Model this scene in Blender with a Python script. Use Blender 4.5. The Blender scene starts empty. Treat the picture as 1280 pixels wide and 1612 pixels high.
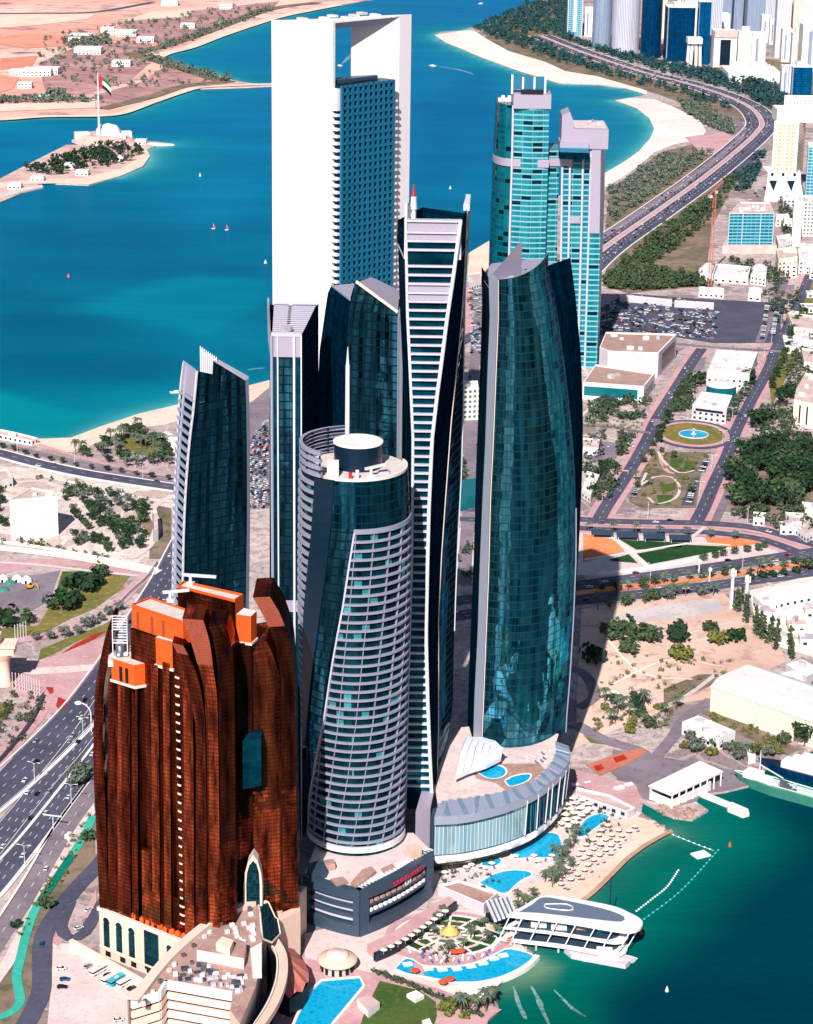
import bpy, math, random
import numpy as np
from mathutils import Vector, Matrix
R=math.radians
S=bpy.context.scene
COL=S.collection
random.seed(11); rng=np.random.default_rng(5)
# ---------------------------------------------------------------- camera
CH=500.0; FOC=3600.0; PIT=R(18.0); ROL=R(0.83)
_f=Vector((0,math.cos(PIT),-math.sin(PIT))); _r0=Vector((1,0,0)); _u0=Vector((0,math.sin(PIT),math.cos(PIT)))
_r=_r0*math.cos(ROL)+_u0*math.sin(ROL); _u=_u0*math.cos(ROL)-_r0*math.sin(ROL)
cam=bpy.data.cameras.new('camera'); camo=bpy.data.objects.new('camera',cam); COL.objects.link(camo)
cam.sensor_fit='HORIZONTAL'; cam.sensor_width=36; cam.lens=36*FOC/1280; cam.clip_end=60000; cam.clip_start=1
m=Matrix.Identity(4)
for i in range(3): m[i][0]=_r[i]; m[i][1]=_u[i]; m[i][2]=-_f[i]
m[0][3]=0; m[1][3]=0; m[2][3]=CH
camo.matrix_world=m; S.camera=camo
def ray(px,py): return _r*((px-640)/FOC)-_u*((py-806)/FOC)+_f
def G(px,py,z=0.0):                       # where a line of sight meets the level z
    d=ray(px,py); t=(z-CH)/d.z; return (d.x*t,d.y*t)
def V(px,py,Y):                           # where a line of sight meets the vertical plane y=Y
    d=ray(px,py); t=Y/d.y; return (d.x*t,CH+d.z*t)
def ZH(px,py,Y): return V(px,py,Y)[1]
def XH(px,py,Y): return V(px,py,Y)[0]
def PL(s,z=0.0):                          # 'x,y x,y ...' -> world points
    return [G(*map(float,q.split(',')),z) for q in s.split()]
# ---------------------------------------------------------------- light
SAZ=R(11); SEL=R(39)
sd=Vector((-math.sin(SAZ)*math.cos(SEL),-math.cos(SAZ)*math.cos(SEL),math.sin(SEL)))
sl=bpy.data.lights.new('sun','SUN'); sl.energy=5.0; sl.angle=R(0.5); sl.color=(1,.95,.9)
so=bpy.data.objects.new('sun',sl); COL.objects.link(so); so.rotation_euler=sd.to_track_quat('Z','Y').to_euler()
so.location=(0,0,900)
w=bpy.data.worlds.new("World"); S.world=w; w.use_nodes=True
wn=w.node_tree; sk=wn.nodes.new('ShaderNodeTexSky'); sk.sky_type='NISHITA'; sk.sun_disc=False
sk.sun_elevation=SEL; sk.sun_rotation=R(180)+SAZ; sk.altitude=50; sk.air_density=1.0; sk.dust_density=0.6; sk.ozone_density=2.5
bg=wn.nodes['Background']; wn.links.new(sk.outputs[0],bg.inputs[0]); bg.inputs[1].default_value=0.05
S.view_settings.view_transform='Standard'; S.view_settings.look='None'; S.view_settings.exposure=0.25; S.view_settings.gamma=1
S.cycles.max_bounces=6; S.cycles.diffuse_bounces=2; S.cycles.glossy_bounces=3; S.cycles.transparent_max_bounces=6
S.cycles.caustics_reflective=False; S.cycles.caustics_refractive=False
S.cycles.use_denoising=True
# ---------------------------------------------------------------- materials
def lin(c):
    out=[]
    for v in c[:3]:
        v=v/255.0; out.append(v/12.92 if v<=.04045 else ((v+.055)/1.055)**2.4)
    return tuple(out)+(1,)
class NT:
    def __init__(s,name):
        s.m=bpy.data.materials.new(name); s.m.use_nodes=True; s.t=s.m.node_tree; s.b=s.t.nodes['Principled BSDF']
    def n(s,ty,**kw):
        nd=s.t.nodes.new('ShaderNode'+ty)
        for k,v in kw.items(): setattr(nd,k,v)
        return nd
    def put(s,sock,v):
        if hasattr(v,'bl_idname') or hasattr(v,'is_linked'): s.t.links.new(v,sock)
        else: sock.default_value=v
    def math(s,op,a,b=None,c=None):
        nd=s.n('Math',operation=op)
        for i,v in enumerate((a,b,c)):
            if v is not None: s.put(nd.inputs[i],v)
        return nd.outputs[0]
    def mix(s,f,a,b,blend='MIX'):
        nd=s.n('Mix',data_type='RGBA',blend_type=blend)
        s.put(nd.inputs[0],f); s.put(nd.inputs[6],a); s.put(nd.inputs[7],b); return nd.outputs[2]
    def ramp(s,v,lo,hi):
        nd=s.n('MapRange'); s.put(nd.inputs[0],v); nd.inputs[1].default_value=lo; nd.inputs[2].default_value=hi; return nd.outputs[0]
    def noise(s,vec,scale,detail=4,rough=.55):
        nd=s.n('TexNoise'); s.put(nd.inputs['Vector'],vec); nd.inputs['Scale'].default_value=scale; nd.inputs['Detail'].default_value=detail
        nd.inputs['Roughness'].default_value=rough; return nd.outputs['Fac']
    def tc(s,k='Object'): return s.n('TexCoord').outputs[k]
    def set(s,**kw):
        names=dict(col='Base Color',rough='Roughness',metal='Metallic',ior='IOR',spec='Specular IOR Level',normal='Normal',emit='Emission Color',es='Emission Strength',alpha='Alpha')
        for k,v in kw.items(): s.put(s.b.inputs[names[k]],v)
    def bump(s,h,strength=.3,dist=1.0):
        nd=s.n('Bump'); s.put(nd.inputs['Height'],h); nd.inputs['Strength'].default_value=strength; nd.inputs['Distance'].default_value=dist; return nd.outputs[0]
MAT={}
def plain(name,c,rough=.7,metal=0.0,var=.12,scale=.3):
    if name in MAT: return MAT[name]
    t=NT(name); c1=lin(c); c2=tuple(x*(1-var*2.0) for x in c1[:3])+(1,)
    f=t.ramp(t.noise(t.tc(),scale,5),.35,.7)
    t.set(col=t.mix(f,c1,c2),rough=rough,metal=metal); MAT[name]=t.m; return t.m
def ground(name,c1,c2,c3,s1,s2,rough=.9,lo=.4,hi=.62):          # two scales of mottling
    t=NT(name); o=t.tc()
    a=t.mix(t.ramp(t.noise(o,s1,6,.6),lo,hi),lin(c1),lin(c2))
    b=t.mix(t.ramp(t.noise(o,s2,5,.65),.52,.7),a,lin(c3))
    t.set(col=b,rough=rough,spec=.1); MAT[name]=t.m; return t.m
def facade(name,cw,ch,g1,g2,fr,fx=.08,fy=.12,metal=.6,rough=.08,wav=.25,odd=None,oddp=.0,u0=0.0,spec=.3,streak=(.16,.012),cell=.45,warp=.10,edge=(.12,.22,.28,1)):
    """window grid laid out in metres along the wall (UV); each pane differs a little in tint and tilt"""
    t=NT(name); uv=t.n('UVMap').outputs[0]; sx=t.n('SeparateXYZ'); t.put(sx.inputs[0],uv)
    u=t.math('DIVIDE',t.math('ADD',sx.outputs[0],u0),cw); v=t.math('DIVIDE',sx.outputs[1],ch)
    fu=t.math('FRACT',u); fv=t.math('FRACT',v); cu=t.math('FLOOR',u); cv=t.math('FLOOR',v)
    cb=t.n('CombineXYZ'); t.put(cb.inputs[0],cu); t.put(cb.inputs[1],cv)
    wnz=t.n('TexWhiteNoise',noise_dimensions='2D'); t.put(wnz.inputs[0],cb.outputs[0])
    mpg=t.n('Mapping'); t.put(mpg.inputs[0],uv); mpg.inputs['Scale'].default_value=(streak[0],streak[1],1); big=t.noise(mpg.outputs[0],1.0,4,.6)  # tall tint streaks imitate reflections and highlights on the glass
    fac=t.math('MULTIPLY_ADD',wnz.outputs[0],cell,t.math('MULTIPLY',t.ramp(big,.38,.66),1-cell))
    glass=t.mix(fac,lin(g1),lin(g2))
    if odd: 
        glass=t.mix(t.math('GREATER_THAN',wnz.outputs[0],1-oddp),glass,lin(odd))
    fm=t.math('MAXIMUM',t.math('LESS_THAN',fu,fx),t.math('LESS_THAN',fv,fy))
    t.set(col=t.mix(fm,glass,lin(fr)),metal=t.math('MULTIPLY',t.math('SUBTRACT',1.0,fm),metal),
          rough=t.math('MULTIPLY_ADD',fm,.4,rough),spec=spec,ior=1.3); t.b.inputs['Specular Tint'].default_value=edge
    # panes are never quite coplanar: tilt each one
    vs=t.n('VectorMath',operation='SUBTRACT'); t.put(vs.inputs[0],wnz.outputs[1]); vs.inputs[1].default_value=(.5,.5,.5)
    vm=t.n('VectorMath',operation='SCALE'); t.put(vm.inputs[0],vs.outputs[0]); vm.inputs['Scale'].default_value=wav*.12
    ge=t.n('NewGeometry'); va=t.n('VectorMath',operation='ADD'); t.put(va.inputs[0],ge.outputs['Normal']); t.put(va.inputs[1],vm.outputs[0])
    nw=t.n('TexNoise'); t.put(nw.inputs['Vector'],uv); nw.inputs['Scale'].default_value=.09; nw.inputs['Detail'].default_value=3
    ws=t.n('VectorMath',operation='SUBTRACT'); t.put(ws.inputs[0],nw.outputs['Color']); ws.inputs[1].default_value=(.5,.5,.5)
    wm=t.n('VectorMath',operation='SCALE'); t.put(wm.inputs[0],ws.outputs[0]); wm.inputs['Scale'].default_value=warp
    vb=t.n('VectorMath',operation='ADD'); t.put(vb.inputs[0],va.outputs[0]); t.put(vb.inputs[1],wm.outputs[0])
    vn=t.n('VectorMath',operation='NORMALIZE'); t.put(vn.inputs[0],vb.outputs[0]); t.set(normal=vn.outputs[0])
    MAT[name]=t.m; return t.m
# ---------------------------------------------------------------- mesh building
class MB:
    def __init__(s): s.v=[]; s.f=[]; s.uv=[]; s.mi=[]; s.sm=[]
    def face(s,pts,uv=None,mi=0,smooth=False):
        k=len(s.v); s.v+= [tuple(p) for p in pts]; s.f.append(tuple(range(k,k+len(pts)))); s.uv.append(uv or [(p[0],p[1]) for p in pts]); s.mi.append(mi); s.sm.append(smooth)
    def grid(s,rows,closed=False,mi=0,smooth=False,u0=0):   # rows: bottom to top lists of points; uv = metres along, height
        n=len(rows[0]); us=[]
        for r in rows:
            a=[u0]
            for i in range(1,n+(1 if closed else 0)):
                p,q=r[i-1],r[i%n]; a.append(a[-1]+math.dist(p,q))
            us.append(a)
        base=us[len(us)//2]
        k=len(s.v)
        for r in rows: s.v+=[tuple(p) for p in r]
        for j in range(len(rows)-1):
            for i in range(n if closed else n-1):
                i2=(i+1)%n
                s.f.append((k+j*n+i,k+j*n+i2,k+(j+1)*n+i2,k+(j+1)*n+i))
                z=lambda jj,ii: rows[jj][ii][2]
                s.uv.append([(base[i],z(j,i)),(base[i+1],z(j,i2)),(base[i+1],z(j+1,i2)),(base[i],z(j+1,i))]); s.mi.append(mi); s.sm.append(smooth)
    def prism(s,poly,z0,z1,top=True,bottom=False,mi=0,mt=None,smooth=False):
        if sum(poly[i-1][0]*poly[i][1]-poly[i][0]*poly[i-1][1] for i in range(len(poly)))<0: poly=poly[::-1]
        s.grid([[(x,y,z0) for x,y in poly],[(x,y,z1) for x,y in poly]],True,mi,smooth)
        if top: s.face([(x,y,z1) for x,y in poly],mi=mi if mt is None else mt)
        if bottom: s.face([(x,y,z0) for x,y in poly[::-1]],mi=mi)
    def box(s,cx,cy,z0,sx,sy,sz,rot=0.0,mi=0,mt=None,bottom=True):
        c,sn=math.cos(rot),math.sin(rot)
        s.prism([(cx+a*sx/2*c-b*sy/2*sn,cy+a*sx/2*sn+b*sy/2*c) for a,b in ((-1,-1),(1,-1),(1,1),(-1,1))],z0,z0+sz,True,bottom,mi,mt)
    def tube(s,p0,p1,r0,r1=None,n=6,mi=0,cap=True):
        r1=r0 if r1 is None else r1; p0=Vector(p0); p1=Vector(p1); d=(p1-p0).normalized()
        a=d.orthogonal().normalized(); b=d.cross(a)
        rows=[[p+(a*math.cos(6.28318*i/n)+b*math.sin(6.28318*i/n))*r for i in range(n)] for p,r in ((p0,r0),(p1,r1))]
        s.grid(rows,True,mi,True)
        if cap: s.face(rows[1],mi=mi); s.face(rows[0][::-1],mi=mi)
    def path(s,pts,r,n=5,mi=0):
        for a,b in zip(pts,pts[1:]): s.tube(a,b,r,r,n,mi)
    def lathe(s,cx,cy,prof,n=24,mi=0,smooth=True,cap=True):
        rows=[[(cx+r*math.cos(6.283185*i/n),cy+r*math.sin(6.283185*i/n),z) for i in range(n)] for r,z in prof]
        s.grid(rows,True,mi,smooth)
        if cap and prof[-1][0]>.01: s.face(rows[-1],mi=mi)
    def bar(s,p0,p1,w,h,mi=0):          # box section beam between two points, w across, h deep (down)
        p0=Vector(p0); p1=Vector(p1); d=(p1-p0); sd_=Vector((-d.y,d.x,0))
        sd_=(sd_.normalized() if sd_.length>1e-6 else Vector((1,0,0)))*w/2
        up=d.normalized().cross(sd_.normalized()); 
        if up.z<0: up=-up
        up*=h/2
        q=[[p+a*sd_+b*up for a,b in ((-1,-1),(1,-1),(1,1),(-1,1))] for p in (p0,p1)]
        s.grid(q,True,mi); s.face(q[0][::-1],mi=mi); s.face(q[1],mi=mi)
    def add(s,o,off=(0,0,0),sc=1.0,rot=0.0):
        k=len(s.v); c,sn=math.cos(rot)*sc,math.sin(rot)*sc
        s.v+=[(off[0]+x*c-y*sn,off[1]+x*sn+y*c,off[2]+z*sc) for x,y,z in o.v]
        s.f+=[tuple(i+k for i in f) for f in o.f]; s.uv+=o.uv; s.mi+=o.mi; s.sm+=o.sm
def mesh(name,mb,mats,off=(0,0,0)):
    me=bpy.data.meshes.new(name)
    ox,oy,oz=off
    me.from_pydata([(x-ox,y-oy,z-oz) for x,y,z in mb.v],[],mb.f)
    for q in (mats if isinstance(mats,(list,tuple)) else [mats]): me.materials.append(MAT[q] if isinstance(q,str) else q)
    uvl=me.uv_layers.new(name='UVMap'); flat=[c for f in mb.uv for p in f for c in p]
    uvl.data.foreach_set('uv',flat)
    me.polygons.foreach_set('material_index',mb.mi); me.polygons.foreach_set('use_smooth',mb.sm)
    me.update(); return me
def wloc(o):
    p=Vector((0,0,0))
    while o is not None: p+=o.location; o=o.parent
    return p
def O(name,mb,mats,parent=None,label=None,loc=None):
    off=wloc(parent) if parent is not None else (loc or (0,0,0))
    o=bpy.data.objects.new(name,mesh(name,mb,mats,tuple(off))); COL.objects.link(o)
    if parent is not None: o.parent=parent
    elif loc: o.location=loc
    if label: o['label']=label
    return o
def tag(o,label,cat,group=None,kind=None):
    o['label']=label; o['category']=cat
    if group: o['group']=group
    if kind: o['kind']=kind
    return o
def E(name,loc,label,cat,group=None):
    o=bpy.data.objects.new(name,None); COL.objects.link(o); o.location=loc; o.empty_display_size=1
    return tag(o,label,cat,group)
def struct(o,kind='structure'): o['kind']=kind; return o
def dup(root,loc,rz=0.0,sc=1.0,label=None,group=None):
    r=root.copy(); COL.objects.link(r); r.location=loc; r.rotation_euler=(0,0,rz); r.scale=(sc,sc,sc)
    if label: r['label']=label
    if group: r['group']=group
    for ch in root.children:
        c=ch.copy(); COL.objects.link(c); c.parent=r
        for g in ch.children:
            d=g.copy(); COL.objects.link(d); d.parent=c
    return r
def inpoly(pts,poly):
    x,y=pts[:,0],pts[:,1]; r=np.zeros(len(pts),bool); n=len(poly)
    for i in range(n):
        x1,y1=poly[i-1]; x2,y2=poly[i]
        c=((y1>y)!=(y2>y)); 
        with np.errstate(divide='ignore',invalid='ignore'): xi=(x2-x1)*(y-y1)/(y2-y1+1e-12)+x1
        r^=c&(x<xi)
    return r
def scatter(poly,n,mind=0.0):
    P=np.array(poly); lo,hi=P.min(0),P.max(0); out=[]
    for _ in range(60):
        q=rng.uniform(lo,hi,(max(n*4,200),2)); q=q[inpoly(q,poly)]
        for p in q:
            if mind==0 or all((p[0]-a)**2+(p[1]-b)**2>mind*mind for a,b in out): out.append((p[0],p[1]))
            if len(out)>=n: return out
    return out
def smooth_line(pts,step=8.0):       # Catmull-Rom through the points
    P=[Vector((*p[:2],0)) for p in pts]; P=[P[0]*2-P[1]]+P+[P[-1]*2-P[-2]]; out=[]
    for i in range(1,len(P)-2):
        n=max(2,int((P[i+1]-P[i]).length/step))
        for k in range(n):
            t=k/n; a,b,c,d=P[i-1:i+3]
            out.append(.5*((2*b)+(c-a)*t+(2*a-5*b+4*c-d)*t*t+(3*b-a-3*c+d)*t**3))
    out.append(P[-2]); return [(p.x,p.y) for p in out]
def offset(pts,d):
    out=[]
    for i,p in enumerate(pts):
        a=pts[max(0,i-1)]; b=pts[min(len(pts)-1,i+1)]; dx,dy=b[0]-a[0],b[1]-a[1]; l=math.hypot(dx,dy) or 1
        out.append((p[0]-dy/l*d,p[1]+dx/l*d))
    return out
def along(pts,step,start=0.0):       # points and headings every step metres
    out=[]; acc=-start
    for a,b in zip(pts,pts[1:]):
        l=math.dist(a,b); h=math.atan2(b[1]-a[1],b[0]-a[0])
        if l<1e-9: continue
        while acc<=l:
            if acc>=0: out.append((a[0]+(b[0]-a[0])*acc/l,a[1]+(b[1]-a[1])*acc/l,h))
            acc+=step
        acc-=l
    return out
# ---------------------------------------------------------------- ground materials
ground('land_ground',(232,200,190),(208,172,164),(176,140,136),.02,.11)
def plotted(name,c1,c2,c3,c4,sc=.018):      # open ground cut into plots by worn paths, each plot a little different
    t=NT(name); o=t.tc(); mp=t.n('Mapping'); t.put(mp.inputs[0],o); mp.inputs['Rotation'].default_value=(0,0,.5)
    nz=t.n('TexNoise'); t.put(nz.inputs['Vector'],mp.outputs[0]); nz.inputs['Scale'].default_value=.03; nz.inputs['Detail'].default_value=3
    vm=t.n('VectorMath',operation='SCALE'); t.put(vm.inputs[0],nz.outputs['Color']); vm.inputs['Scale'].default_value=26
    va=t.n('VectorMath',operation='ADD'); t.put(va.inputs[0],mp.outputs[0]); t.put(va.inputs[1],vm.outputs[0])
    v1=t.n('TexVoronoi',distance='CHEBYCHEV'); t.put(v1.inputs['Vector'],va.outputs[0]); v1.inputs['Scale'].default_value=sc
    v2=t.n('TexVoronoi',feature='DISTANCE_TO_EDGE'); t.put(v2.inputs['Vector'],va.outputs[0]); v2.inputs['Scale'].default_value=sc*1.7
    se=t.n('SeparateColor'); t.put(se.inputs[0],v1.outputs['Color'])
    a=t.mix(se.outputs[0],lin(c1),lin(c2)); a=t.mix(t.math('MULTIPLY',t.math('GREATER_THAN',se.outputs[1],.72),.8),a,lin(c3))
    a=t.mix(t.ramp(t.noise(o,.14,6,.75),.46,.68),a,lin(c3)); a=t.mix(t.math('MULTIPLY',t.ramp(t.noise(o,.42,4,.7),.55,.66),.8),a,lin(c4))
    a=t.mix(t.math('MULTIPLY',t.math('LESS_THAN',v2.outputs[0],.035),.28),a,lin((236,220,212)))
    t.set(col=a,rough=.9,spec=.1); MAT[name]=t.m
plotted('city_ground',(214,194,190),(182,160,160),(144,126,128),(90,90,86))
ground('desert_sand',(240,206,192),(232,172,156),(150,112,122),.0022,.016,lo=.42,hi=.58)
ground('mottled_scrub',(176,132,134),(206,160,152),(112,92,110),.012,.05)
ground('red_field',(238,166,144),(226,148,126),(214,140,122),.002,.02)
ground('beach_sand',(250,222,204),(238,204,186),(226,190,172),.02,.2)
ground('wet_sand',(206,164,140),(186,146,124),(170,140,120),.05,.3,rough=.5)
ground('dirt_lot',(240,206,190),(216,176,160),(176,138,126),.012,.08)
plotted('white_plots',(246,232,224),(230,212,204),(196,174,164),(122,112,98),.03)
ground('white_sand',(252,240,232),(240,222,212),(222,200,192),.01,.09)
ground('asphalt',(92,92,112),(78,78,98),(104,100,118),.03,.3)
ground('asphalt_pale',(150,136,146),(130,118,130),(116,106,120),.03,.2)
ground('paving_pink',(214,168,170),(196,150,156),(226,190,188),.05,.4)
ground('paving_pale',(236,216,212),(222,200,198),(206,182,182),.04,.3)
ground('concrete',(222,208,206),(202,188,190),(184,170,174),.03,.3,rough=.7)
ground('grass_green',(64,92,44),(84,104,52),(104,112,64),.05,.4)
ground('grass_dark',(34,70,40),(44,84,46),(52,92,52),.05,.4)
ground('grass_dry',(132,124,66),(104,110,58),(176,142,104),.03,.2)
ground('scrub',(150,128,112),(112,104,86),(86,92,70),.03,.12)
ground('orange_ground',(242,150,100),(232,132,84),(248,180,140),.02,.2)
ground('court_red',(206,126,108),(194,112,98),(214,140,124),.03,.3)
ground('cycle_green',(66,190,168),(56,176,156),(84,200,178),.05,.4)
ground('cycle_dark',(0,128,112),(0,118,104),(8,138,120),.05,.4)
ground('flower_red',(176,46,40),(196,62,44),(96,80,44),.2,.6)
ground('rock',(196,160,150),(160,124,118),(112,92,92),.15,.5)
ground('deck_wood',(186,150,140),(168,130,122),(200,170,160),.08,.5,rough=.7)
plain('white_paint',(246,244,242),.5,var=.03); plain('kerb_white',(250,240,236),.7,var=.05)
plain('line_white',(240,236,234),.7,var=.05)
t=NT('pool_water'); o=t.tc(); vo=t.n('TexVoronoi',feature='DISTANCE_TO_EDGE'); t.put(vo.inputs['Vector'],o); vo.inputs['Scale'].default_value=.35
t.set(col=t.mix(t.ramp(t.math('ADD',vo.outputs[0],t.math('MULTIPLY',t.noise(o,.6,3),.5)),.1,.7),lin((30,186,226)),lin((0,148,202))),rough=.12,ior=1.25); MAT['pool_water']=t.m
# ---------------------------------------------------------------- coast lines (traced, then laid on the ground)
far=9000
coast_left='-700,560 -300,650 -60,684 0,684 60,690 112,690 160,672 220,652 280,638 340,621 395,607 430,598 520,560 640,470 740,397 772,378 860,318 950,274 985,253 1006,238 1024,217 1030,203 1022,186 1002,170 968,158 992,154 1018,149 985,139 940,133 880,131 820,113 760,91 700,66 684,55 695,50 730,48 746,42 772,37 800,22 830,8 852,-2 880,-20 900,-60'
coast_right='1330,1150 1280,1180 1240,1196 1196,1214 1180,1236 1140,1246 1102,1250 1096,1262 1115,1275 1090,1290 1060,1286 1030,1271 1013,1262 1010,1275 1012,1284 1052,1309'
beach_right='1052,1309 1020,1326 986,1350 958,1378 930,1405 912,1418 872,1440 822,1458 806,1476'
wall_right='806,1476 838,1502 834,1518 802,1533 768,1546 782,1570 786,1590 770,1604 756,1640 730,1700'
CL,CR,BR,WR=(PL(q) for q in (coast_left,coast_right,beach_right,wall_right))
land=CL+[G(1500,-60),(6500,G(900,-60)[1]),(6500,1500)]+[(1400,1420)]+CR+BR[1:]+WR[1:]+[(5,700),(-10,300),(-60,-900),(-4500,-900),(-4500,CL[0][1])]
island='-60,268 0,281 60,250 104,228 138,227 150,207 176,205 214,222 246,223 272,226 246,229 231,235 236,246 225,262 190,277 140,291 90,289 66,287 42,300 0,318 -60,336'
farland='-500,190 -60,189 0,188 70,183 150,182 190,178 240,160 300,140 396,137 430,135 430,132 396,131 370,127 340,117 270,100 246,91 262,84 300,74 350,55 430,29 480,18 532,8 582,0 640,-9 720,-24 800,-45 860,-80 300,-110 -900,-110'
ISL,FAR=PL(island),PL(farland)
def flat(name,poly,z,mat,skirt=0.0,kind='structure',parent=None):
    b=MB(); b.face([(x,y,z) for x,y in poly])
    if skirt:
        n=len(poly); 
        for i in range(n):
            p,q=poly[i-1],poly[i]; b.face([(p[0],p[1],z-skirt),(q[0],q[1],z-skirt),(q[0],q[1],z),(p[0],p[1],z)])
    o=O(name,b,mat,parent); me=o.data
    import bmesh; bm=bmesh.new(); bm.from_mesh(me); bmesh.ops.triangulate(bm,faces=[f for f in bm.faces if len(f.verts)>4],ngon_method='EAR_CLIP'); bmesh.ops.recalc_face_normals(bm,faces=bm.faces)
    up=[f for f in bm.faces if abs(f.normal.z)>.9 and f.normal.z<0]
    if up: bmesh.ops.reverse_faces(bm,faces=up)
    bm.to_mesh(me); bm.free()
    if parent is None: o['kind']=kind
    return o
flat('ground',land,0,'city_ground',4); flat('island_ground',ISL,0,'land_ground',4); flat('far_shore_ground',FAR,0,'desert_sand',4)
# ---------------------------------------------------------------- sea
def seg_dist(P,lines):
    d=np.full(len(P),1e9)
    for L in lines:
        for a,b in zip(L,L[1:]):
            a=np.array(a);b=np.array(b);ab=b-a; t=np.clip(((P-a)@ab)/(ab@ab+1e-9),0,1); q=P-a-np.outer(t,ab); d=np.minimum(d,np.hypot(q[:,0],q[:,1]))
    return d
ys=[-1500,-600,0,300,500]+list(np.arange(600,820,12))+list(np.arange(820,1260,4.0)); y=1260
while y<7500: ys.append(y); y*=1.0085
ys+=[8500,10000,14000,22000]
ns=300; ss=np.linspace(-.42,.52,ns); rows=[]
for y in ys: rows.append(np.stack([ss*max(y,800)*(1 if y<7600 else 1.6),np.full(ns,float(y))],1))
P=np.concatenate(rows)
sst=lambda a,b,x: (lambda t:t*t*(3-2*t))(np.clip((x-a)/(b-a),0,1))
L3=lambda c:np.array(lin(c)[:3])
dbeach=seg_dist(P,[CL[3:10],CL[17:37],ISL[9:15],FAR[12:22],FAR[2:8]]); dR=seg_dist(P,[BR]); dRw=seg_dist(P,[CR[3:],WR])
mixc=lambda A,B,t: A*(1-t[:,None])+B*t[:,None]
x,y=P[:,0],P[:,1]
Ccol=mixc(np.tile(L3((0,66,82)),(len(P),1)),L3((0,116,152)),sst(1230,1500,y))  # brighter with distance: water colour, with some sky reflection put in
Ccol=mixc(Ccol,L3((0,124,178)),sst(2100,3400,y))
Ccol=mixc(Ccol,L3((0,118,180)),sst(4200,6000,y))
Ccol=mixc(Ccol,L3((0,150,166)),.85*np.exp(-dbeach/80)*(y>1350)); Ccol=mixc(Ccol,L3((120,214,214)),.8*np.exp(-dbeach/9)*(y>1350))
near=(y<1340)
Ccol=mixc(Ccol,L3((0,104,104)),.75*np.exp(-dRw/14)*near); Ccol=mixc(Ccol,L3((0,124,112)),.95*sst(78,22,dR)*near); Ccol=mixc(Ccol,L3((120,176,150)),.9*np.exp(-dR/6)*near)
def soft(poly,color,amt,w):
    global Ccol
    poly=PL(poly); ins=inpoly(P,poly); d=seg_dist(P,[poly+poly[:1]]); s=np.where(ins,d,-d); Ccol=mixc(Ccol,L3(color),amt*sst(-w,w,s))
soft('70,492 150,468 300,430 430,440 430,560 300,520 180,500',(0,150,178),.6,22)
soft('-60,612 0,612 60,632 150,652 100,690 0,690 -60,690',(0,154,166),.85,10)
soft('330,520 430,470 430,585 400,580',(0,112,146),.5,10)
soft('0,360 120,330 300,360 250,410 80,420 0,400',(0,104,146),.6,50)
soft('0,440 120,470 200,520 300,560 260,600 120,600 0,570',(0,98,136),.5,30)
soft('260,300 420,260 425,330 300,360',(0,140,184),.4,40)
soft('650,160 760,110 800,200 900,260 760,260 660,300',(0,106,158),.6,40)
soft('905,1420 960,1376 1052,1310 1075,1320 1000,1372 960,1410 930,1440',(40,140,124),.6,5)
soft('940,1368 1060,1318 1105,1335 1070,1365 1000,1440 940,1440',(0,116,104),.75,7)
soft('812,1488 842,1504 872,1520 860,1545 800,1562 780,1552 806,1536 838,1518',(150,176,140),.85,8)
soft('778,1548 850,1530 930,1540 960,1620 930,1700 740,1700',(0,118,100),.7,12)
b=MB(); n=ns; nr=len(ys); b.v=[(float(p[0]),float(p[1]),-1.2) for p in P]
for j in range(nr-1):
    for i in range(n-1): b.f.append((j*n+i,j*n+i+1,(j+1)*n+i+1,(j+1)*n+i))
b.uv=[[(0,0)]*4]*len(b.f); b.mi=[0]*len(b.f); b.sm=[True]*len(b.f)
t=NT('sea_water'); at=t.n('Attribute',attribute_name='seabed_sky_tint'); o=t.tc()
mp=t.n('Mapping'); t.put(mp.inputs[0],o); mp.inputs['Scale'].default_value=(.6,1.6,1)
n1=t.noise(mp.outputs[0],.006,5,.6); n2=t.noise(mp.outputs[0],.22,4,.7)
mp2=t.n('Mapping'); t.put(mp2.inputs[0],o); mp2.inputs['Scale'].default_value=(.35,2.2,1); mp2.inputs['Rotation'].default_value=(0,0,.25); n3=t.noise(mp2.outputs[0],.02,6,.7)
c=t.mix(t.ramp(n1,.38,.66),at.outputs[0],t.mix(1.0,at.outputs[0],(.8,.78,.84,1),'MULTIPLY'))
c=t.mix(t.math('MULTIPLY',t.ramp(n3,.42,.72),.55),c,t.mix(1.0,c,(1.0,1.22,1.12,1),'MULTIPLY'))
t.set(col=t.mix(t.math('MULTIPLY',t.ramp(n2,.45,.75),.4),c,t.mix(1.0,c,(1.5,1.32,1.2,1),'MULTIPLY')),rough=.3,ior=1.33,spec=.003,normal=t.bump(n2,.6,.8)); MAT['sea_water']=t.m
sea=struct(O('sea',b,'sea_water')); ca=sea.data.color_attributes.new('seabed_sky_tint','FLOAT_COLOR','POINT')
ca.data.foreach_set('color',np.concatenate([Ccol*.80,np.ones((len(P),1))],1).astype(np.float32).ravel())
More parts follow.
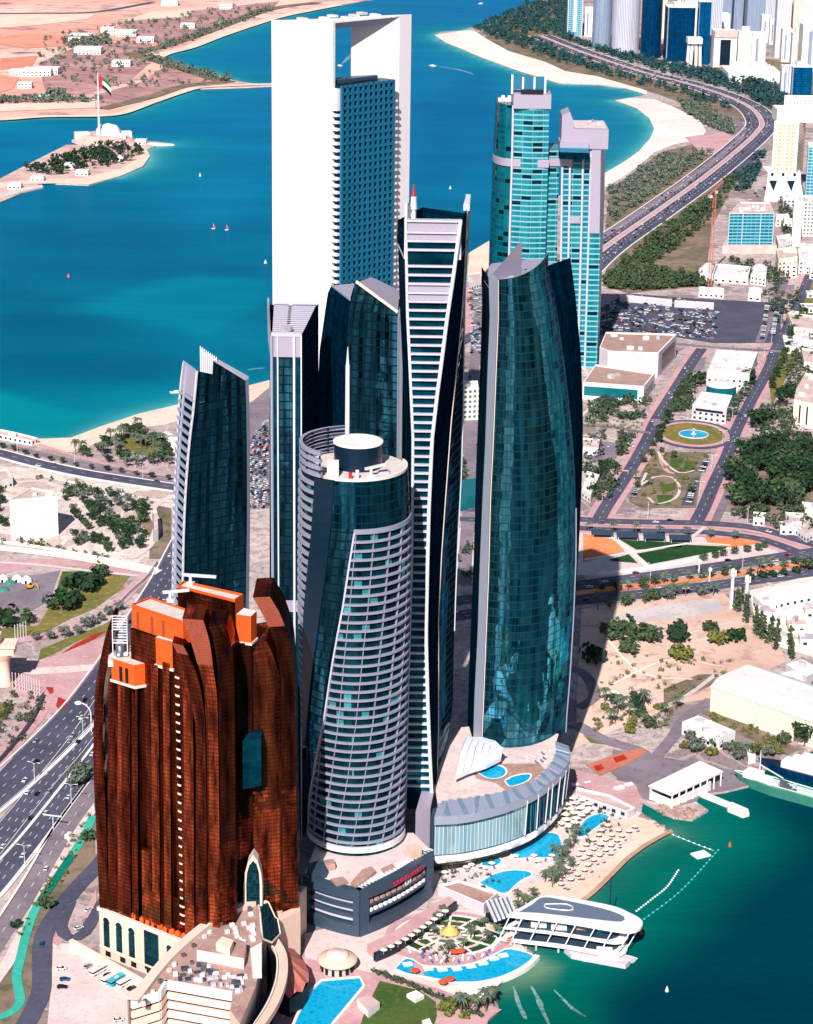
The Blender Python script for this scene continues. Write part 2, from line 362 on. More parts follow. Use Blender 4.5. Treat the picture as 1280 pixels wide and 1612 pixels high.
# ---------------------------------------------------------------- flat patches of ground
def patch(name,s,mat,z=.15): return flat(name,PL(s),z,mat)
_rz=[0]
def strip(name,line,width,mat,z=.3,step=10,px=True,off=0.0):
    _rz[0]=(_rz[0]+1)%12; z+=_rz[0]*.006
    L=smooth_line(PL(line) if px else line,step)
    if off: L=offset(L,off)
    a,c=offset(L,width/2),offset(L,-width/2); b=MB()
    for i in range(len(L)-1): b.face([(*a[i],z),(*c[i],z),(*c[i+1],z),(*a[i+1],z)])
    struct(O(name,b,mat)); return L
def dashes(name,L,off,step=12,ln=4,w=.35,z=.46,mat='line_white',solid=False):
    b=MB(); LL=offset(L,off)
    if solid:
        a,c=offset(LL,w/2),offset(LL,-w/2)
        for i in range(len(LL)-1): b.face([(*a[i],z),(*c[i],z),(*c[i+1],z),(*a[i+1],z)])
    else:
        for x,y,h in along(LL,step):
            dx,dy=math.cos(h),math.sin(h); p=(x-dx*ln/2,y-dy*ln/2); q=(x+dx*ln/2,y+dy*ln/2)
            b.face([(p[0]-dy*w/2,p[1]+dx*w/2,z),(p[0]+dy*w/2,p[1]-dx*w/2,z),(q[0]+dy*w/2,q[1]-dx*w/2,z),(q[0]-dy*w/2,q[1]+dx*w/2,z)])
    return struct(O(name,b,mat))
def kerb(name,L,off,w=.9,h=.3,mat='kerb_white'):
    LL=offset(L,off); a,c=offset(LL,w/2),offset(LL,-w/2); b=MB()
    b.grid([[(*p,0) for p in a],[(*p,.3+h) for p in a],[(*p,.3+h) for p in c],[(*p,0) for p in c]])
    return struct(O(name,b,mat))
# left foreshore and beaches
patch('beach','40,692 112,689 160,671 220,651 280,637 340,620 395,606 430,597 425,625 330,650 262,668 205,676 160,694 120,712 92,712 60,704','beach_sand')
patch('beach','684,55 700,66 760,91 820,113 880,131 940,133 985,139 1018,149 1018,140 940,118 890,112 860,98 800,80 764,60 746,48 730,48','white_sand')
patch('beach','950,274 985,253 1006,238 1024,217 1030,203 1022,186 1002,170 968,158 992,154 1030,156 1060,168 1100,188 1112,206 1104,218 1060,228 1030,240 1005,262 960,292 950,296','white_sand')
patch('beach','740,397 772,378 800,365 810,410 760,440 735,440','beach_sand')
patch('plaza','1078,216 1140,208 1168,222 1150,240 1108,244','paving_pink',.2)
bz=PL('1052,1309 1020,1326 986,1350 958,1378 930,1405 912,1418 872,1440 822,1458 806,1476 790,1440 806,1412 850,1388 880,1372 925,1330 960,1300 1000,1286 1030,1292')
flat('beach',bz,.2,'beach_sand')
strip('wet_sand',beach_right,2.6,'wet_sand',.26,6,off=1.0)
# a sloping foreshore carries the sand under the water
b=MB(); L=smooth_line(BR,6); b.grid([[(*p,-2.6) for p in offset(L,-6)],[(*p,.19) for p in L]][::-1],mi=0); struct(O('beach',b,'wet_sand'))
# left district
patch('ground_patch','-60,730 60,738 140,752 275,772 275,905 230,895 120,872 0,850 -60,850','white_plots',.1)
patch('plaza','-40,892 30,880 120,880 215,893 240,900 236,912 200,905 120,892 60,890 0,905 -40,920','paving_pink',.2)
patch('parking_lot','-30,912 60,905 95,898 78,945 50,962 0,970 -30,972','asphalt_pale',.22)
patch('lawn','98,900 170,900 206,905 188,930 150,958 110,975 60,1000 0,1010 -30,1010 0,990 60,985 84,945','grass_dry',.24)
patch('lawn','98,900 150,900 140,915 110,925 95,940 84,945','grass_green',.3)
strip('path','232,905 205,930 180,955 130,980 80,1000 0,1012 -40,1016',9,'paving_pink',.34)
patch('lawn','196,965 170,995 120,1010 84,1030 60,1040 64,1022 120,1000 160,985','grass_dry',.24)
patch('plaza','56,1045 92,1030 150,1008 178,996 172,1030 150,1055 135,1075 110,1110 88,1122 60,1128 40,1098 20,1090 20,1060','paving_pink',.22)
patch('plaza','35,1060 60,1052 150,1046 146,1056 90,1061 50,1063','paving_pale',.3)
patch('flower_bed','96,1030 120,1014 150,998 166,994 150,1006 120,1020','flower_red',.4)
patch('flower_bed','88,1112 92,1098 106,1104 104,1112 94,1120','flower_red',.4)
patch('flower_bed','72,1082 84,1083 84,1092 78,1093','flower_red',.4)
strip('path','70,1096 56,1130 30,1160 4,1195 -20,1220',10,'paving_pink',.34)
patch('lawn','-20,1100 24,1112 0,1140 -20,1160','grass_dry',.3)
# left highway
hwA=strip('road','-60,1292 0,1243 60,1190 120,1130 160,1080 205,1015 245,950 272,905 300,850 330,800',23,'asphalt',.3)
hwB=strip('road','-60,1385 0,1322 60,1250 118,1178 150,1132 190,1070',15.5,'asphalt',.3)
hwC=strip('road','-80,1440 -40,1420 20,1350 72,1282 112,1230 150,1186 190,1130',15.5,'asphalt',.3)
hwD=strip('road','-60,1560 -20,1504 50,1396 100,1310 150,1240 190,1180',9.5,'asphalt_pale',.3)
for L,offs in ((hwA,(-5.5,0,5.5)),(hwB,(-3.6,0,3.6)),(hwC,(-3.6,0,3.6)),(hwD,(0,))):
    for of in offs: dashes('lane_marking',L,of,11,4,.3)
dashes('lane_marking',hwA,-11,w=.35,solid=True); dashes('lane_marking',hwB,7,w=.35,solid=True); dashes('lane_marking',hwC,7,w=.35,solid=True)
for L,of,w in ((hwA,-13.2,2.2),(hwB,-8.9,1.6),(hwC,-9.2,2.2),(hwD,5.6,1.2),(hwA,12.4,1.0)): kerb('kerb',L,of,w,.6)
patch('verge','150,1250 112,1322 70,1390 10,1500 -20,1560 -20,1640 30,1640 44,1600 66,1560 66,1500 96,1430 150,1370','scrub',.12)
patch('pavement','147,1256 104,1330 58,1410 4,1512 -20,1545 -20,1575 20,1520 62,1430 110,1345 150,1280','paving_pale',.2)
cy='146,1285 138,1305 124,1330 106,1358 80,1396 58,1428 44,1462 32,1510 26,1540 31,1566 30,1582 12,1598 -30,1610'
strip('cycle_path',cy,4.2,'cycle_green',.34,5); strip('cycle_path','114,1346 106,1358 80,1396 66,1416',4.2,'cycle_dark',.42,5)
rdE=strip('road','190,1320 155,1362 126,1392 97,1428 74,1462 66,1490 66,1530 64,1564 46,1604 24,1640',8.5,'asphalt',.3,6)
strip('road','110,1420 96,1460 110,1478 132,1470 150,1440 170,1410',6,'asphalt',.36,5)
patch('traffic_island','128,1450 152,1400 152,1420 138,1446','paving_pink',.5)
patch('parking_lot','84,1484 108,1486 175,1520 252,1570 225,1660 70,1660 80,1560','paving_pale',.18)
patch('ground_patch','96,1440 118,1442 102,1478 92,1490 84,1486','paving_pink',.2)
# coast road, upper left
cr=strip('road','-60,700 0,714 60,730 140,747 275,768 340,776 420,770',15,'asphalt',.3); kerb('kerb',cr,8.2,1.0); kerb('kerb',cr,-8.2,2.0)
cr2=strip('road','-60,690 0,700 60,714 140,731 275,752',8,'asphalt_pale',.3); dashes('lane_marking',cr,0,14,5,.3)
strip('path','-60,858 40,868 130,880 215,896 250,902',10,'white_sand',.5); strip('path','-60,884 40,888 150,900 230,908',4,'paving_pale',.3)
strip('path','20,742 80,762 150,800 100,830',6,'paving_pale',.3); strip('path','275,780 240,800 248,830 232,862 205,880',6,'paving_pale',.4); strip('path','60,748 140,766 230,786 275,790',5,'white_sand',.3)
patch('lawn','210,800 240,795 270,800 270,880 235,880 236,850','scrub',.2)
# between the towers
patch('parking_lot','388,640 424,610 424,800 390,800','asphalt_pale',.2)
# right side roads
r4=strip('road','440,770 560,786 700,800 820,806 915,818 1000,822 1105,824 1180,830 1230,842 1330,872',11,'asphalt',.3); r4b=strip('road','440,786 560,802 700,816 820,822 915,832 1000,836 1105,838 1180,846 1225,858 1330,900',10,'asphalt',.3)
for L in (r4,r4b): dashes('lane_marking',L,0,12,4,.3)
r3=strip('road','560,960 700,948 850,930 940,918 1040,905 1145,890 1210,880 1330,862',15,'asphalt',.3); r3b=strip('road','560,986 700,972 850,952 946,942 1030,934 1100,925 1200,912 1330,894',15,'asphalt',.3)
for L in (r3,r3b): 
    dashes('lane_marking',L,-2.5,12,4,.3); dashes('lane_marking',L,2.5,12,4,.3)
strip('verge','850,942 946,930 1040,919 1145,906 1210,896 1330,880',7,'orange_ground',.25)
rl=strip('road','940,825 953,800 989,745 1019,692 1034,660 1066,608 1090,570 1105,549',10,'asphalt',.3); rr=strip('road','1096,822 1108,800 1125,760 1146,715 1158,680 1182,632 1209,582 1223,546 1241,513 1262,465 1284,412',10,'asphalt',.3)
rr2=strip('road','1126,822 1140,790 1160,745 1175,712',6,'asphalt_pale',.3); strip('road','1040,540 1069,542 1140,548 1223,553 1300,560',7,'asphalt_pale',.3)
for l_ in ('940,825 953,800 989,745 1019,692 1034,660 1066,608 1090,570 1105,549','1096,822 1108,800 1125,760 1146,715 1158,680 1182,632 1209,582 1223,546 1241,513 1262,465 1284,412','440,770 560,786 700,800 820,806 915,818 1000,822 1105,824 1180,830 1230,842 1330,872','440,786 560,802 700,816 820,822 915,832 1000,836 1105,838 1180,846 1225,858 1330,900'): strip('pavement',l_,19,'paving_pink',.14)
for L in (rl,rr): dashes('lane_marking',L,0,14,4,.3)
strip('road','1250,400 1236,440 1215,490 1196,540',9,'asphalt_pale',.3)
strip('road','880,668 960,672 1030,682 1034,660',6,'asphalt_pale',.36); strip('road','1158,690 1200,692 1300,700',6,'asphalt_pale',.36)
# roundabout
c=G(1091,684); rx=(G(1150,684)[0]-G(1034,684)[0])/2; ry=(G(1091,664)[1]-G(1091,704)[1])/2
ell=lambda k,n=48:[(c[0]+rx*k*math.cos(6.2832*i/n),c[1]+ry*k*math.sin(6.2832*i/n)) for i in range(n)]
flat('roundabout_road',ell(1.12),.42,'asphalt'); flat('roundabout_kerb',ell(.98),.6,'paving_pink',.4); flat('roundabout_lawn',ell(.84),.75,'grass_dry')
patch('ground_patch','916,820 930,860 918,905 880,905 880,820','paving_pale',.1)
# gardens south of the roundabout
patch('garden','1030,712 1120,712 1104,745 1096,800 1010,800 990,790 1010,745','scrub',.2)
for s in ('1038,716 1052,712 1044,725 1050,738 1040,735 1036,725','1056,720 1076,722 1068,738 1054,735','1080,726 1100,728 1090,745 1074,742','1040,764 1066,760 1062,772 1044,776','1034,780 1060,780 1054,795 1036,792','1016,752 1026,748 1020,765 1012,768'): patch('garden_lawn',s,'grass_green',.4)
for s in ('1008,765 1030,752 1056,752 1070,768 1062,786 1034,794 1020,784','1036,712 1046,728 1070,745 1098,740','1020,740 1004,775'): strip('path',s,2.2,'paving_pale',.5,5)
strip('path','1050,706 1040,720 1050,742 1062,746',4,'paving_pink',.45,5)
patch('parking_lot','1108,724 1118,724 1110,744 1100,744','asphalt',.3); patch('parking_lot','1088,755 1100,752 1092,796 1072,796','asphalt',.3); patch('parking_lot','1000,760 1008,752 1002,778 990,788','asphalt',.3)
patch('parking_lot','920,690 985,700 960,735 918,720','asphalt_pale',.2)
# park with the lawns
patch('park_ground','918,838 1000,842 1105,846 1190,850 1225,866 1228,880 1140,890 1050,902 980,910 918,905','paving_pale',.12)
patch('park_ground','918,840 966,850 984,868 918,886','orange_ground',.25); patch('park_ground','1110,846 1186,848 1196,856 1150,862 1115,856','orange_ground',.25)
for s in ('976,850 1078,855 1072,862 1002,866','1002,872 1080,858 1146,861 1138,866 1070,880 1022,889','958,882 990,873 1004,887 966,884'): patch('lawn',s,'grass_dark',.3)
strip('path','962,846 990,866 1020,893',3,'white_sand',.4,5); strip('path','920,882 1010,868 1090,856 1150,859',3,'white_sand',.4,5)
# sandy lot on the right
patch('ground_patch','915,960 1000,945 1100,936 1140,935 1165,960 1215,1000 1240,1040 1200,1060 1120,1100 1060,1110 1010,1135 940,1160 905,1180','dirt_lot',.15)
patch('ground_patch','950,975 1050,950 1130,942 1140,962 1070,975 1000,980','concrete',.22); patch('ground_patch','1180,930 1300,900 1300,1040 1230,1020 1190,985','white_sand',.15)
patch('ground_patch','1045,1085 1100,1062 1130,1062 1120,1080 1060,1105 1045,1108','scrub',.24)
strip('road','910,1115 935,1100 930,1075 910,1055 880,1050',7,'asphalt_pale',.3,6); strip('road','905,1140 950,1165 1000,1180 1030,1200',9,'asphalt_pale',.3,6); strip('road','1030,1196 1060,1160 1080,1130 1120,1102',7,'asphalt_pale',.36,6)
patch('quay','965,1180 1060,1195 1150,1212 1200,1205 1220,1190 1195,1215 1180,1236 1140,1246 1102,1250 1096,1262 1060,1270 1013,1258 990,1240 960,1215','asphalt_pale',.2)
patch('sports_court','922,1205 965,1190 1008,1178 1020,1184 985,1205 945,1222','court_red',.4); patch('quay','905,1212 950,1225 1000,1235 1012,1262 1000,1272 960,1255 905,1235','paving_pink',.28)
patch('lawn','1098,1118 1140,1122 1230,1166 1260,1180 1240,1190 1150,1150','scrub',.3)
patch('lawn','918,1158 960,1166 964,1174 930,1170','grass_dry',.3)
# hotel grounds
patch('terrace','900,1250 960,1262 1010,1280 1000,1290 930,1330 880,1375 830,1400 800,1440 740,1420 690,1380 690,1330 800,1330','paving_pale',.14)
patch('terrace','480,1470 600,1440 700,1430 800,1440 806,1476 838,1502 780,1556 700,1560 600,1530 480,1560','paving_pale',.14)
patch('ground_patch','440,1500 600,1535 700,1560 790,1590 770,1604 756,1640 400,1700','paving_pink',.16)
patch('lawn','598,1545 660,1560 686,1578 688,1600 680,1625 560,1640 575,1590','grass_green',.3)
patch('beach','690,1556 770,1545 782,1570 770,1580 740,1578','white_sand',.24)
# island and far shore details
for s in ('60,100 130,70 236,64 230,90 240,96 200,130 120,150 70,140','200,30 330,14 440,2 430,12 330,48 250,66 180,56','262,104 330,124 360,132 290,138 240,154 160,172 150,150 220,130'): patch('scrubland',s,'mottled_scrub',.45)
patch('beach','231,235 236,246 225,262 190,277 140,291 90,289 40,290 0,297 0,288 60,282 130,280 190,266 215,250','beach_sand',.4)
for s in ('0,58 60,52 150,62 110,72 40,76 0,70','0,92 60,88 50,104 0,110','0,118 30,122 20,140 0,146'): patch('field',s,'red_field',.6)
for s in ('0,26 60,24 150,22 140,30 60,40 0,44','190,34 300,26 300,14 240,18','0,164 150,160 150,170 0,176'): patch('field',s,'beach_sand',.6)
strip('road','-60,22 60,21 150,19 240,4',16,'asphalt',.8); strip('road','205,86 260,72 320,52 420,16 500,4',30,'scrub',.8); strip('road','205,86 262,100 330,122 360,130',30,'scrub',.9); strip('road','365,128 290,136 240,152 160,172',24,'scrub',.8)
strip('beach','246,91 262,84 300,74 350,55 430,29 480,18 532,8',26,'beach_sand',1.0); strip('beach','430,133 396,134 330,137 300,141 240,161 190,179 150,183 70,184 0,189 -60,190',18,'beach_sand',1.0)
# corniche road, right
cn='900,438 950,392 1030,336 1100,286 1160,238 1192,208 1199,192 1182,170 1140,150 1080,131 1020,116 960,97 900,76 850,56'
k1=strip('road',cn,46,'asphalt',.5,20); strip('verge',cn,7,'paving_pink',.75,20); kerb('kerb',k1,3.6,.8,.5); kerb('kerb',k1,-3.6,.8,.5); kerb('kerb',k1,24,1.6,.3); kerb('kerb',k1,-24,1.6,.3)
for of in (-15,-9,9,15): dashes('lane_marking',k1,of,16,6,.6,.7)
strip('road','900,402 1000,340 1090,278 1150,232 1168,210 1160,190 1140,178',11,'asphalt_pale',.5,20); strip('road','1090,345 1130,300 1170,262 1200,236',12,'asphalt',.5,20)
patch('parking_lot','920,500 985,462 1090,470 1210,476 1238,470 1225,540 1120,540 1060,530 950,530','asphalt',.25)
patch('lawn','1206,560 1225,548 1262,470 1280,440 1280,520 1235,600 1215,640','grass_dry',.25)
patch('ground_patch','960,392 1090,310 1160,260 1150,300 1120,360 1110,450 990,462 950,450','scrub',.18)
patch('ground_patch','770,40 830,10 900,-10 900,80 960,98 1080,132 1140,150 1185,174 1200,195 1150,190 1040,150 1010,140 940,120 890,112 860,98 800,80 764,60','scrub',.18)
patch('ground_patch','960,298 1010,262 1040,240 1110,222 1160,232 1090,282 1020,335 950,385','scrub',.18)
patch('ground_patch','1080,110 1150,126 1200,170 1240,180 1280,150 1280,100 1180,90','scrub',.3)

patch('ground_patch','1150,700 1300,690 1300,806 1180,812 1140,790','scrub',.12)
for s_ in ('1030,640 1060,600 1100,600 1084,640 1040,660','1160,600 1182,590 1150,664 1120,668 1146,640'): patch('ground_patch',s_,'paving_pale',.12)
patch('parking_lot','1190,644 1214,640 1208,664 1184,668','asphalt_pale',.2); patch('parking_lot','1092,566 1112,562 1108,580 1088,590','asphalt_pale',.2); patch('parking_lot','1262,556 1284,556 1284,566 1260,568','asphalt',.2)
patch('sports_mark','965,1194 982,1189 988,1196 970,1202','flower_red',.5,); patch('sports_mark','934,1208 946,1204 952,1211 940,1216','flower_red',.5)
for s_,w_ in (('1200,980 1240,1000 1290,1012',5),('1226,960 1290,940',4),('1040,1120 1090,1090 1130,1060',3),('930,1160 990,1150 1050,1130',2.5),('950,1000 1010,1060 1090,1070',1.8),('960,1080 1050,1040 1140,1050',1.6),('1000,980 1060,1000 1150,980',1.6)): strip('path',s_,w_,'concrete' if w_>2 else 'white_sand',.28,6)
for s_,w_ in (('96,860 150,800 230,790',3),('110,772 130,812 110,850',3),('150,768 170,800 140,850 150,880',2.6),('200,786 190,830 214,878',2.6),('0,764 60,758 110,772 160,790',4),('130,812 180,816 214,840',2.4)): strip('path',s_,w_,'paving_pale',.32,5)
strip('path','60,700 110,716 180,734 276,752',5,'paving_pink',.32,6)
patch('lawn','200,682 236,690 270,704 268,720 220,716 190,704','grass_dry',.3); patch('parking_lot','100,722 180,742 272,756 272,762 176,748 96,728','asphalt_pale',.35)
for s_ in ('880,684 960,690 1000,704','880,730 940,738 990,742','905,560 940,620 912,660','1110,830 1090,846','1180,900 1230,930 1300,960'): strip('path',s_,3,'paving_pale',.3,6)

for s_,m_ in (('560,640 740,600 760,700 600,730','asphalt_pale'),('600,500 740,450 752,520 620,560','paving_pink'),('740,700 880,690 880,780 750,790','scrub'),('560,840 740,830 750,900 580,930','paving_pale')): patch('ground_patch',s_,m_,.13)
strip('road','756,470 748,560 742,660 738,790 730,920',9,'asphalt_pale',.3); strip('road','900,402 850,436 800,470 760,520 600,600 430,700',14,'asphalt',.4)
# ---------------------------------------------------------------- tower materials
def XZ(px,z,Y):
    w_=Y*math.cos(PIT)-(z-CH)*math.sin(PIT)
    return ((px-640)/FOC*w_-math.sin(ROL)*(Y*math.sin(PIT)+(z-CH)*math.cos(PIT)))/math.cos(ROL)
def lerp_rows(rows,z):
    rows=sorted(rows)
    if z<=rows[0][0]: return rows[0][1:]
    for a,b in zip(rows,rows[1:]):
        if z<=b[0]:
            t=(z-a[0])/(b[0]-a[0]); return [p+(q-p)*t for p,q in zip(a[1:],b[1:])]
    return rows[-1][1:]
def zr(a,b,n): return [a+(b-a)*i/n for i in range(n+1)]
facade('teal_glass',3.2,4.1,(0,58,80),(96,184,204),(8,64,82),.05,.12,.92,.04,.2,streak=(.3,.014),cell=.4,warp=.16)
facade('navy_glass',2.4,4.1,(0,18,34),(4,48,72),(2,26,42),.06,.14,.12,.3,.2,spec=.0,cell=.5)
facade('black_glass',2.4,4.1,(0,12,28),(70,150,178),(4,30,46),.06,.16,.85,.05,.4,cell=.25,streak=(.3,.014),warp=.2)
facade('ladder_glass',3.2,50,(4,40,56),(16,100,122),(10,40,54),.05,.0,.6,.1,.4,streak=(.1,.2))
facade('pearl_glass',2.4,4.2,(0,40,60),(48,116,142),(6,50,66),.07,.12,.85,.05,.4,cell=.3,streak=(.3,.02),warp=.2)
facade('room_glass',3.6,4.2,(4,30,40),(22,92,104),(20,44,52),.06,.0,.6,.1,.5,odd=(90,190,200),oddp=.07)
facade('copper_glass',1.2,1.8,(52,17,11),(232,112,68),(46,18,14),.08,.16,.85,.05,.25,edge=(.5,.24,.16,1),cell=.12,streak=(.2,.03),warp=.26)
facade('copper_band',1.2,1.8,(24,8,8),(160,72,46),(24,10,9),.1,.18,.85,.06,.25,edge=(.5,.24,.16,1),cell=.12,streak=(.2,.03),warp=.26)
facade('copper_lit',.9,1.2,(150,76,58),(178,96,74),(128,62,50),.1,.12,.15,.4,.2)  # curved blade tops: sunlight put into the copper colour; also the door tone
facade('nation_glass',9.0,4.6,(10,112,128),(56,170,184),(130,186,198),.03,.28,.3,.15,.3,odd=(8,50,62),oddp=.12,cell=.5)
facade('nation_side',6.0,4.6,(0,90,108),(28,138,152),(20,96,108),.04,.2,.4,.12,.5,odd=(4,34,44),oddp=.18,cell=.5)
facade('stripe_white',3.0,3.6,(30,60,80),(80,120,140),(240,232,232),.3,.5,.2,.3,.1)
plain('aluminium',(176,184,206),.35,.3,.03); plain('white_metal',(236,236,242),.4,.1,.03); plain('slab_white',(204,200,216),.6,0,.05)
plain('lavender_panel',(186,176,196),.5,.2,.06,1.0); plain('roof_grey',(196,186,200),.8,0,.12,.15); plain('roof_white',(244,236,232),.8,0,.07,.1)
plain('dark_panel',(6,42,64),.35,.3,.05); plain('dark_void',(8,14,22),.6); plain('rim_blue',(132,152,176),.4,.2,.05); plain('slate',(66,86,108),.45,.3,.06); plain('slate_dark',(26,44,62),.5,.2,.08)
plain('facade_white',(250,246,246),.55,0,.02,.02); plain('fascia_shaded_grey',(128,150,180),.5,.2,.05); plain('pier_white',(240,232,238),.6,0,.02,.05)
plain('orange_render',(246,92,18),.7,0,.08,.2); plain('copper_roof',(230,214,210),.8,0,.1,.3); plain('stone_cream',(240,206,186),.8,0,.05,.2); plain('stone_trim',(248,222,206),.7,0,.03)
plain('steel_grey',(120,126,140),.4,.5,.1); plain('red_paint',(200,40,50),.5); plain('crane_white',(236,232,230),.5)
def windowed(t,mb,mat): return O('glass_facade',mb,mat,t)
def sect(fn,z0,z1,n): return [fn(z) for z in zr(z0,z1,n)]
def roof_kit(t,pts,z,seed,mat='roof_grey'):       # plant boxes, ducts
    rd=random.Random(seed)
    for x,y in pts:
        b=MB(); a=rd.uniform(0,1.5); b.box(x,y,z,rd.uniform(3,6),rd.uniform(2.5,4),rd.uniform(1.5,3),a); b.box(x+2,y+2.6,z,1.6,1.6,2.2,a); O('plant_unit',b,mat,t)
def bmu(t,x,y,z,a,L=12):                           # window-cleaning cradle crane
    b=MB(); b.box(x,y,z,3,3,1.2,a); b.tube((x,y,z+1),(x,y,z+4),.8,.7); b.bar((x-3*math.cos(a),y-3*math.sin(a),z+4.2),(x+L*math.cos(a),y+L*math.sin(a),z+5),1.1,1.1)
    O('cleaning_crane',b,'crane_white',t)
# ---------------------------------------------------------------- broad curved tower (right)
DECK=28.0
rows=[(430,758,769,783,861,897),(500,759,771,783,876,906),(600,756,767,779,890,915),(700,752,764,775,901,918),(780,749,760,771,906,917),(900,746,755,768,906,912),(1000,742,752,764,902,906),(1100,738,747,760,896,899),(1172,736,745,757,890,893)]
t1rows=[(ZH(768,r[0],1072.2),)+r[1:] for r in rows]
zt=ZH(783,440,1070.3)
def t1pts(z):
    dl,s0,s1,m,o=lerp_rows(t1rows,z)
    p0=(XZ(dl,z,1100),1100,z); p1=(XZ(s0,z,1075),1075,z); p2=(XZ(s1,z,1070.3),1070.3,z); p3=(XZ(m,z,1098.1),1098.1,z); p4=(XZ(o,z,1124),1124,z)
    cv=[]
    for i in range(15):
        u=i/14; c=(p2[0]*.35+p3[0]*.65,1058.3,z); cv.append(tuple((1-u)**2*a+2*u*(1-u)*b+u*u*d for a,b,d in zip(p2,c,p3)))
    return p0,p1,p2,cv,p3,p4
bx,by=G(830,1200,0)
T=E('curved_glass_tower',(bx,by,0),'tall bulging teal glass tower with a pale vertical edge strip, above the pool deck','tower','glass towers of the high-rise cluster')
zs=zr(24,zt,26); rise=ZH(857,397,1098.1)-zt
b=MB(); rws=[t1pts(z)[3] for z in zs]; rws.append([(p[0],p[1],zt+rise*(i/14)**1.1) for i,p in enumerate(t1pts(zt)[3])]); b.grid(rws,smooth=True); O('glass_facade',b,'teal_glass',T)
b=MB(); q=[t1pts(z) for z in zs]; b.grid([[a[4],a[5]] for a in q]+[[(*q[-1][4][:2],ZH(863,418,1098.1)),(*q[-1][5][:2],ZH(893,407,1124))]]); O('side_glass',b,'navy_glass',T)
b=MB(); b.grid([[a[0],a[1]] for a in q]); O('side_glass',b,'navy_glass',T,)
qr=[(a[0],a[5]) if k_<len(q)-1 else ((*a[0][:2],a[0][2]-5),(*a[5][:2],a[5][2]-4)) for k_,a in enumerate(q)]; b=MB(); b.grid([[r5,(r5[0]-16,1144.4,r5[2]-(14 if k_==len(q)-1 else 0)),(r0[0]+6,1131.5,r0[2]-(10 if k_==len(q)-1 else 0)),r0] for k_,(r0,r5) in enumerate(qr)]); O('rear_glass',b,'navy_glass',T)
b=MB(); b.grid([[(a[1][0],a[1][1]-.6,a[1][2]),(a[2][0],a[2][1]-.6,a[2][2])] for a in q]+[[(q[-1][1][0],1074.4,zt+3),(q[-1][2][0],1069.8,zt+1)]]); b.grid([[(a[2][0],a[2][1]-.6,a[2][2]),a[2]] for a in q]); b.grid([[a[1],(a[1][0],a[1][1]-.6,a[1][2])] for a in q]); O('edge_strip',b,'aluminium',T)
b=MB(); b.path([(a[2][0]+.4,a[2][1]-.9,a[2][2]) for a in q],.3,4); O('edge_fin',b,'stone_trim',T)
b=MB(); b.path([(a[4][0]+.3,a[4][1]-.3,a[4][2]) for a in q[:14]],.45,4); O('edge_fin',b,'aluminium',T)
q=q[-1]; b=MB(); zz=zt-5; b.face([(*p[:2],zz) for p in [q[1]]+q[3]+[q[5],(q[5][0]-16,1144.4),(q[0][0]+6,1131.4),q[0]]]); O('roof',b,'lavender_panel',T)
A=(q[1][0]+1,1076.8,zt); B=(XZ(818,zt,1098),1098,ZH(818,380,1098)); b=MB(); C2=(XZ(858,zt,1101.8),1101.8,zt+rise-1)
b.grid([[(A[0],A[1],zz),(B[0],B[1],zz)],[A,B]]); b.grid([[(A[0]+1,A[1]+1,zz),(B[0]+1,B[1]+1,zz)],[(A[0]+1,A[1]+1,A[2]),(B[0]+1,B[1]+1,B[2])]]); O('crown_screen',b,'lavender_panel',T)
b=MB(); cv=q[3]; b.grid([[(p[0],p[1]+1.2,zz) for p in cv],[(p[0],p[1]+1.2,zt+rise*(i/14)**1.1) for i,p in enumerate(cv)]]); b.grid([[(p[0],p[1]+1.2,zt+rise*(i/14)**1.1) for i,p in enumerate(cv)],[(p[0],p[1],zt+.05+rise*(i/14)**1.1) for i,p in enumerate(cv)]]); O('parapet',b,'aluminium',T)
roof_kit(T,[(XZ(800,zt,1090.7),1090.7),(XZ(822,zt,1101.8),1101.8),(XZ(790,zt,1085.2),1085.2)],zz,3)
# ---------------------------------------------------------------- hotel podium with the pool deck
rim=smooth_line(PL('684,1284 706,1283 735,1280 790,1267 840,1247 877,1220 897,1194 895,1172',30),4)
rimi=smooth_line(PL('690,1266 710,1261 740,1257 795,1247 840,1230 868,1202 876,1180 874,1168',30),4)
back=PL('880,1150 820,1130 720,1140 690,1190 686,1240',30)
T1P=E('hotel_podium',(*G(770,1250,0),0),'sail shaped white hotel podium with roof pool deck at the foot of the bulging tower','building')
b=MB(); b.face([(x,y,DECK) for x,y in rimi+back]); O('roof_deck',b,'paving_pale',T1P)
n=min(len(rim),len(rimi)); ra=[rim[int(i*(len(rim)-1)/59)] for i in range(60)]; rb=[rimi[int(i*(len(rimi)-1)/59)] for i in range(60)]
b=MB(); b.grid([[(*p,25) for p in ra],[(*p,29.3) for p in ra],[(*p,30.4) for p in rb],[(*p,28) for p in rb]]); b.grid([[(*p,25) for p in rb],[(*p,25) for p in ra]]); O('rim_canopy',b,'aluminium',T1P)
for i in range(3,58,2):
    a,c=ra[i],rb[i]; b=MB(); b.bar((a[0],a[1],29.5),(c[0],c[1],30.7),2.2,.5); O('canopy_panel',b,'rim_blue' if i%4==1 else 'aluminium',T1P)
gw=[(x*.8+u*.2,y*.8+v*.2) for (x,y),(u,v) in zip(ra,rb)]
facade('podium_glass',2.0,30,(120,170,184),(176,208,214),(226,226,232),.1,.02,.4,.1,.3); facade('podium_dark',4.0,30,(8,60,84),(20,110,130),(170,190,200),.05,.02,.7,.08,.3)
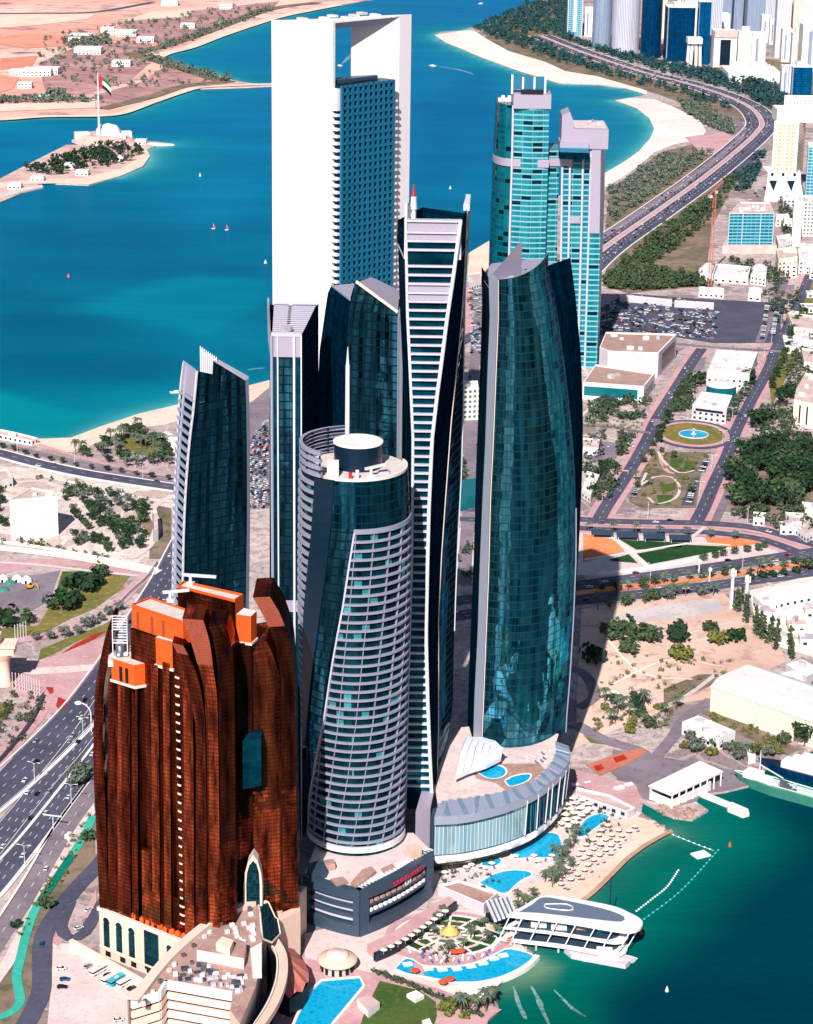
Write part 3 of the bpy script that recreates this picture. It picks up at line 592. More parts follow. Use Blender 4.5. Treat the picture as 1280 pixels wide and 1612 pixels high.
b=MB(); b.grid([[(*p,8) for p in gw[:28]],[(*p,25) for p in gw[:28]]],smooth=True); O('window_wall',b,'podium_glass',T1P); b=MB(); b.grid([[(*p,8) for p in gw[27:]],[(*p,25) for p in gw[27:]]],smooth=True); O('window_wall',b,'podium_dark',T1P)
for i in range(27,58,4):
    p=ra[i]; g=gw[i]; b=MB(); b.tube((g[0],g[1]-.6,8),(p[0],p[1],27),.35,.35,5); O('strut',b,'white_metal',T1P)
lb=[(x+(u-x)*.34,y+(v-y)*.34) for (x,y),(u,v) in zip(ra,rb)]
b=MB(); b.grid([[(*p,2.6) for p in lb],[(p[0],p[1]-1.0,5.6) for p in lb],[(*p,8.2) for p in lb],[(*p,8.2) for p in rb]],smooth=True); b.grid([[(*p,2.6) for p in rb],[(*p,2.6) for p in lb]]); O('white_band',b,'white_metal',T1P)
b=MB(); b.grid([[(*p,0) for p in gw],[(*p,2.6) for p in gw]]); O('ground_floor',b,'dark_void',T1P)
wl=PL('677,1361 703,1356 706,1345 680,1350'); b=MB(); b.prism(wl,0,26); O('end_wall',b,'slate',T1P); b=MB(); b.prism(PL('653,1366 676,1360 684,1320 664,1326'),0,29.5); O('stair_wall',b,'lavender_panel',T1P)
cs=[(735,1160),(758,1160),(780,1166),(793,1180)]; ce=[(716,1222),(738,1212),(765,1204),(789,1192)]
P0=[(*G(*p,38),38) for p in cs]; P1=[(*G(*p,33),33) for p in ce]; b=MB(); b.grid([P1,[((a[0]+c[0])/2,(a[1]+c[1])/2,38.5) for a,c in zip(P0,P1)],P0],smooth=True); b.grid([[(p[0],p[1],p[2]-2.2) for p in P1],P1]); O('canopy',b,'white_metal',T1P)
for k in range(7):
    f=k/6; p=Vector(P1[0]).lerp(Vector(P1[3]),f); q_=Vector(P0[0]).lerp(Vector(P0[3]),f); mdl=(p+q_)/2; mdl.z=38.9; b=MB(); b.path([tuple(p+Vector((0,0,.3))),tuple(mdl),tuple(q_)],.3,4); O('rib',b,'slab_white',T1P)
for nm,s,mat in (('pool_terrace','745,1216 760,1206 800,1202 850,1202 858,1212 830,1235 798,1246 780,1232 750,1226','deck_wood'),):
    b=MB(); b.face([(*p,28.12) for p in PL(s,28.12)]); O(nm,b,mat,T1P)
for s in ('750,1217 764,1207 785,1204 797,1210 798,1219 786,1226 768,1226','792,1229 812,1220 836,1218 832,1230 804,1239'):
    L=smooth_line(PL(s+' '+s.split()[0],28.3),2); b=MB(); b.face([(*p,28.32) for p in L[:-1]]); O('pool',b,'pool_water',T1P); b=MB(); b.grid([[(*p,28.1) for p in offset(L,-.9)],[(*p,28.5) for p in offset(L,-.9)],[(*p,28.5) for p in L]],True); O('pool_edge',b,'kerb_white',T1P)
# ---------------------------------------------------------------- ladder-fronted tower (centre)
rows=[(345,637,727,735,740),(430,638.5,716,732,736),(500,640,705.5,728,732),(560,643,698,723,731),(620,645.5,690,717,730),(690,648.5,682,710,729),(800,647.5,677,702,726),(900,646,674.5,695,721),(1000,643,672.5,690,717),(1100,640,675,690,714),(1180,638,678,690,713),(1262,636.5,682,688,700)]
t2=[(ZH(660,r[0],1011.1),)+r[1:] for r in rows]; zt=t2[0][0]
def t2p(z):
    l,r,e,o=lerp_rows(t2,z); return [(XZ(l,z,1011.1),1011.1,z),(XZ(r,z,1011.1),1011.1,z),(XZ(e,z,1038.9),1038.9,z),(XZ(o,z,1064.8),1064.8,z),(XZ(o,z,1064.8)-22,1079.6,z),(XZ(l,z,1011.1)-3.5,1046.3,z)]
T=E('ladder_tower',(XZ(660,0,1018.5),1032.4,0),'tallest dark glass tower, waisted, its narrow front striped with white floor bands like a ladder','tower','glass towers of the high-rise cluster')
zs=zr(20,zt,40); qs=[t2p(z) for z in zs]
dropz=lambda i,z:z if (i<4 or z<zt-.1) else z-18.0
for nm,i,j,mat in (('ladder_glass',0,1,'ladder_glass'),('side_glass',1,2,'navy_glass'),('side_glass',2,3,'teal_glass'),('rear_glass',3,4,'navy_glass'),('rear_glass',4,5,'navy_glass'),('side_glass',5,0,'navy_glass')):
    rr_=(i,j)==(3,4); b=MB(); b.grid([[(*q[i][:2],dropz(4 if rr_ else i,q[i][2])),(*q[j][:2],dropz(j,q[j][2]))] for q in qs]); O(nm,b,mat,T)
for i in (0,1):
    b=MB()
    b.path([(q[i][0]+(.5 if i==0 else -.5),q[i][1]-.8,q[i][2]) for q in qs],1.15 if i else .9,4); O('corner_rail',b,'white_metal',T)
b=MB(); b.path([(q[2][0],q[2][1],q[2][2]) for q in qs],.5,4); O('edge_fin',b,'stone_trim',T)
b=MB(); b.path([(q[3][0],q[3][1],q[3][2]) for q in qs[10:]],.55,4); O('edge_fin',b,'white_metal',T)
k=0; z=zt
while z>32:
    p=t2p(z); gap={0:5.2,1:3.9,3:7.4}.get(k,4.05)
    if k not in (): b=MB(); b.box((p[0][0]+p[1][0])/2,1011.1-.6,z-1.0,p[1][0]-p[0][0],2.0,.9); O('floor_band',b,'slab_white' if z>105 else 'white_metal',T)
    if k in (0,1,6,7):
        p2=t2p(z-gap); b=MB(); b.grid([[(p2[0][0],1010.5,z-gap),(p2[1][0],1010.5,z-gap)],[(p[0][0],1010.5,z-1),(p[1][0],1010.5,z-1)]]); O('louvre_panel',b,'lavender_panel',T)
    z-=gap; k+=1
q=qs[-1]; b=MB(); b.face([(x,y,zt-18.2) for x,y,_ in q]); O('roof',b,'roof_grey',T)
b=MB(); b.grid([[(q[0][0],q[0][1]+1.5,zt-18.2),(q[1][0],q[1][1]+1.5,zt-18.2)],[(q[0][0],q[0][1]+1.5,zt),(q[1][0],q[1][1]+1.5,zt)],[(q[0][0],q[0][1],zt),(q[1][0],q[1][1],zt)]]); O('parapet',b,'white_metal',T)
b=MB(); p=Vector((XZ(737,zt,1055.5),1055.5,zt)); zf=ZH(740,318,1062.9)
b.prism([(p.x-2.5,1038.9),(p.x+.3,1038.9),(XZ(741,zt,1064.8),1064.8),(XZ(741,zt,1064.8)-2,1064.8)],zt-1,zt+2); b.prism([(XZ(738,zt,1055.5),1051.8),(XZ(741,zt,1064.8),1064.8),(XZ(741,zt,1064.8)-2.4,1064.8)],zt+2,zf); O('crown_fin',b,'white_metal',T)
b=MB(); P=[(XZ(637,zt,1012.9),1012.9,zt-1),(XZ(637,zt,1012.9),1012.9,ZH(639,318,1012.9)),(XZ(641,zt,1016.6),1016.6,ZH(642,322,1016.6)),(XZ(646,zt,1025.9),1025.9,ZH(650,338,1025.9)),(XZ(648,zt,1029.6),1029.6,zt-1)]; b.face(P); b.face([(a+1.2,c+.6,d) for a,c,d in P][::-1]); b.grid([P,[(a+1.2,c+.6,d) for a,c,d in P]],True); O('crown_fin',b,'white_metal',T)
mx,my=XZ(651,zt,1023.1),1023.1; zm=[ZH(651,v,my) for v in (345,329,309,290)]
b=MB(); b.tube((mx,my,zt-18),(mx,my,zm[1]),1.6,1.2); b.tube((mx,my,zm[1]),(mx,my,zm[2]),1.7,1.3); O('mast',b,'white_metal',T); b=MB(); b.tube((mx,my,zm[2]),(mx,my,zm[3]),1.2,.2); b.bar((mx-4,my,zm[1]+.3),(mx+.6,my,zm[1]+.3),1,.8); O('mast_tip',b,'red_paint',T)
bmu(T,XZ(684,zt,1029.6),1029.6,zt-9,.2,7); roof_kit(T,[(XZ(665,zt,1027.7),1027.7),(XZ(705,zt,1035.2),1035.2)],zt-18,5)
# ---------------------------------------------------------------- dark twin-leaf tower behind the round tower
rows=[(449,522,551),(521,511.5,547.5),(584,503,545),(650,500,542),(800,496,536),(1000,494,530)]
t3=[(ZH(540,r[0],1064.8),)+r[1:] for r in rows]
T=E('twin_leaf_tower',(XZ(570,0,1078.7),1083.3,0),'dark glass tower with two sloping leaf crowns, standing behind the round balcony tower','tower','glass towers of the high-rise cluster')
zA=ZH(551,471.6,1064.8); zB=ZH(626.5,491,1055.5); Yl,Yf=1103.7,1064.8
pr=lambda z:(XZ(626.5-2*(ZH(626,491,1055.5)-z)/80 if z>100 else 622,z,1055.5),1055.5,z)
zs=zr(20,zB-2,24)
def t3p(z): l,m=lerp_rows(t3,z); return (XZ(l,z,Yl),Yl,z),(XZ(m,z,Yf),Yf,z)
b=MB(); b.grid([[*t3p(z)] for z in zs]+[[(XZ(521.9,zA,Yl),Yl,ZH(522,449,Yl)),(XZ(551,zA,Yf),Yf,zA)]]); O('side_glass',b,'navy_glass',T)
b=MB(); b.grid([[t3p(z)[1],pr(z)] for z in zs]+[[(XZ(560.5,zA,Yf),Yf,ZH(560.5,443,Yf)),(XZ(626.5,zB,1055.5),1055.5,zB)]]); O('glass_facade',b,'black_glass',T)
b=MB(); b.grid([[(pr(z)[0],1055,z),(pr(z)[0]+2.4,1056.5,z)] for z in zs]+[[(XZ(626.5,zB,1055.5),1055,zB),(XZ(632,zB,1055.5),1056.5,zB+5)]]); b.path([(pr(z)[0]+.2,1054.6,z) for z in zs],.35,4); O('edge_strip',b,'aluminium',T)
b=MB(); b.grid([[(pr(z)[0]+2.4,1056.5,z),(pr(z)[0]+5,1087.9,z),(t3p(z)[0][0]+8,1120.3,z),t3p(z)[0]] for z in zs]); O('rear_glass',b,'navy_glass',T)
zz=zB-1; b=MB(); b.face([(XZ(560.5,zA,1065.7),1065.7,ZH(561,445,1065.7)),(XZ(626.5,zB,1056.5),1056.5,zB-.6),(XZ(629,zB,1097.2),1097.2,ZH(627,457,1097.2)),(XZ(585,zB,1111.1),1111.1,ZH(585,436,1111.1))]); O('roof',b,'lavender_panel',T)
b=MB(); b.face([(XZ(522.5,zA,Yl),Yl,ZH(522,449.5,Yl)),(XZ(551,zA,Yf+.4),Yf+.4,zA),(XZ(558,zA,1072.2),1072.2,ZH(558,446,1072.2))]); O('roof',b,'lavender_panel',T)
b=MB(); b.bar((XZ(560.5,zA,1064.3),1064.3,ZH(560.5,443,1064.3)),(XZ(626.5,zB,1055.1),1055.1,zB),.8,1.2); O('parapet',b,'stone_trim',T)
b=MB(); b.bar((XZ(522,zA,Yl-.5),Yl-.5,ZH(522,449,Yl)),(XZ(551,zA,Yf-.5),Yf-.5,zA),.6,.8); O('parapet',b,'aluminium',T)
# ---------------------------------------------------------------- slim tower with the framed centre bay
T=E('slim_framed_tower',(XZ(450,0,1023.1),1032.4,0),'slim tower with white framed centre bay and louvred crown, behind the copper hotel','tower','glass towers of the high-rise cluster')
Yf=1018.5; ztf=ZH(450,528,Yf); zs=zr(0,ztf,20)
xl=lambda z:XZ(427+3.5*(ztf-z)/ztf*1.2,z,Yf); xr=lambda z:XZ(475+.5*(ztf-z)/ztf,z,Yf)
fx=lambda f:(lambda z:xl(z)+(xr(z)-xl(z))*f)
zlo=ZH(450,562,Yf)
def bay(nm,f0,f1,mat,dy=0,z0=0,z1=None):
    b=MB(); zz_=[z for z in zr(z0,z1 or ztf,16)]; b.grid([[(fx(f0)(z),Yf+dy,z),(fx(f1)(z),Yf+dy,z)] for z in zz_]); O(nm,b,mat,T)
bay('glass_facade',0,1,'ladder_glass',0.6); bay('glass_facade',.24,.72,'black_glass',0.2)
for f,wd in ((.01,1.5),(.21,.8),(.75,1.2),(.985,.7)):
    b=MB(); b.path([(fx(f)(z),Yf-.3,z) for z in zs],wd*.62,4); O('frame_mullion',b,'white_metal' if f!=.01 else 'aluminium',T)
bay('louvre_panel',.02,1,'lavender_panel',-.1,zlo,ztf); z1=ZH(450,945,Yf); z2=ZH(450,963,Yf); bay('louvre_panel',.02,1,'lavender_panel',-.1,z2,z1)
zb=ZH(465,480,1064.8)
b=MB(); xb=lambda z:XZ(501.5,z,1064.8)
b.grid([[(xr(z),Yf,z),(xb(z),1064.8,z)] for z in zs]+[[(xr(ztf),Yf,ztf),(xb(ztf),1064.8,ZH(501.5,476,1064.8))]]); O('side_glass',b,'black_glass',T)
b=MB(); b.grid([[(XZ(424.5,z,1064.8),1064.8,z),(xl(z),Yf,z)] for z in zs]); b.grid([[(xb(z),1064.8,z),(XZ(424.5,z,1064.8),1064.8,z)] for z in zs+[zb]]); O('rear_glass',b,'navy_glass',T)
P=[]; 
for i in range(7):
    f=i/6; Y=Yf+50*f; z=ztf+(zb-ztf)*(f**1.3); P.append([(XZ(428.5+3*f,z,Y),Y,z),(XZ(450+5*f,z,Y),Y,z-.0)]); P[-1]+=[(XZ(455+5*f,z,Y),Y,z),(XZ(474+25*f,z,Y),Y,z)]
b=MB(); b.grid([p[:2] for p in P]); b.grid([p[2:] for p in P]); O('louvre_roof',b,'lavender_panel',T)
b=MB(); b.grid([[(*p[1][:2],p[1][2]-1.5),(*p[2][:2],p[2][2]-1.5)] for p in P]); O('roof_slot',b,'dark_void',T)
for i in range(0,16):
    f=(i+.5)/16; Y=Yf+50*f; z=ztf+(zb-ztf)*(f**1.3); b=MB(); b.bar((XZ(428.5+3*f,z,Y),Y,z+.2),(XZ(474+25*f,z,Y),Y,z+.2),.25,.3); O('louvre',b,'slab_white',T)
b=MB(); Fn=[(XZ(426,ztf,1022.2),1022.2,ZH(426,520,1022.2)),(XZ(422,ztf,1046.3),1046.3,ZH(421,490,1046.3)),(XZ(421,ztf,1064.8),1064.8,ZH(421.5,468,1064.8)),(XZ(424,ztf,1064.8),1064.8,ZH(424,470,1064.8)),(XZ(425,ztf,1046.3),1046.3,ZH(425,495,1046.3))]; b.face(Fn); b.grid([[(x,y,z-14) for x,y,z in Fn],Fn],True); O('crown_fin',b,'slab_white',T)
b=MB(); b.box((xl(ztf)+xr(ztf))/2,Yf+1,ztf-.5,(xr(ztf)-xl(ztf)),3,1.6); O('parapet',b,'slab_white',T); roof_kit(T,[(XZ(450,ztf,1021.3),1022.2)],ztf+1,9)
# ---------------------------------------------------------------- lattice-sided tower (left)
T=E('lattice_sided_tower',(XZ(335,0,1023.1),1027.7,0),'leftmost dark glass tower with a pale ladder lattice down its narrow left side','tower','glass towers of the high-rise cluster')
rows=[(581,290,310.5,391),(602,286.5,308.5,391.5),(643,283,305,392.5),(697,280,298,393.5),(766,276.5,292.7,394),(834,274.5,289.5,394),(910,273,288,393),(1240,268,284,388)]
t4=[(ZH(310,r[0],1009.2),)+r[1:] for r in rows]; zt=t4[0][0] if False else ZH(310,584,1009.2)
def t4p(z): l,m,r=lerp_rows(t4,z); return (XZ(l,z,1025.9),1025.9,z),(XZ(m,z,1009.2),1009.2,z),(XZ(r-5,z,1029.6),1029.6,z),(XZ(r,z,1031.5),1031.5,z)
zs=zr(0,zt,24); qs=[t4p(z) for z in zs]; q=qs[-1]
b=MB(); b.grid([[a[0],a[1]] for a in qs]); O('side_glass',b,'navy_glass',T)
zs1=ZH(336.4,566.4,1016.6); zs2=ZH(388,598,1029.6)
cut=lambda a,f:tuple(a[1][k]+(a[2][k]-a[1][k])*f for k in range(3))
qb=[a for a in qs if a[0][2]<zt-13]; zn0,zn1=zt,ZH(331,589,1016)
b=MB(); b.grid([[a[1],cut(a,.33)] for a in qb]+[[(*q[1][:2],zn0),(*cut(q,.33)[:2],zn1)]]); b.grid([[cut(a,.33),cut(a,.66),a[2]] for a in qb]+[[(*cut(q,.33)[:2],zs1),(*cut(q,.66)[:2],zs1+(zs2-zs1)*.5+.6),(*q[2][:2],zs2)]],u0=13); O('glass_facade',b,'black_glass',T)
b=MB(); b.grid([[(a[2][0],a[2][1]-.3,a[2][2]),a[3]] for a in qb]+[[(q[2][0],q[2][1]-.3,zs2),(*q[3][:2],zs2)]]); O('edge_strip',b,'aluminium',T)
b=MB(); b.grid([[a[3],(a[3][0]-4,1055.5,a[3][2]),(a[0][0]+4,1055.5,a[0][2]),a[0]] for a in qb]+[[(*q[3][:2],zs2),(q[3][0]-4,1055.5,zs2-12),(q[0][0]+4,1055.5,zt-15),q[0]]]); O('rear_glass',b,'navy_glass',T)
for i in (0,1):
    b=MB(); b.path([(a[i][0],a[i][1]-.4,a[i][2]) for a in qs],.8,4); O('corner_rail',b,'slab_white',T)
b=MB(); b.path([tuple(Vector(a[0]).lerp(Vector(a[1]),.32)+Vector((-.4,-.5,0))) for a in qs],.9,4); O('corner_rail',b,'aluminium',T)
z=zt-14
while z>20:
    a=t4p(z); b=MB(); b.bar((a[0][0]-.4,a[0][1]-.6,z),(a[1][0],a[1][1]-.9,z),1.1,1.3); O('floor_band',b,'aluminium',T); z-=4.05
b=MB(); a=t4p(zt-13); b.grid([[(a[0][0]-.3,a[0][1]-.5,zt-13),(a[1][0],a[1][1]-.6,zt-13)],[(q[0][0]-.3,q[0][1]-.5,zt+1),(q[1][0],q[1][1]-.6,zt+.5)]]); O('louvre_panel',b,'lavender_panel',T)
b=MB(); b.face([(p[0]+dx,p[1]+dy,zt-15.5) for p,dx,dy in ((q[0],1,0),(q[1],1,2),(q[2],-1,1.5),((q[3][0]-4,1055.5),-.5,-.5),((q[0][0]+4,1055.5),.5,-.5))]); O('roof',b,'roof_grey',T)
pk=(XZ(316,zt,1029),1029,ZH(316,548,1029)); p2=(XZ(341,zt,1021),1021,ZH(341,565,1021)); p3=(XZ(391,zt,1035.2),1035.2,zs2)
b=MB(); b.grid([[(pk[0],pk[1],zt-14),(p2[0],p2[1],zt-14),(p3[0],p3[1],zt-14)],[pk,p2,p3]]); b.grid([[(p3[0],p3[1]+1,zt-14),(p2[0],p2[1]+1,zt-14),(pk[0],pk[1]+1,zt-14)],[(x,y+1,z) for x,y,z in (p3,p2,pk)]]); O('crown_screen',b,'slab_white',T)
for i in range(9):
    f=i/8; p=Vector(pk).lerp(Vector(p2),f); b=MB(); b.box(p.x,p.y-.4,zt-12,.5,.5,p.z-zt+13); O('crown_rib',b,'white_metal',T)
b=MB(); b.bar((*cut(q,.33)[:2],zs1),(q[2][0],q[2][1],zs2),.9,.7); O('parapet',b,'slab_white',T)
# ---------------------------------------------------------------- round balcony tower
PY=976.0
def pz(py,ph): # height where the row py meets the cylinder front at angle ph
    return ZH(560,py,PY-22*math.cos(R(ph)))
prow=sorted([(ZH(560,r[0],PY),r[1],r[2]) for r in [(735,476.5,640),(800,476,643),(870,475,643.5),(950,475,642),(1130,480,637.5),(1230,484,635),(1340,491,632)]])
def cyl(z):
    a,c=lerp_rows(prow,z); xa,xc=XZ(a,z,PY),XZ(c,z,PY); return (xa+xc)/2,(xc-xa)/2
def cp(z,ph,dr=0.0):
    cx,r=cyl(z); return (cx+(r+dr)*math.sin(R(ph)),PY-(r+dr)*math.cos(R(ph)),z)
zpod=23.0; zroof=ZH(560,757,PY-22); zlat=ZH(560,832,PY-22); zcr=ZH(476,690,PY)
T=E('round_balcony_tower',(cyl(30)[0],PY,0),'round tower wrapped in curved white balcony rows under a green glass top and drum','tower')
zs=zr(zpod-1,zroof,30)
arc=lambda z,a,b_,n,dr=0:[cp(z,a+(b_-a)*i/n,dr) for i in range(n+1)]
b=MB(); b.grid([[cp(z,360*i/48) for i in range(48)] for z in zs],True,smooth=True); O('glass_facade',b,'room_glass',T)
b=MB(); zz=zr(zlat+.5,zroof,5); b.grid([arc(z,-38,112,30,.7) for z in zz],smooth=True); O('glass_crown',b,'pearl_glass',T)
b=MB(); zz=zr(zpod+2,zlat+.5,24)
lb=sorted([(ZH(500,r[0],PY-18),r[1]) for r in [(830,0),(880,-5),(950,-11.5),(1040,-23),(1130,-34),(1220,-52),(1340,-84)]])
ph0=lambda z:lerp_rows(lb,z)[0]
fb=sorted([(ZH(500,r[0],PY-16),r[1],r[2]) for r in [(763,-42,-21),(850,-47,-26),(900,-52,-30),(990,-61,-40),(1090,-67,-55),(1185,-71,-69)]])
fnb=lambda z:lerp_rows(fb,z)
b.grid([arc(z,fnb(z)[1],max(ph0(z),fnb(z)[1]+1),10,.35) for z in zz],smooth=True); O('glass_facade',b,'black_glass',T)
b=MB(); zz=zr(ZH(500,1185,PY-16),zroof,20); b.grid([[cp(z,fnb(z)[0]-1,2.2),cp(z,fnb(z)[1],1.2)] for z in zz]); b.grid([[cp(z,fnb(z)[1],1.2),cp(z,fnb(z)[1],-1)] for z in zz]); b.grid([[cp(z,fnb(z)[0]-1,-1),cp(z,fnb(z)[0]-1,2.2)] for z in zz]); O('slanting_fin_wall',b,'dark_panel',T)
def band(z,a,b_,h,dr=1.3,n=None,th=.0):
    n=n or max(3,int((b_-a)/6)); m_=MB()
    o=arc(z,a,b_,n,dr); i_=arc(z,a,b_,n,dr-1.6); up=lambda L:[(x,y,zz+h) for x,y,zz in L]
    m_.grid([i_,o,up(o),up(i_)],smooth=False); m_.face([i_[0],o[0],up(o)[0],up(i_)[0]][::-1]); m_.face([i_[-1],o[-1],up(o)[-1],up(i_)[-1]])
    return m_
FH=4.2; z=zlat-1.8; k=0; plain('balcony_grey',(152,152,174),.6,0,.05)
while z>zpod+3:
    O('balcony',band(z,ph0(z),112,.92 if k else 2.2),'balcony_grey',T); z-=FH; k+=1
zz=zr(zpod+4,zlat-1,30)
for j in range(15):
    P=[(zq,ph0(zq)*.55+j*19+2-19*2) for zq in zz]; P=[p for p in P if ph0(p[0])+2<p[1]<110]
    if len(P)<3: continue
    d=MB(); d.grid([[cp(zq,ph,-1),cp(zq,ph,.9),cp(zq,ph+.8,.9),cp(zq,ph+.8,-1)] for zq,ph in P]); O('partition_wall',d,'balcony_grey',T)
d=MB(); d.grid([[cp(zq,ph0(zq)-.4,-.5),cp(zq,ph0(zq)-.4,1.4),cp(zq,ph0(zq)+1.4,1.4),cp(zq,ph0(zq)+1.4,-.5)] for zq in zz]); O('edge_rib',d,'slab_white',T)
m_=band(z+FH-4.4,ph0(z)-2,112,2.6,1.6); O('base_ring',m_,'white_metal',T)
# left shell
z=zcr-2.2; k=0
while z>70:
    a,b_=-112,fnb(z)[0]-2
    if z>zroof: b_=-36; a=-175
    m_=band(z,a,b_,1.3 if z<zroof else 1.7,2.0 if z<zroof else 1.6); O('balcony',m_,'balcony_grey',T)
    z-=FH if z<zroof+2 else 3.3; k+=1
for ph in range(-170,-36,22):
    b=MB(); b.tube(cp(zroof,ph,.8),cp(zcr-.6,ph,.8),.6,.6,4); O('crown_post',b,'dark_panel',T)
b=MB(); b.face([cp(zroof,360*i/48) for i in range(48)]); O('roof',b,'copper_roof',T)
cx,r=cyl(zroof); dx=XZ(564,zroof+14,PY+1); rd=(XZ(602,zroof+14,PY)-XZ(526,zroof+14,PY))/2
ztop=ZH(564,693,PY+1)
b=MB(); b.lathe(dx,PY+1,[(rd,zroof),(rd,ztop-.4)],40,cap=False); O('drum',b,'dark_panel',T)
b=MB(); b.lathe(dx,PY+1,[(rd+.5,ztop-.8),(rd+.5,ztop),(rd-.8,ztop+.1),(rd*.55,ztop-.5),(rd*.3,ztop-.4),(.1,ztop-.4)],40); O('drum_roof',b,'roof_white',T)
b=MB(); b.grid([[cp(zroof,-20+i*4,.6) for i in range(34)],[cp(zroof+1.2,-20+i*4,.6) for i in range(34)]]); b.grid([[cp(zroof+1.2,-20+i*4,.6) for i in range(34)],[cp(zroof+1.2,-20+i*4,-.2) for i in range(34)]]); b.grid([[cp(zroof+1.2,-20+i*4,-.2) for i in range(34)],[cp(zroof,-20+i*4,-.2) for i in range(34)]]); O('parapet',b,'roof_white',T)
x,y=XZ(547,zroof+20,PY+16),PY+16; b=MB(); b.tube((x,y,zroof),(x,y,ZH(547,575,y)),1.1,1.0,8); b.tube((x,y,ZH(547,575,y)),(x,y,ZH(547,546,y)),.8,.15,8); O('spire',b,'white_metal',T)
p=cp(zroof,25,-5); bmu(T,p[0],p[1],zroof,.5,7)
p=cp(zroof,5,-4); b=MB(); b.tube((p[0],p[1],zroof),(p[0],p[1],zroof+4),.9,.9); O('vent_stack',b,'white_metal',T); p=cp(zroof,-4,-4); b=MB(); b.box(p[0],p[1],zroof,1.6,1.6,2.8); O('plant_unit',b,'red_paint',T)
p=cp(zroof,-30,-5); b=MB(); b.box(p[0],p[1],zroof,5,4,7); O('plant_unit',b,'roof_white',T); p=cp(zroof,55,-7); b=MB(); b.box(p[0],p[1],zroof,5,4,1); O('plant_unit',b,'roof_grey',T)
# podium
A=G(566,1475); Bp=G(680,1410); Cp=G(478,1448); hp=zpod
T=E('slate_podium',(A[0],A[1],0),'slate framed podium with recessed terraces and pink hotel lettering below the round balcony tower','building')
far1=(Bp[0]-9,Bp[1]+20); far2=(Cp[0]+6,Cp[1]+44)
ctl=lambda a,c,bul:[(a[0]+(c[0]-a[0])*f+bul[0]*4*f*(1-f),a[1]+(c[1]-a[1])*f+bul[1]*4*f*(1-f)) for f in [i/10 for i in range(11)]]
fr=ctl(A,Bp,(1.6,-2.6)); fl=ctl(A,Cp,(-.8,-1.6))
b=MB(); b.face([(x,y,hp-.6) for x,y in fl[::-1]+fr[1:]+[far1,far2]]); O('roof_terrace',b,'paving_pale',T)
def wallband(L,z0,z1,d0,d1,mat,nm,i0=0,i1=None,mi=0):
    L0=offset(L,d0)[i0:i1]; L1=offset(L,d1)[i0:i1]; m_=MB(); m_.grid([[(*p,z0) for p in L1],[(*p,z0) for p in L0],[(*p,z1) for p in L0],[(*p,z1) for p in L1]]); 
    m_.face([(*L0[0],z0),(*L0[0],z1),(*L1[0],z1),(*L1[0],z0)]); m_.face([(*L0[-1],z0),(*L0[-1],z1),(*L1[-1],z1),(*L1[-1],z0)])
    return O(nm,m_,mat,T)
for L,s in ((fr,1),(fl,-1)):
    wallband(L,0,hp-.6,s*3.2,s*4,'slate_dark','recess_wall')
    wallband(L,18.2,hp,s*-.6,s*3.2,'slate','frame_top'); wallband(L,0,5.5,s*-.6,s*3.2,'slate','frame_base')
    wallband(L,5.4,18.3,s*-.6,s*3.2,'slate','frame_post',0,2); wallband(L,5.4,18.3,s*-.6,s*3.2,'slate','frame_post',9,11)
    wallband(L,9.2,10.5,s*0,s*3.2,'slate','terrace_ledge',1,10); wallband(L,13.6,14.8,s*0,s*3.2,'slate','terrace_ledge',1,10)
    wallband(L,14.8,16.8,s*2.6,s*3.2,'deck_wood' if s>0 else 'slab_white','terrace_back',1,10)
    if s<0:
        for zz in (6.5,11.2): wallband(L,zz,zz+2.2,s*1.8,s*3.0,'slab_white','terrace_seating',1,10)
aw=offset(fr,.7); aa=math.atan2(fr[9][1]-fr[1][1],fr[9][0]-fr[1][0])
def on(P,f): k=f*(len(P)-1); i=min(int(k),len(P)-2); t_=k-i; return (P[i][0]+(P[i+1][0]-P[i][0])*t_,P[i][1]+(P[i+1][1]-P[i][1])*t_)
for i in range(13):
    x,y=on(aw,.14+.72*i/12); b=MB(); b.box(x,y,10.5,1.7,1.3,1.5,aa); O('terrace_awning',b,'white_paint',T)
for i in range(11):
    x,y=on(aw,.14+.72*i/10); b=MB(); b.box(x,y,14.8,2.2,1.2,1.3,aa); O('terrace_screen',b,'deck_wood',T)
L=fr; a=math.atan2(L[8][1]-L[3][1],L[8][0]-L[3][0])
def text(s,size,x,y,z,a,mat,T,nm,tilt=90,ext=.12):
    c=bpy.data.curves.new(nm,'FONT'); c.body=s; c.size=size; c.extrude=ext; c.align_x='CENTER'
    o=bpy.data.objects.new('tmp',c); COL.objects.link(o); o.rotation_euler=(R(tilt),0,a); bpy.context.view_layer.update()
    me=bpy.data.meshes.new_from_object(o.evaluated_get(bpy.context.evaluated_depsgraph_get())); mw=o.matrix_world.copy(); bpy.data.objects.remove(o)
    me.transform(mw); me.materials.clear(); me.materials.append(MAT[mat]); q=bpy.data.objects.new(nm,me); COL.objects.link(q); q.parent=T; q.location=Vector((x,y,z))-wloc(T); return q
plain('sign_red',(226,30,86),.5,var=.02); mp_=offset(fr,-1.0)[6]
text('GRAND HYATT',3.3,mp_[0],mp_[1],18.9,a,'sign_red',T,'sign_lettering')
mp_=offset(fr,-.1)[6]; b=MB(); b.box(mp_[0],mp_[1]+1.2,14.6,5.5,.6,3.7,a); O('sign_panel',b,'slate',T); text('GH',3.2,mp_[0]+.2,mp_[1]+.6,15.0,a,'white_paint',T,'sign_emblem')
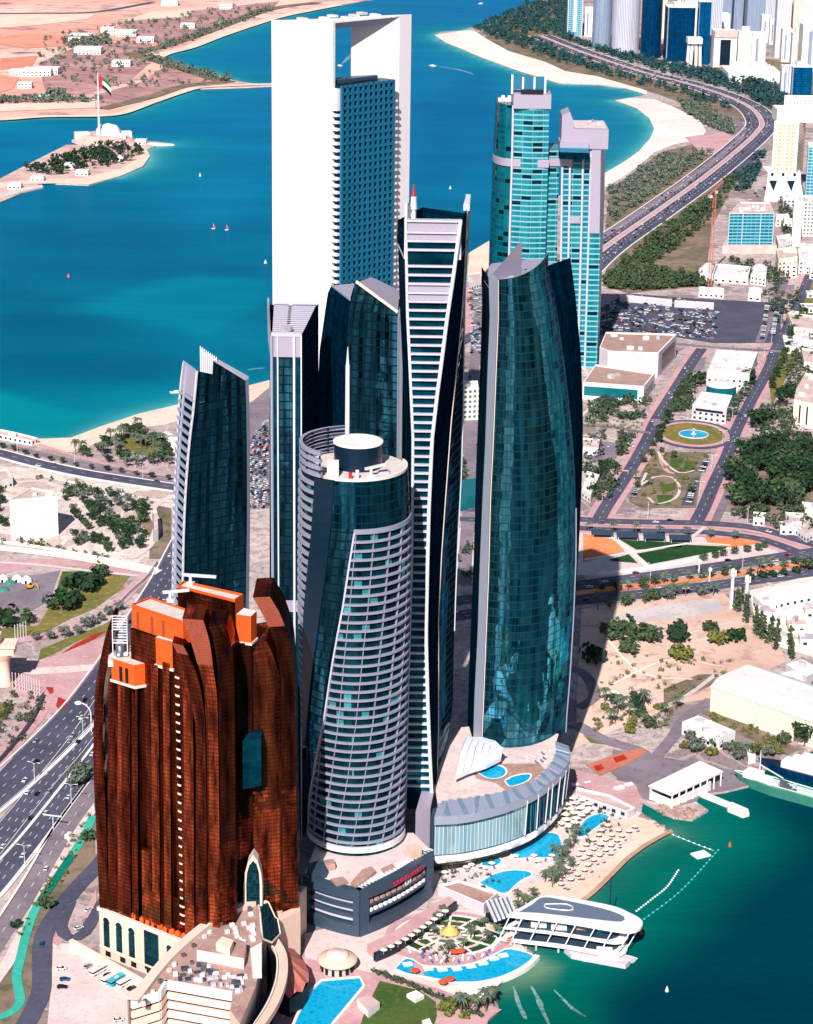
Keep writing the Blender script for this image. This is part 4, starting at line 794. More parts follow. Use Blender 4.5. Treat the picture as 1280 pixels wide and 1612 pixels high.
for i in range(22):
    f=(i+.5)/22; x,y=[fr[0][k]+(far1[k]-far1[k])+(fr[-1][k]-fr[0][k])*f for k in (0,1)]; b=MB(); b.box(x-.8,y+3.2,hp-.5,.9,4,.6,a); O('roof_slat',b,'white_metal',T)
for s,h in (('500,1362 525,1360 528,1368 503,1371',3),('552,1392 570,1372 585,1366 592,1374 575,1388 560,1398',1.4),('520,1386 540,1382 548,1390 530,1396',1.2),('640,1345 655,1340 664,1348 648,1354',5),('600,1368 618,1360 622,1366 604,1374',.8)):
    b=MB(); b.prism(PL(s,hp),hp-.5,hp-.5+h); O('roof_planter',b,'deck_wood' if h<4 else 'stone_cream',T)
b=MB(); b.prism(PL('484,1372 508,1366 514,1380 490,1388',hp),hp-.5,hp+4); O('roof_pavilion',b,'slate',T)
# ---------------------------------------------------------------- white portal office tower
k=1480/1480
zt=ZH(523.6,34.2,1480); Aq,Bq,Cq,Dq=(G(*p,zt) for p in ((427.3,31.3),(523.6,34.2),(648,22.3),(560,19.2)))
T=E('white_portal_tower',((Aq[0]+Cq[0])/2,(Aq[1]+Cq[1])/2,0),'huge white portal framed slab tower with a blue gridded glass block set inside','tower')
v2=lambda p,q,t:(p[0]+(q[0]-p[0])*t,p[1]+(q[1]-p[1])*t)
ub=((Cq[0]-Bq[0]),(Cq[1]-Bq[1])); lb_=math.hypot(*ub); ub=(ub[0]/lb_,ub[1]/lb_); sh=lambda p,d,n=0:(p[0]+ub[0]*d-ub[1]*n*-1*0,p[1]+ub[1]*d)
t=NT('white_cladding'); uv=t.n('UVMap').outputs[0]; br=t.n('TexBrick'); t.put(br.inputs[0],uv); br.inputs['Scale'].default_value=1; br.inputs['Brick Width'].default_value=3.2; br.inputs['Row Height'].default_value=4.0; br.inputs['Mortar Size'].default_value=.11; br.offset=0
br.inputs['Color1'].default_value=lin((240,235,235)); br.inputs['Color2'].default_value=lin((234,229,231)); br.inputs['Mortar'].default_value=lin((204,194,198)); t.set(col=br.outputs[0],rough=.6); MAT['white_cladding']=t.m
b=MB(); b.prism([Aq,Bq,sh(Bq,2.5),sh(Aq,2.5)],0,zt-.02); O('side_wall',b,'white_cladding',T)
tp=lb_*18/124*1.05; c1=sh(Cq,-tp); d1=v2(c1,(c1[0]+Aq[0]-Bq[0],c1[1]+Aq[1]-Bq[1]),1); d1=G(553,27,zt); d1=(d1[0],d1[1]); Dq2=sh(d1,tp)
b=MB(); b.prism([c1,Cq,Dq2,d1],0,zt-.02); O('side_pier',b,'pier_white',T)
zc=ZH(523.6,46.5,1480); Eq=sh(Aq,2.5)
b=MB(); b.prism([sh(Bq,2.5),c1,d1,sh(Aq,2.5)],zt-1.0,zt-.3,True,True); O('roof_slab',b,'roof_white',T)
b=MB(); nrm=(-ub[1]*-1,0); i1,i2=sh(Bq,2.5),c1; nx,ny=(ub[1],-ub[0]); inn=lambda p,d:(p[0]-nx*d,p[1]-ny*d)
b.grid([[(*inn(i1,3.0),zc),(*inn(i2,3.0),zc)],[(*inn(i1,.05),zt-1),(*inn(i2,.05),zt-1)]]); b.grid([[(*inn(i1,9),zc),(*inn(i2,9),zc)],[(*inn(i1,3),zc),(*inn(i2,3),zc)]]); O('crossbar_fascia',b,'fascia_shaded_grey',T)  # crossbar front leans in and is grey: shade put into shape and colour
for i in range(7):
    b=MB(); p=v2(v2(Aq,Dq,.15+.12*i),v2(Bq,Cq,.15+.12*i),.3+.4*(i%3)/2); b.box(p[0],p[1],zt-.3,4,7,1.4,.7); O('plant_unit',b,'roof_white' if i%2 else 'copper_roof',T)
# glass block: front face set forward of the portal
nx,ny=(ub[1],-ub[0]); f0=None
for d_ in range(0,200):
    f0=(Bq[0]+ub[0]*d_*.1+nx*6,Bq[1]+ub[1]*d_*.1+ny*6)
    if XZ(537.5,290,f0[1])<=f0[0]: break
zg=ZH(540,135,f0[1]); f1=(f0[0],f0[1])
for d_ in range(100,900):
    f1=(f0[0]+ub[0]*d_*.1,f0[1]+ub[1]*d_*.1)
    if XZ(619,zg,f1[1])<=f1[0]: break
dx_,dy_=(Aq[0]-Bq[0]),(Aq[1]-Bq[1]); ld=math.hypot(dx_,dy_); dx_,dy_=dx_/ld,dy_/ld
g0=(f0[0]+dx_*9,f0[1]+dy_*9); inn2=lambda p,d:(p[0]-nx*d,p[1]-ny*d); r0=inn2(f0,28); r1=inn2(f1,28)
b=MB(); b.prism([f0,f1,r1,r0],0,zg,True); O('glass_block',b,MAT.get('adnoc') or facade('grid_dark',3.0,50,(6,30,52),(16,70,100),(10,50,80),.0,.0,.6,.1,.4),T)
Lw=math.dist(f0,f1); ud=((f1[0]-f0[0])/Lw,(f1[1]-f0[1])/Lw); out=lambda p,d:(p[0]+nx*d,p[1]+ny*d)
plain('grid_shaded_blue',(0,112,150),.5,.1,.04); ang=math.atan2(ud[1],ud[0])  # frame stands in shade; the blue it reflects is put into its colour
nb=10
for i in range(nb+1):
    p=out((f0[0]+ud[0]*Lw*i/nb,f0[1]+ud[1]*Lw*i/nb),.4); b=MB(); b.box(p[0],p[1],60,1.8,1.4,zg-60,ang); O('mullion',b,'grid_shaded_blue',T)
z=zg; i=0; dz=4.55
while z>70:
    p=out((f0[0]+ud[0]*Lw/2,f0[1]+ud[1]*Lw/2),.5); b=MB(); b.box(p[0],p[1],z-1.7,Lw,1.2,1.7,ang); O('spandrel_band',b,'grid_shaded_blue',T)
    if i>2: e=out(f1,1); b=MB(); b.prism([f1,(f1[0]+ud[0]*5,f1[1]+ud[1]*5),(r1[0]+ud[0]*5,r1[1]+ud[1]*5),r1],z-1.4,z,True,True); O('balcony_slab',b,'pier_white',T)
    if i>3: q0=inn2(f0,1); q1=inn2(f0,9); b=MB(); b.prism([q0,(q0[0]-ud[0]*3,q0[1]-ud[1]*3),(q1[0]-ud[0]*3,q1[1]-ud[1]*3),q1],z-1.6,z,True,True); O('balcony_slab',b,'pier_white',T)
    z-=dz; i+=1
b=MB(); q0=inn2(f0,1); q1=inn2(f0,9); b.prism([q0,(q0[0]-ud[0]*3,q0[1]-ud[1]*3),(q1[0]-ud[0]*3,q1[1]-ud[1]*3),q1],zg-16,zg-2,True); O('lift_head',b,'pier_white',T)
b=MB(); cR=inn2(v2(f0,f1,.5),14); b.box(cR[0],cR[1],zg,Lw*.8,9,2.2,ang); O('roof_plant',b,'slate',T)
# ---------------------------------------------------------------- turquoise twin towers with the sky bridge
NY=1960.0
def nt(name,label): 
    return E(name,(XZ(850,0,NY),NY,0),label,'tower')
T=nt('turquoise_round_tower','turquoise glass tower with rounded side, grey belt and glazed crown posts beside the bay')
z1=ZH(830,166,NY); z0=0
rw=sorted([(ZH(830,r[0],NY),)+r[1:] for r in [(160,782,808,865,879),(255,777,806,863,879),(412,771,801,858,876),(600,766,797,854,872)]])
def np_(z):
    a,m,r,e=lerp_rows(rw,z); c=[]
    for i in range(9):
        u=i/8; A=(XZ(a,z,NY+30),NY+30); M=(XZ(m,z,NY),NY); K=(XZ(a+2,z,NY+4),NY+4); c.append(((1-u)**2*A[0]+2*u*(1-u)*K[0]+u*u*M[0],(1-u)**2*A[1]+2*u*(1-u)*K[1]+u*u*M[1],z))
    return c,(XZ(r,z,NY-3),NY-3.0,z),(XZ(e,z,NY+14),NY+14.0,z)
zs=zr(0,z1,12); ps=[np_(z) for z in zs]
b=MB(); b.grid([p[0] for p in ps],smooth=True); O('curved_facade',b,'nation_side',T)
b=MB(); b.grid([[p[0][-1],((p[0][-1][0]+p[1][0])/2,NY-4.5,p[1][2]),p[1]] for p in ps]); O('glass_facade',b,'nation_glass',T)
zs2=[p for p in ps if p[0][0][2]<ZH(870,222,NY)]
b=MB(); b.grid([[(p[1][0],NY+5,p[1][2]),(p[2][0],NY+6,p[2][2])] for p in zs2]); b.grid([[(p[2][0],NY+6,p[2][2]),(p[2][0],NY+45,p[2][2])] for p in zs2]); b.face([(zs2[-1][1][0]-1,NY+5,zs2[-1][1][2]),(zs2[-1][2][0],NY+6,zs2[-1][1][2]),(zs2[-1][2][0],NY+45,zs2[-1][1][2]),(zs2[-1][1][0]-1,NY+45,zs2[-1][1][2])]); O('side_bay',b,'nation_glass',T)
b=MB(); b.grid([[p[1],(p[1][0],NY+50,p[1][2]),(p[0][0][0],NY+50,p[1][2]),p[0][0]] for p in ps]); b.face([*ps[-1][0],ps[-1][1],(ps[-1][1][0],NY+50,z1),(ps[-1][0][0][0],NY+50,z1)]); O('rear_wall',b,'nation_side',T)
b=MB(); b.path([(p[0][-1][0],NY-1,p[0][-1][2]) for p in ps],1.3,4); O('edge_rib',b,'slab_white',T)
zc0,zc1=ZH(830,262,NY),ZH(830,250,NY); pp=np_((zc0+zc1)/2)
b=MB(); ring=[(x-.6,y-1.2) for x,y,_ in pp[0]]+[(pp[1][0]+.5,NY-5),(pp[1][0]+.5,NY+3.6),(pp[2][0]+.8,NY+4)]; b.grid([[(*p,zc0) for p in ring],[(*p,zc1) for p in ring]]); b.grid([[(*p,zc1) for p in ring],[(x,y+2,zc1) for x,y in ring]]); O('grey_belt',b,'lavender_panel',T)
xa,xb_=XZ(808,z1,NY),XZ(867,z1,NY); zk=ZH(830,147,NY)
b=MB(); b.prism([(xa,NY-5),(xb_,NY-5),(xb_,NY+26),(xa,NY+26)],z1-2,zk); O('crown_block',b,'lavender_panel',T)
b=MB(); b.prism([(xa+6,NY-5.5),(xb_-7,NY-5.5),(xb_-7,NY-4),(xa+6,NY-4)],zk,zk+4); O('crown_window',b,'dark_void',T)
for px,top in ((806,117),(823,121),(841,121),(858,117)):
    x=XZ(px,zk,NY+4); b=MB(); b.box(x,NY+4,zk-1,1.7,1.7,ZH(px,top,NY+4)-zk+1); O('crown_post',b,'white_metal',T)
plain('clear_glass',(70,150,190),.15,.4,.05)
for pa,pb in ((806,823),(823,841),(841,858)):
    xq,xw=XZ(pa,zk,NY+4)+1,XZ(pb,zk,NY+4)-1; b=MB(); b.box((xq+xw)/2,NY+4,zk+3,xw-xq,.5,11); O('crown_screen',b,'clear_glass',T)
for i in range(4):
    b=MB(); b.box(XZ(787+5*i,z1,NY+22),NY+24,z1,3,3,3+i%2*2); O('plant_unit',b,'roof_white',T)
T=nt('turquoise_flat_tower','lower turquoise tower with grey stone pier, joined to its taller neighbour by a bridge')
zt=ZH(925,202,NY); rw=sorted([(ZH(925,r[0],NY),)+r[1:] for r in [(202,886,932,946,954),(346,884,928,944,951),(575,880,921,938,943)]])
zs=zr(0,zt-10,10); zlow=ZH(925,346,NY)
q=[lerp_rows(rw,z) for z in zs]
b=MB(); b.grid([[(XZ(p[0],z,NY),NY,z),(XZ(p[1],z,NY),NY,z)] for p,z in zip(q,zs)]); O('glass_facade',b,'nation_glass',T)
b=MB(); b.grid([[(XZ(p[1],z,NY)+.2,NY-3,z),(XZ(p[2],z,NY),NY-3,z),(XZ(p[2],z,NY)+.5,NY+4,z)] for p,z in zip(q,zs) if z>zlow-20]); O('stone_pier',b,'lavender_panel',T)
b=MB(); b.grid([[(XZ(p[1],z,NY)+.2,NY-2,z),(XZ(p[2],z,NY)+1,NY-2,z),(XZ(p[2],z,NY)+1,NY+4,z)] for p,z in zip(q,zs) if z<zlow+4]); O('lower_bay',b,'nation_glass',T)
facade('serrated',5,4.6,(60,110,130),(120,170,180),(206,196,210),.35,.35,.2,.3,.2)
b=MB(); b.grid([[(XZ(p[2],z,NY),NY+4,z),(XZ(p[3],z,NY+40),NY+40,z)] for p,z in zip(q,zs)]); O('side_facade',b,'serrated',T)
b=MB(); b.grid([[(XZ(p[3],z,NY+40),NY+40,z),(XZ(p[0],z,NY+40),NY+42,z),(XZ(p[0],z,NY),NY,z)] for p,z in zip(q,zs)]); O('rear_wall',b,'nation_side',T)
for i,f in enumerate((.0,.27,.72,.99)):
    b=MB(); b.path([(XZ(p[0]+(p[1]-p[0])*f,z,NY),NY-.6,z) for p,z in zip(q,zs)],1.3,4); O('pier_rib',b,'slab_white',T)
xa,xb_=XZ(902,zt,NY),XZ(955,zt,NY+20); b=MB(); b.prism([(xa,NY-4),(xb_,NY-4),(xb_,NY+46),(xa,NY+46)],zt-17,zt); O('crown_block',b,'lavender_panel',T)
b=MB(); b.face([(xa+1,NY-3,zt+.3),(xb_-1,NY-3,zt+.3),(xb_-1,NY+45,zt+.3),(xa+1,NY+45,zt+.3)]); O('roof',b,'copper_roof',T)
xw0,xw1=XZ(884,zt,NY),XZ(903,zt,NY); b=MB(); za=ZH(893,178,NY)
P=[(xw0,NY-3,zt-32),(xw1,NY-3,zt-32),(xw1,NY-3,ZH(901,192,NY)),(XZ(896,zt,NY),NY-3,ZH(896,175,NY)),(xw0,NY-3,ZH(884,181,NY))]; b.face(P); Q=[(x,y+30,z) for x,y,z in P]; b.face(Q[::-1]); b.grid([Q,P],True); O('crown_wing',b,'lavender_panel',T)
roof_kit(T,[(XZ(928,zt,NY+20),NY+20),(XZ(942,zt,NY+25),NY+25),(XZ(930,zt,NY+35),NY+35)],zt,4)
zb0,zb1,zb2=ZH(905,247,NY),ZH(905,236,NY),ZH(905,222,NY); x0,x1=XZ(880,zb0,NY),XZ(925,zb0,NY)
b=MB(); b.prism([(x0,NY-12),(x1,NY-14),(x1,NY+20),(x0,NY+20)],zb0,zb1,False,True); O('sky_bridge',b,'navy_glass',T); b=MB(); b.prism([(x0,NY-13),(x1,NY-15),(x1,NY+20),(x0,NY+20)],zb1,zb1+3.5,True); O('bridge_fascia',b,'clear_glass',T); b=MB(); b.prism([(x0,NY-9),(x1,NY-9),(x1,NY+20),(x0,NY+20)],zb1+3.5,zb2); O('bridge_roof',b,'lavender_panel',T)
b=MB(); b.prism([(XZ(897,zlow,NY),NY-1.6),(XZ(913,zlow,NY),NY-1.6),(XZ(913,zlow,NY),NY+1),(XZ(897,zlow,NY),NY+1)],zlow-3,zlow+3,True,True); O('grey_belt',b,'lavender_panel',T)
# ---------------------------------------------------------------- copper glass hotel
zP=22.0
T=E('copper_hotel',(*G(300,1420,0),0),'dark copper glass hotel with curved blade facades and bright orange rooftop boxes','building')
def facet(nm,yb,rows,mat,depth=16,cap=True,dl=0.0,top=None):
    """a bay of the facade: rows of (py, px left, px right); the bay stands on its own base line and is 'depth' deep"""
    l0=G(rows[0][1],yb[0],zP); r0=G(rows[0][2],yb[1],zP); YL,YR=l0[1]+dl,r0[1]+dl; L=[]; Rr=[]
    for py,a,c in rows:
        zl=zP if py==rows[0][0] else ZH((a+c)/2,py,(YL+YR)/2)
        L.append((XZ(a,zl,YL),YL,zl)); Rr.append((XZ(c,zl,YR),YR,zl))
    # resample for smooth curvature
    def rs(P):
        out=[]; n=len(P)
        for i in range(n-1):
            for k in range(5):
                t=k/5; p0,p1,p2,p3=(Vector(P[max(0,i-1)]),Vector(P[i]),Vector(P[i+1]),Vector(P[min(n-1,i+2)]))
                out.append(tuple(.5*(2*p1+(p2-p0)*t+(2*p0-5*p1+4*p2-p3)*t*t+(3*p1-p0-3*p2+p3)*t**3)))
        return out+[tuple(P[-1])]
    if len(rows)>2: L,Rr=rs(L),rs(Rr)
    b=MB(); bk=lambda P:[(x,y+depth,z) for x,y,z in P]
    m0=mat if isinstance(mat,str) else mat[0]; k=len(L)
    cut=None
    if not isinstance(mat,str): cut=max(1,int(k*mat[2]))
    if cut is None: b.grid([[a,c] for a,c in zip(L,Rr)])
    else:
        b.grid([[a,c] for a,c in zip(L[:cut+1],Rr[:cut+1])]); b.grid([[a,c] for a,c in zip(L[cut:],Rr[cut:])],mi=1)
    b.grid([[c,d] for c,d in zip(Rr,bk(Rr))]); b.grid([[d,a] for d,a in zip(bk(L),L)]); b.grid([[d,a] for d,a in zip(bk(Rr),bk(L))]); b.face([L[-1],Rr[-1],bk(Rr)[-1],bk(L)[-1]])
    O(nm,b,mat if isinstance(mat,str) else [mat[0],mat[1]],T); return L,Rr
facet('blade_fin',(1431,1434),[(1431,157,171),(1300,151,167),(1200,147,163),(1100,149,163),(1050,156,168),(1010,164,173),(992,169,176)],'copper_band',26,dl=-1.6)
for a,c,ya,yc,d,mat,tp in ((171,186,1438,1441,0,'copper_band',1074),(186,193,1443,1444,0,'copper_glass',1075),(193,206,1446,1450,0,'copper_band',1076),(206,213,1449,1450,2,'copper_glass',1077),(213,218,1452,1454,0,'copper_band',1078),(217,240,1452,1462,9,'copper_band',1074),(240,252,1462,1467,0,'copper_glass',1046),(252,259,1466,1468,1.6,'copper_band',1046),(259,270,1469,1473,0,'copper_glass',1044),(270,291,1472,1480,2,'copper_band',1058),(291,306,1480,1484,.5,'copper_glass',1050)):
    facet('facade_bay',(ya,yc),[(ya,a,c),(1250,a-1.5,c-1.5),(tp,a-3.5+(3 if a<215 else 0),c-3.5+(2 if a<215 else 0))],mat,18,dl=d)
facet('lower_bay',(1452,1462),[(1452,224,248),(1342,223,247)],'copper_glass',14,dl=-1.5)
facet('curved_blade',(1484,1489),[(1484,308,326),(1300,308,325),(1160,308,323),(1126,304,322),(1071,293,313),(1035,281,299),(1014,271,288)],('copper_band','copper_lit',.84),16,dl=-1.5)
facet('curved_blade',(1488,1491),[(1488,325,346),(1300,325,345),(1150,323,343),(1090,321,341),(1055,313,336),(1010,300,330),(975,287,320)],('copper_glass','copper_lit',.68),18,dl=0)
facet('curved_blade',(1490,1484),[(1490,345,372),(1300,344,371),(1100,343,369),(1040,341,367),(1000,334,360),(985,328,352)],'copper_band',18,dl=1)
facet('facade_bay',(1448,1444),[(1448,378,400),(1250,376,398),(1013,372,396)],'copper_band',24)
facet('facade_bay',(1444,1438),[(1444,400,446),(1250,397,444),(1080,394,441),(1012,392,420)],'copper_glass',24,dl=2)
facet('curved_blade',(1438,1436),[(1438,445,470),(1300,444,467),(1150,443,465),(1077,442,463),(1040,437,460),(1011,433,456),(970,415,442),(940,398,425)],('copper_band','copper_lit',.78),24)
# rear core and roof screens
yb=G(255,1468,zP)[1]
def topbox(nm,px,top_y,Y,h,mat,roof=None,lip=.5):
    z=ZH(px[0][0],px[0][1],Y); P=[G(*p,z) for p in px]; b=MB(); b.prism(P,z-h,z,True,True,0,1 if roof else 0); o=O(nm,b,[mat,roof] if roof else mat,T)
    return z,P
zl,P=topbox('orange_penthouse',[(207,954),(288,981),(318,970),(236,943)],0,yb+14,9.5,'orange_render','copper_roof')
b=MB(); b.prism([(P[0][0]-.6,P[0][1]-1.2),(P[1][0]+.4,P[1][1]-1.2),P[2],P[3]],40,zl-9.4,False); O('roof_screen',b,'copper_band',T)
for f in (.12,.4,.62): 
    p=(P[0][0]+(P[1][0]-P[0][0])*f,P[0][1]+(P[1][1]-P[0][1])*f); b=MB(); b.box(p[0],p[1]-.1,zl-9,1.3,.5,7.2,math.atan2(P[1][1]-P[0][1],P[1][0]-P[0][0])); O('door',b,'copper_lit',T)
zq,Q=topbox('upper_screen_block',[(279.5,925),(369.7,948),(383,939),(289,918)],0,yb+46,24,'copper_band','copper_roof')
b=MB(); b.prism(Q,zP,zq-23.8,False); O('rear_core',b,'copper_band',T)
b=MB(); ed=Q+Q[:1]
b.grid([[(*p,zq-.2) for p in ed],[(*p,zq+1.2) for p in ed]]); b.grid([[(*p,zq+1.2) for p in ed],[(p[0]*.97+.03*sum(q[0] for q in Q)/4,p[1]*.97+.03*sum(q[1] for q in Q)/4,zq+1.2) for p in ed]]); O('parapet',b,'orange_render',T)
b=MB(); b.grid([[(Q[1][0]+.15,Q[1][1],zq-11),(Q[2][0]+.15,Q[2][1],zq-11)],[(Q[1][0]+.15,Q[1][1],zq),(Q[2][0]+.15,Q[2][1],zq)]]); O('orange_end_wall',b,'orange_render',T)
b=MB(); ed=P+P[:1]; b.grid([[(*p,zl-.2) for p in ed],[(*p,zl+1.0) for p in ed]]); b.grid([[(*p,zl+1) for p in ed],[(p[0]*.96+.04*sum(q[0] for q in P)/4,p[1]*.96+.04*sum(q[1] for q in P)/4,zl+1) for p in ed]]); O('parapet',b,'orange_render',T)
y1=G(205,1448,zP)[1]
z,P1=topbox('orange_penthouse',[(175,1036),(211,1047),(234,1043),(200,1034)],0,y1+2,9.5,'orange_render','copper_roof')
cxx=sum(p[0] for p in P1)/4; cyy=sum(p[1] for p in P1)/4; b=MB(); b.prism([(cxx+(p[0]-cxx)*1.1,cyy+(p[1]-cyy)*1.1) for p in P1],z-10.6,z-9.5,True,True); O('roof_ledge',b,'stone_trim',T)
for f in (.42,.68):
    p=(P1[0][0]+(P1[1][0]-P1[0][0])*f,P1[0][1]+(P1[1][1]-P1[0][1])*f); b=MB(); b.box(p[0],p[1]-.1,z-9,1.5,.6,6.5,math.atan2(P1[1][1]-P1[0][1],P1[1][0]-P1[0][0])); O('door',b,'dark_void',T)
for i in range(5): 
    b=MB(); b.box(P1[0][0]+3+2.6*i,P1[0][1]+3+.3*i,z,1.7,1.7,1.3,.3); O('plant_unit',b,'white_metal',T)
for pxs,Y in (([(245,1003),(271,1010),(286,1000),(262,995)],yb+2),([(372,967),(395,970),(404,962),(384,957)],G(385,1446,zP)[1]+2)):
    z,P2=topbox('orange_penthouse',pxs,0,Y,12,'orange_render','roof_white')
    cxx=sum(p[0] for p in P2)/4; cyy=sum(p[1] for p in P2)/4; b=MB(); b.prism([(cxx+(p[0]-cxx)*1.15,cyy+(p[1]-cyy)*1.15) for p in P2],z-13,z-12,True,True); O('roof_ledge',b,'stone_trim',T)
x,y=XZ(185,zl,y1+8),y1+8
zf=ZH(188,1030,y1+8)
b=MB(); b.prism([(XZ(170,zf,y1+1),y1+1),(XZ(212,zf,y1+3),y1+3),(XZ(214,zf,y1+22),y1+22),(XZ(174,zf,y1+22),y1+22)],zf-3,zf); O('roof',b,'copper_roof',T)
for i in range(6):
    yy=y1+6+i*3.2; b=MB(); xx=XZ(178,zf,yy); w_=XZ(201,zf,yy)-xx
    for k in (0,1): b.tube((xx+w_*k,yy,zf),(xx+w_*k,yy,zf+12),.28,.28,4)
    b.bar((xx,yy,zf+12),(xx+w_,yy,zf+12),.4,.4); b.bar((xx,yy,zf+6),(xx+w_,yy,zf+6),.4,.4); O('cooling_frame',b,'white_metal',T)
    b=MB(); b.lathe(xx+w_/2,yy,[(1.9,zf),(1.9,zf+5),(1.2,zf+5.2)],10); O('cooling_tower',b,'white_metal' if i%2 else 'steel_grey',T)
bmu(T,XZ(268,zl,yb+20),yb+20,zl,.1,8); bmu(T,XZ(300,zq,yb+50),yb+50,zq,-.3,12)
b=MB(); p=P; b.tube((P[2][0]-6,P[2][1]-3,zl+1.5),(P[2][0]+1,P[2][1]-5,zl+1.5),1.4,1.4,8); O('plant_unit',b,'steel_grey',T)
# stack of small crescent balconies
yc=G(281,1476,zP)[1]+2; zt0=ZH(280,1066,yc); z=zt0; xx=None
while z>28:
    px=278+8*(zt0-z)/(zt0-28)+2; x=XZ(px+3,z,yc); b=MB(); pr=[(x-2.5+5*i/6,yc-2.2*math.sin(math.pi*i/6)) for i in range(7)]; pr=[(pr[0][0],yc+.1)]+pr[1:-1]+[(pr[-1][0],yc+.1)]
    b.prism(pr,z,z+.9,True,True,0,1); O('crescent_balcony',b,['stone_trim','orange_render'],T); z-=4.05
# glass box between the wings
ya=G(385,1446,zP)[1]-9
b=MB(); z0,z1=ZH(395,1243,ya),ZH(395,1168,ya); b.prism([(XZ(381,z1,ya),ya),(XZ(411,z1,ya+4),ya+4),(XZ(411,z1,ya+4),ya+16),(XZ(381,z1,ya),ya+16)],z0,z1,True,True); O('glass_box',b,'ladder_glass',T)
# podium with arched windows
W0=Vector((*G(158,1503,0),0)); W1=Vector((*G(244,1539,0),0)); wd=(W1-W0).normalized(); W2=W0+wd*(W1-W0).length*2.35; wn_=Vector((wd.y,-wd.x,0))
T2=E('arched_podium',(W0.x,W0.y,0),'cream stone podium with tall arched windows under the copper glass hotel','building')
bk=Vector((.12,1,0)).normalized()
b=MB(); b.prism([(W0.x,W0.y),(W2.x,W2.y),((W2+bk*70).x+20,(W2+bk*70).y),((W0+bk*62).x,(W0+bk*62).y)],0,22.4); O('wall',b,'stone_cream',T2)
b=MB(); s0=W0-wd*.6+wn_*.7; s1=W2+wn_*.7; b.prism([(s0.x,s0.y),(s1.x,s1.y),((s1-wn_*1.6).x,(s1-wn_*1.6).y),((s0-wn_*1.6).x,(s0-wn_*1.6).y)],22,23.6,True,True); O('cornice',b,'stone_trim',T2)
b=MB(); s0=W0+wn_*.5; s1=W2+wn_*.5; b.prism([(s0.x,s0.y),(s1.x,s1.y),((s1-wn_*.6).x,(s1-wn_*.6).y),((s0-wn_*.6).x,(s0-wn_*.6).y)],4.2,5.0,True,True); O('string_course',b,'stone_trim',T2)
facade('arch_glass',1.1,1.6,(4,40,52),(20,90,104),(40,60,66),.1,.08,.6,.1,.3)
def wallpt(u,z,out): p=W0+wd*u+wn_*out; return (p.x,p.y,z)
def arch(u,w_,z0,z1,T2,n=8,horse=True):
    zs_=z1-w_*.85; pts=[(u-w_/2,z0),(u+w_/2,z0),(u+w_/2,zs_)]
    if horse: pts+=[(u+w_*.42,zs_+.3),(u+w_*.56,zs_+w_*.28)]
    pts+=[(u+w_*.5*math.cos(a)*1.04,zs_+w_*.3+ (z1-zs_-w_*.3)*math.sin(a)**1.15) for a in [math.pi*i/n for i in range(1,n)]]
    if horse: pts+=[(u-w_*.56,zs_+w_*.28),(u-w_*.42,zs_+.3)]
    pts+=[(u-w_/2,zs_)]
    b=MB(); b.face([wallpt(p,z,.08) for p,z in pts],uv=[(p,z) for p,z in pts]); o=O('arched_window',b,'arch_glass',T2)
    b=MB(); c_=(u,(z0+z1)/2); ou=[(u+(p-u)*1.28,z0+(z-z0)*1.05) for p,z in pts]; b.grid([[wallpt(p,z,.02) for p,z in pts],[wallpt(p,z,.45) for p,z in pts],[wallpt(p,z,.45) for p,z in ou],[wallpt(p,z,.0) for p,z in ou]],True); O('window_surround',b,'stone_trim',o)
ul=(W1-W0).length
for f in (.14,.37,.6): arch(ul*f,3.9,5.6,20,T2)
arch(ul*1.28,3.6,8,19,T2); arch(ul*1.55,3.6,8,19,T2)
b=MB(); b.grid([[wallpt(ul*.82,2.5,.15),wallpt(ul*1.08,2.5,.15)],[wallpt(ul*.82,21.4,.15),wallpt(ul*1.08,21.4,.15)]]); O('glass_bay',b,'arch_glass',T2)
for f in (.15,.42,.62,.9,1.12,1.3): 
    b=MB(); b.grid([[wallpt(ul*f-1.6,.8,.1),wallpt(ul*f+1.6,.8,.1)],[wallpt(ul*f-1.6,3.4,.1),wallpt(ul*f+1.6,3.4,.1)]]); O('doorway',b,'dark_void',T2)
for i in range(4):
    u=-10-12*i; p=W0+bk*(6+11*i); q_=p-Vector((.2,0,0)); b=MB(); zc_=12; pts=[(p.y+ -2+0,5),(p.y+2,5)]+[(p.y+2*math.cos(a),zc_+3*math.sin(a)) for a in [math.pi*k/6 for k in range(7)]]; x_=(W0+bk*(p.y-W0.y)).x-.3; b.face([(x_,yy,zz) for yy,zz in pts[::-1]]); O('arched_window',b,'arch_glass',T2)
pr=PL('437,1446 471,1432 473,1440 440,1456',22); b=MB(); b.prism(pr,0,24); O('corner_wall',b,'stone_cream',T2)
a0=Vector((*G(448,1452,12),0)); a1=Vector((*G(462,1447,12),0))
b=MB(); mid=(a0+a1)/2; w_=(a1-a0).length; dxy=(a1-a0).normalized(); b.face([(*(mid+dxy*t_*w_/2-Vector((-dxy.y,dxy.x,0))*.9)[:2],z) for t_,z in ((-1,2),(1,2),(1,13),(.6,17),(0,20),(-.6,17),(-1,13))]); O('arched_window',b,'arch_glass',T2)
for i in range(16):
    u=ul*(.08+.105*i); p=wallpt(u,23.6,-3); b=MB(); b.lathe(p[0],p[1],[(1.5,23),(1.3,24.6),(.2,25.4)],7); O('roof_cupola',b,'orange_render',T2)
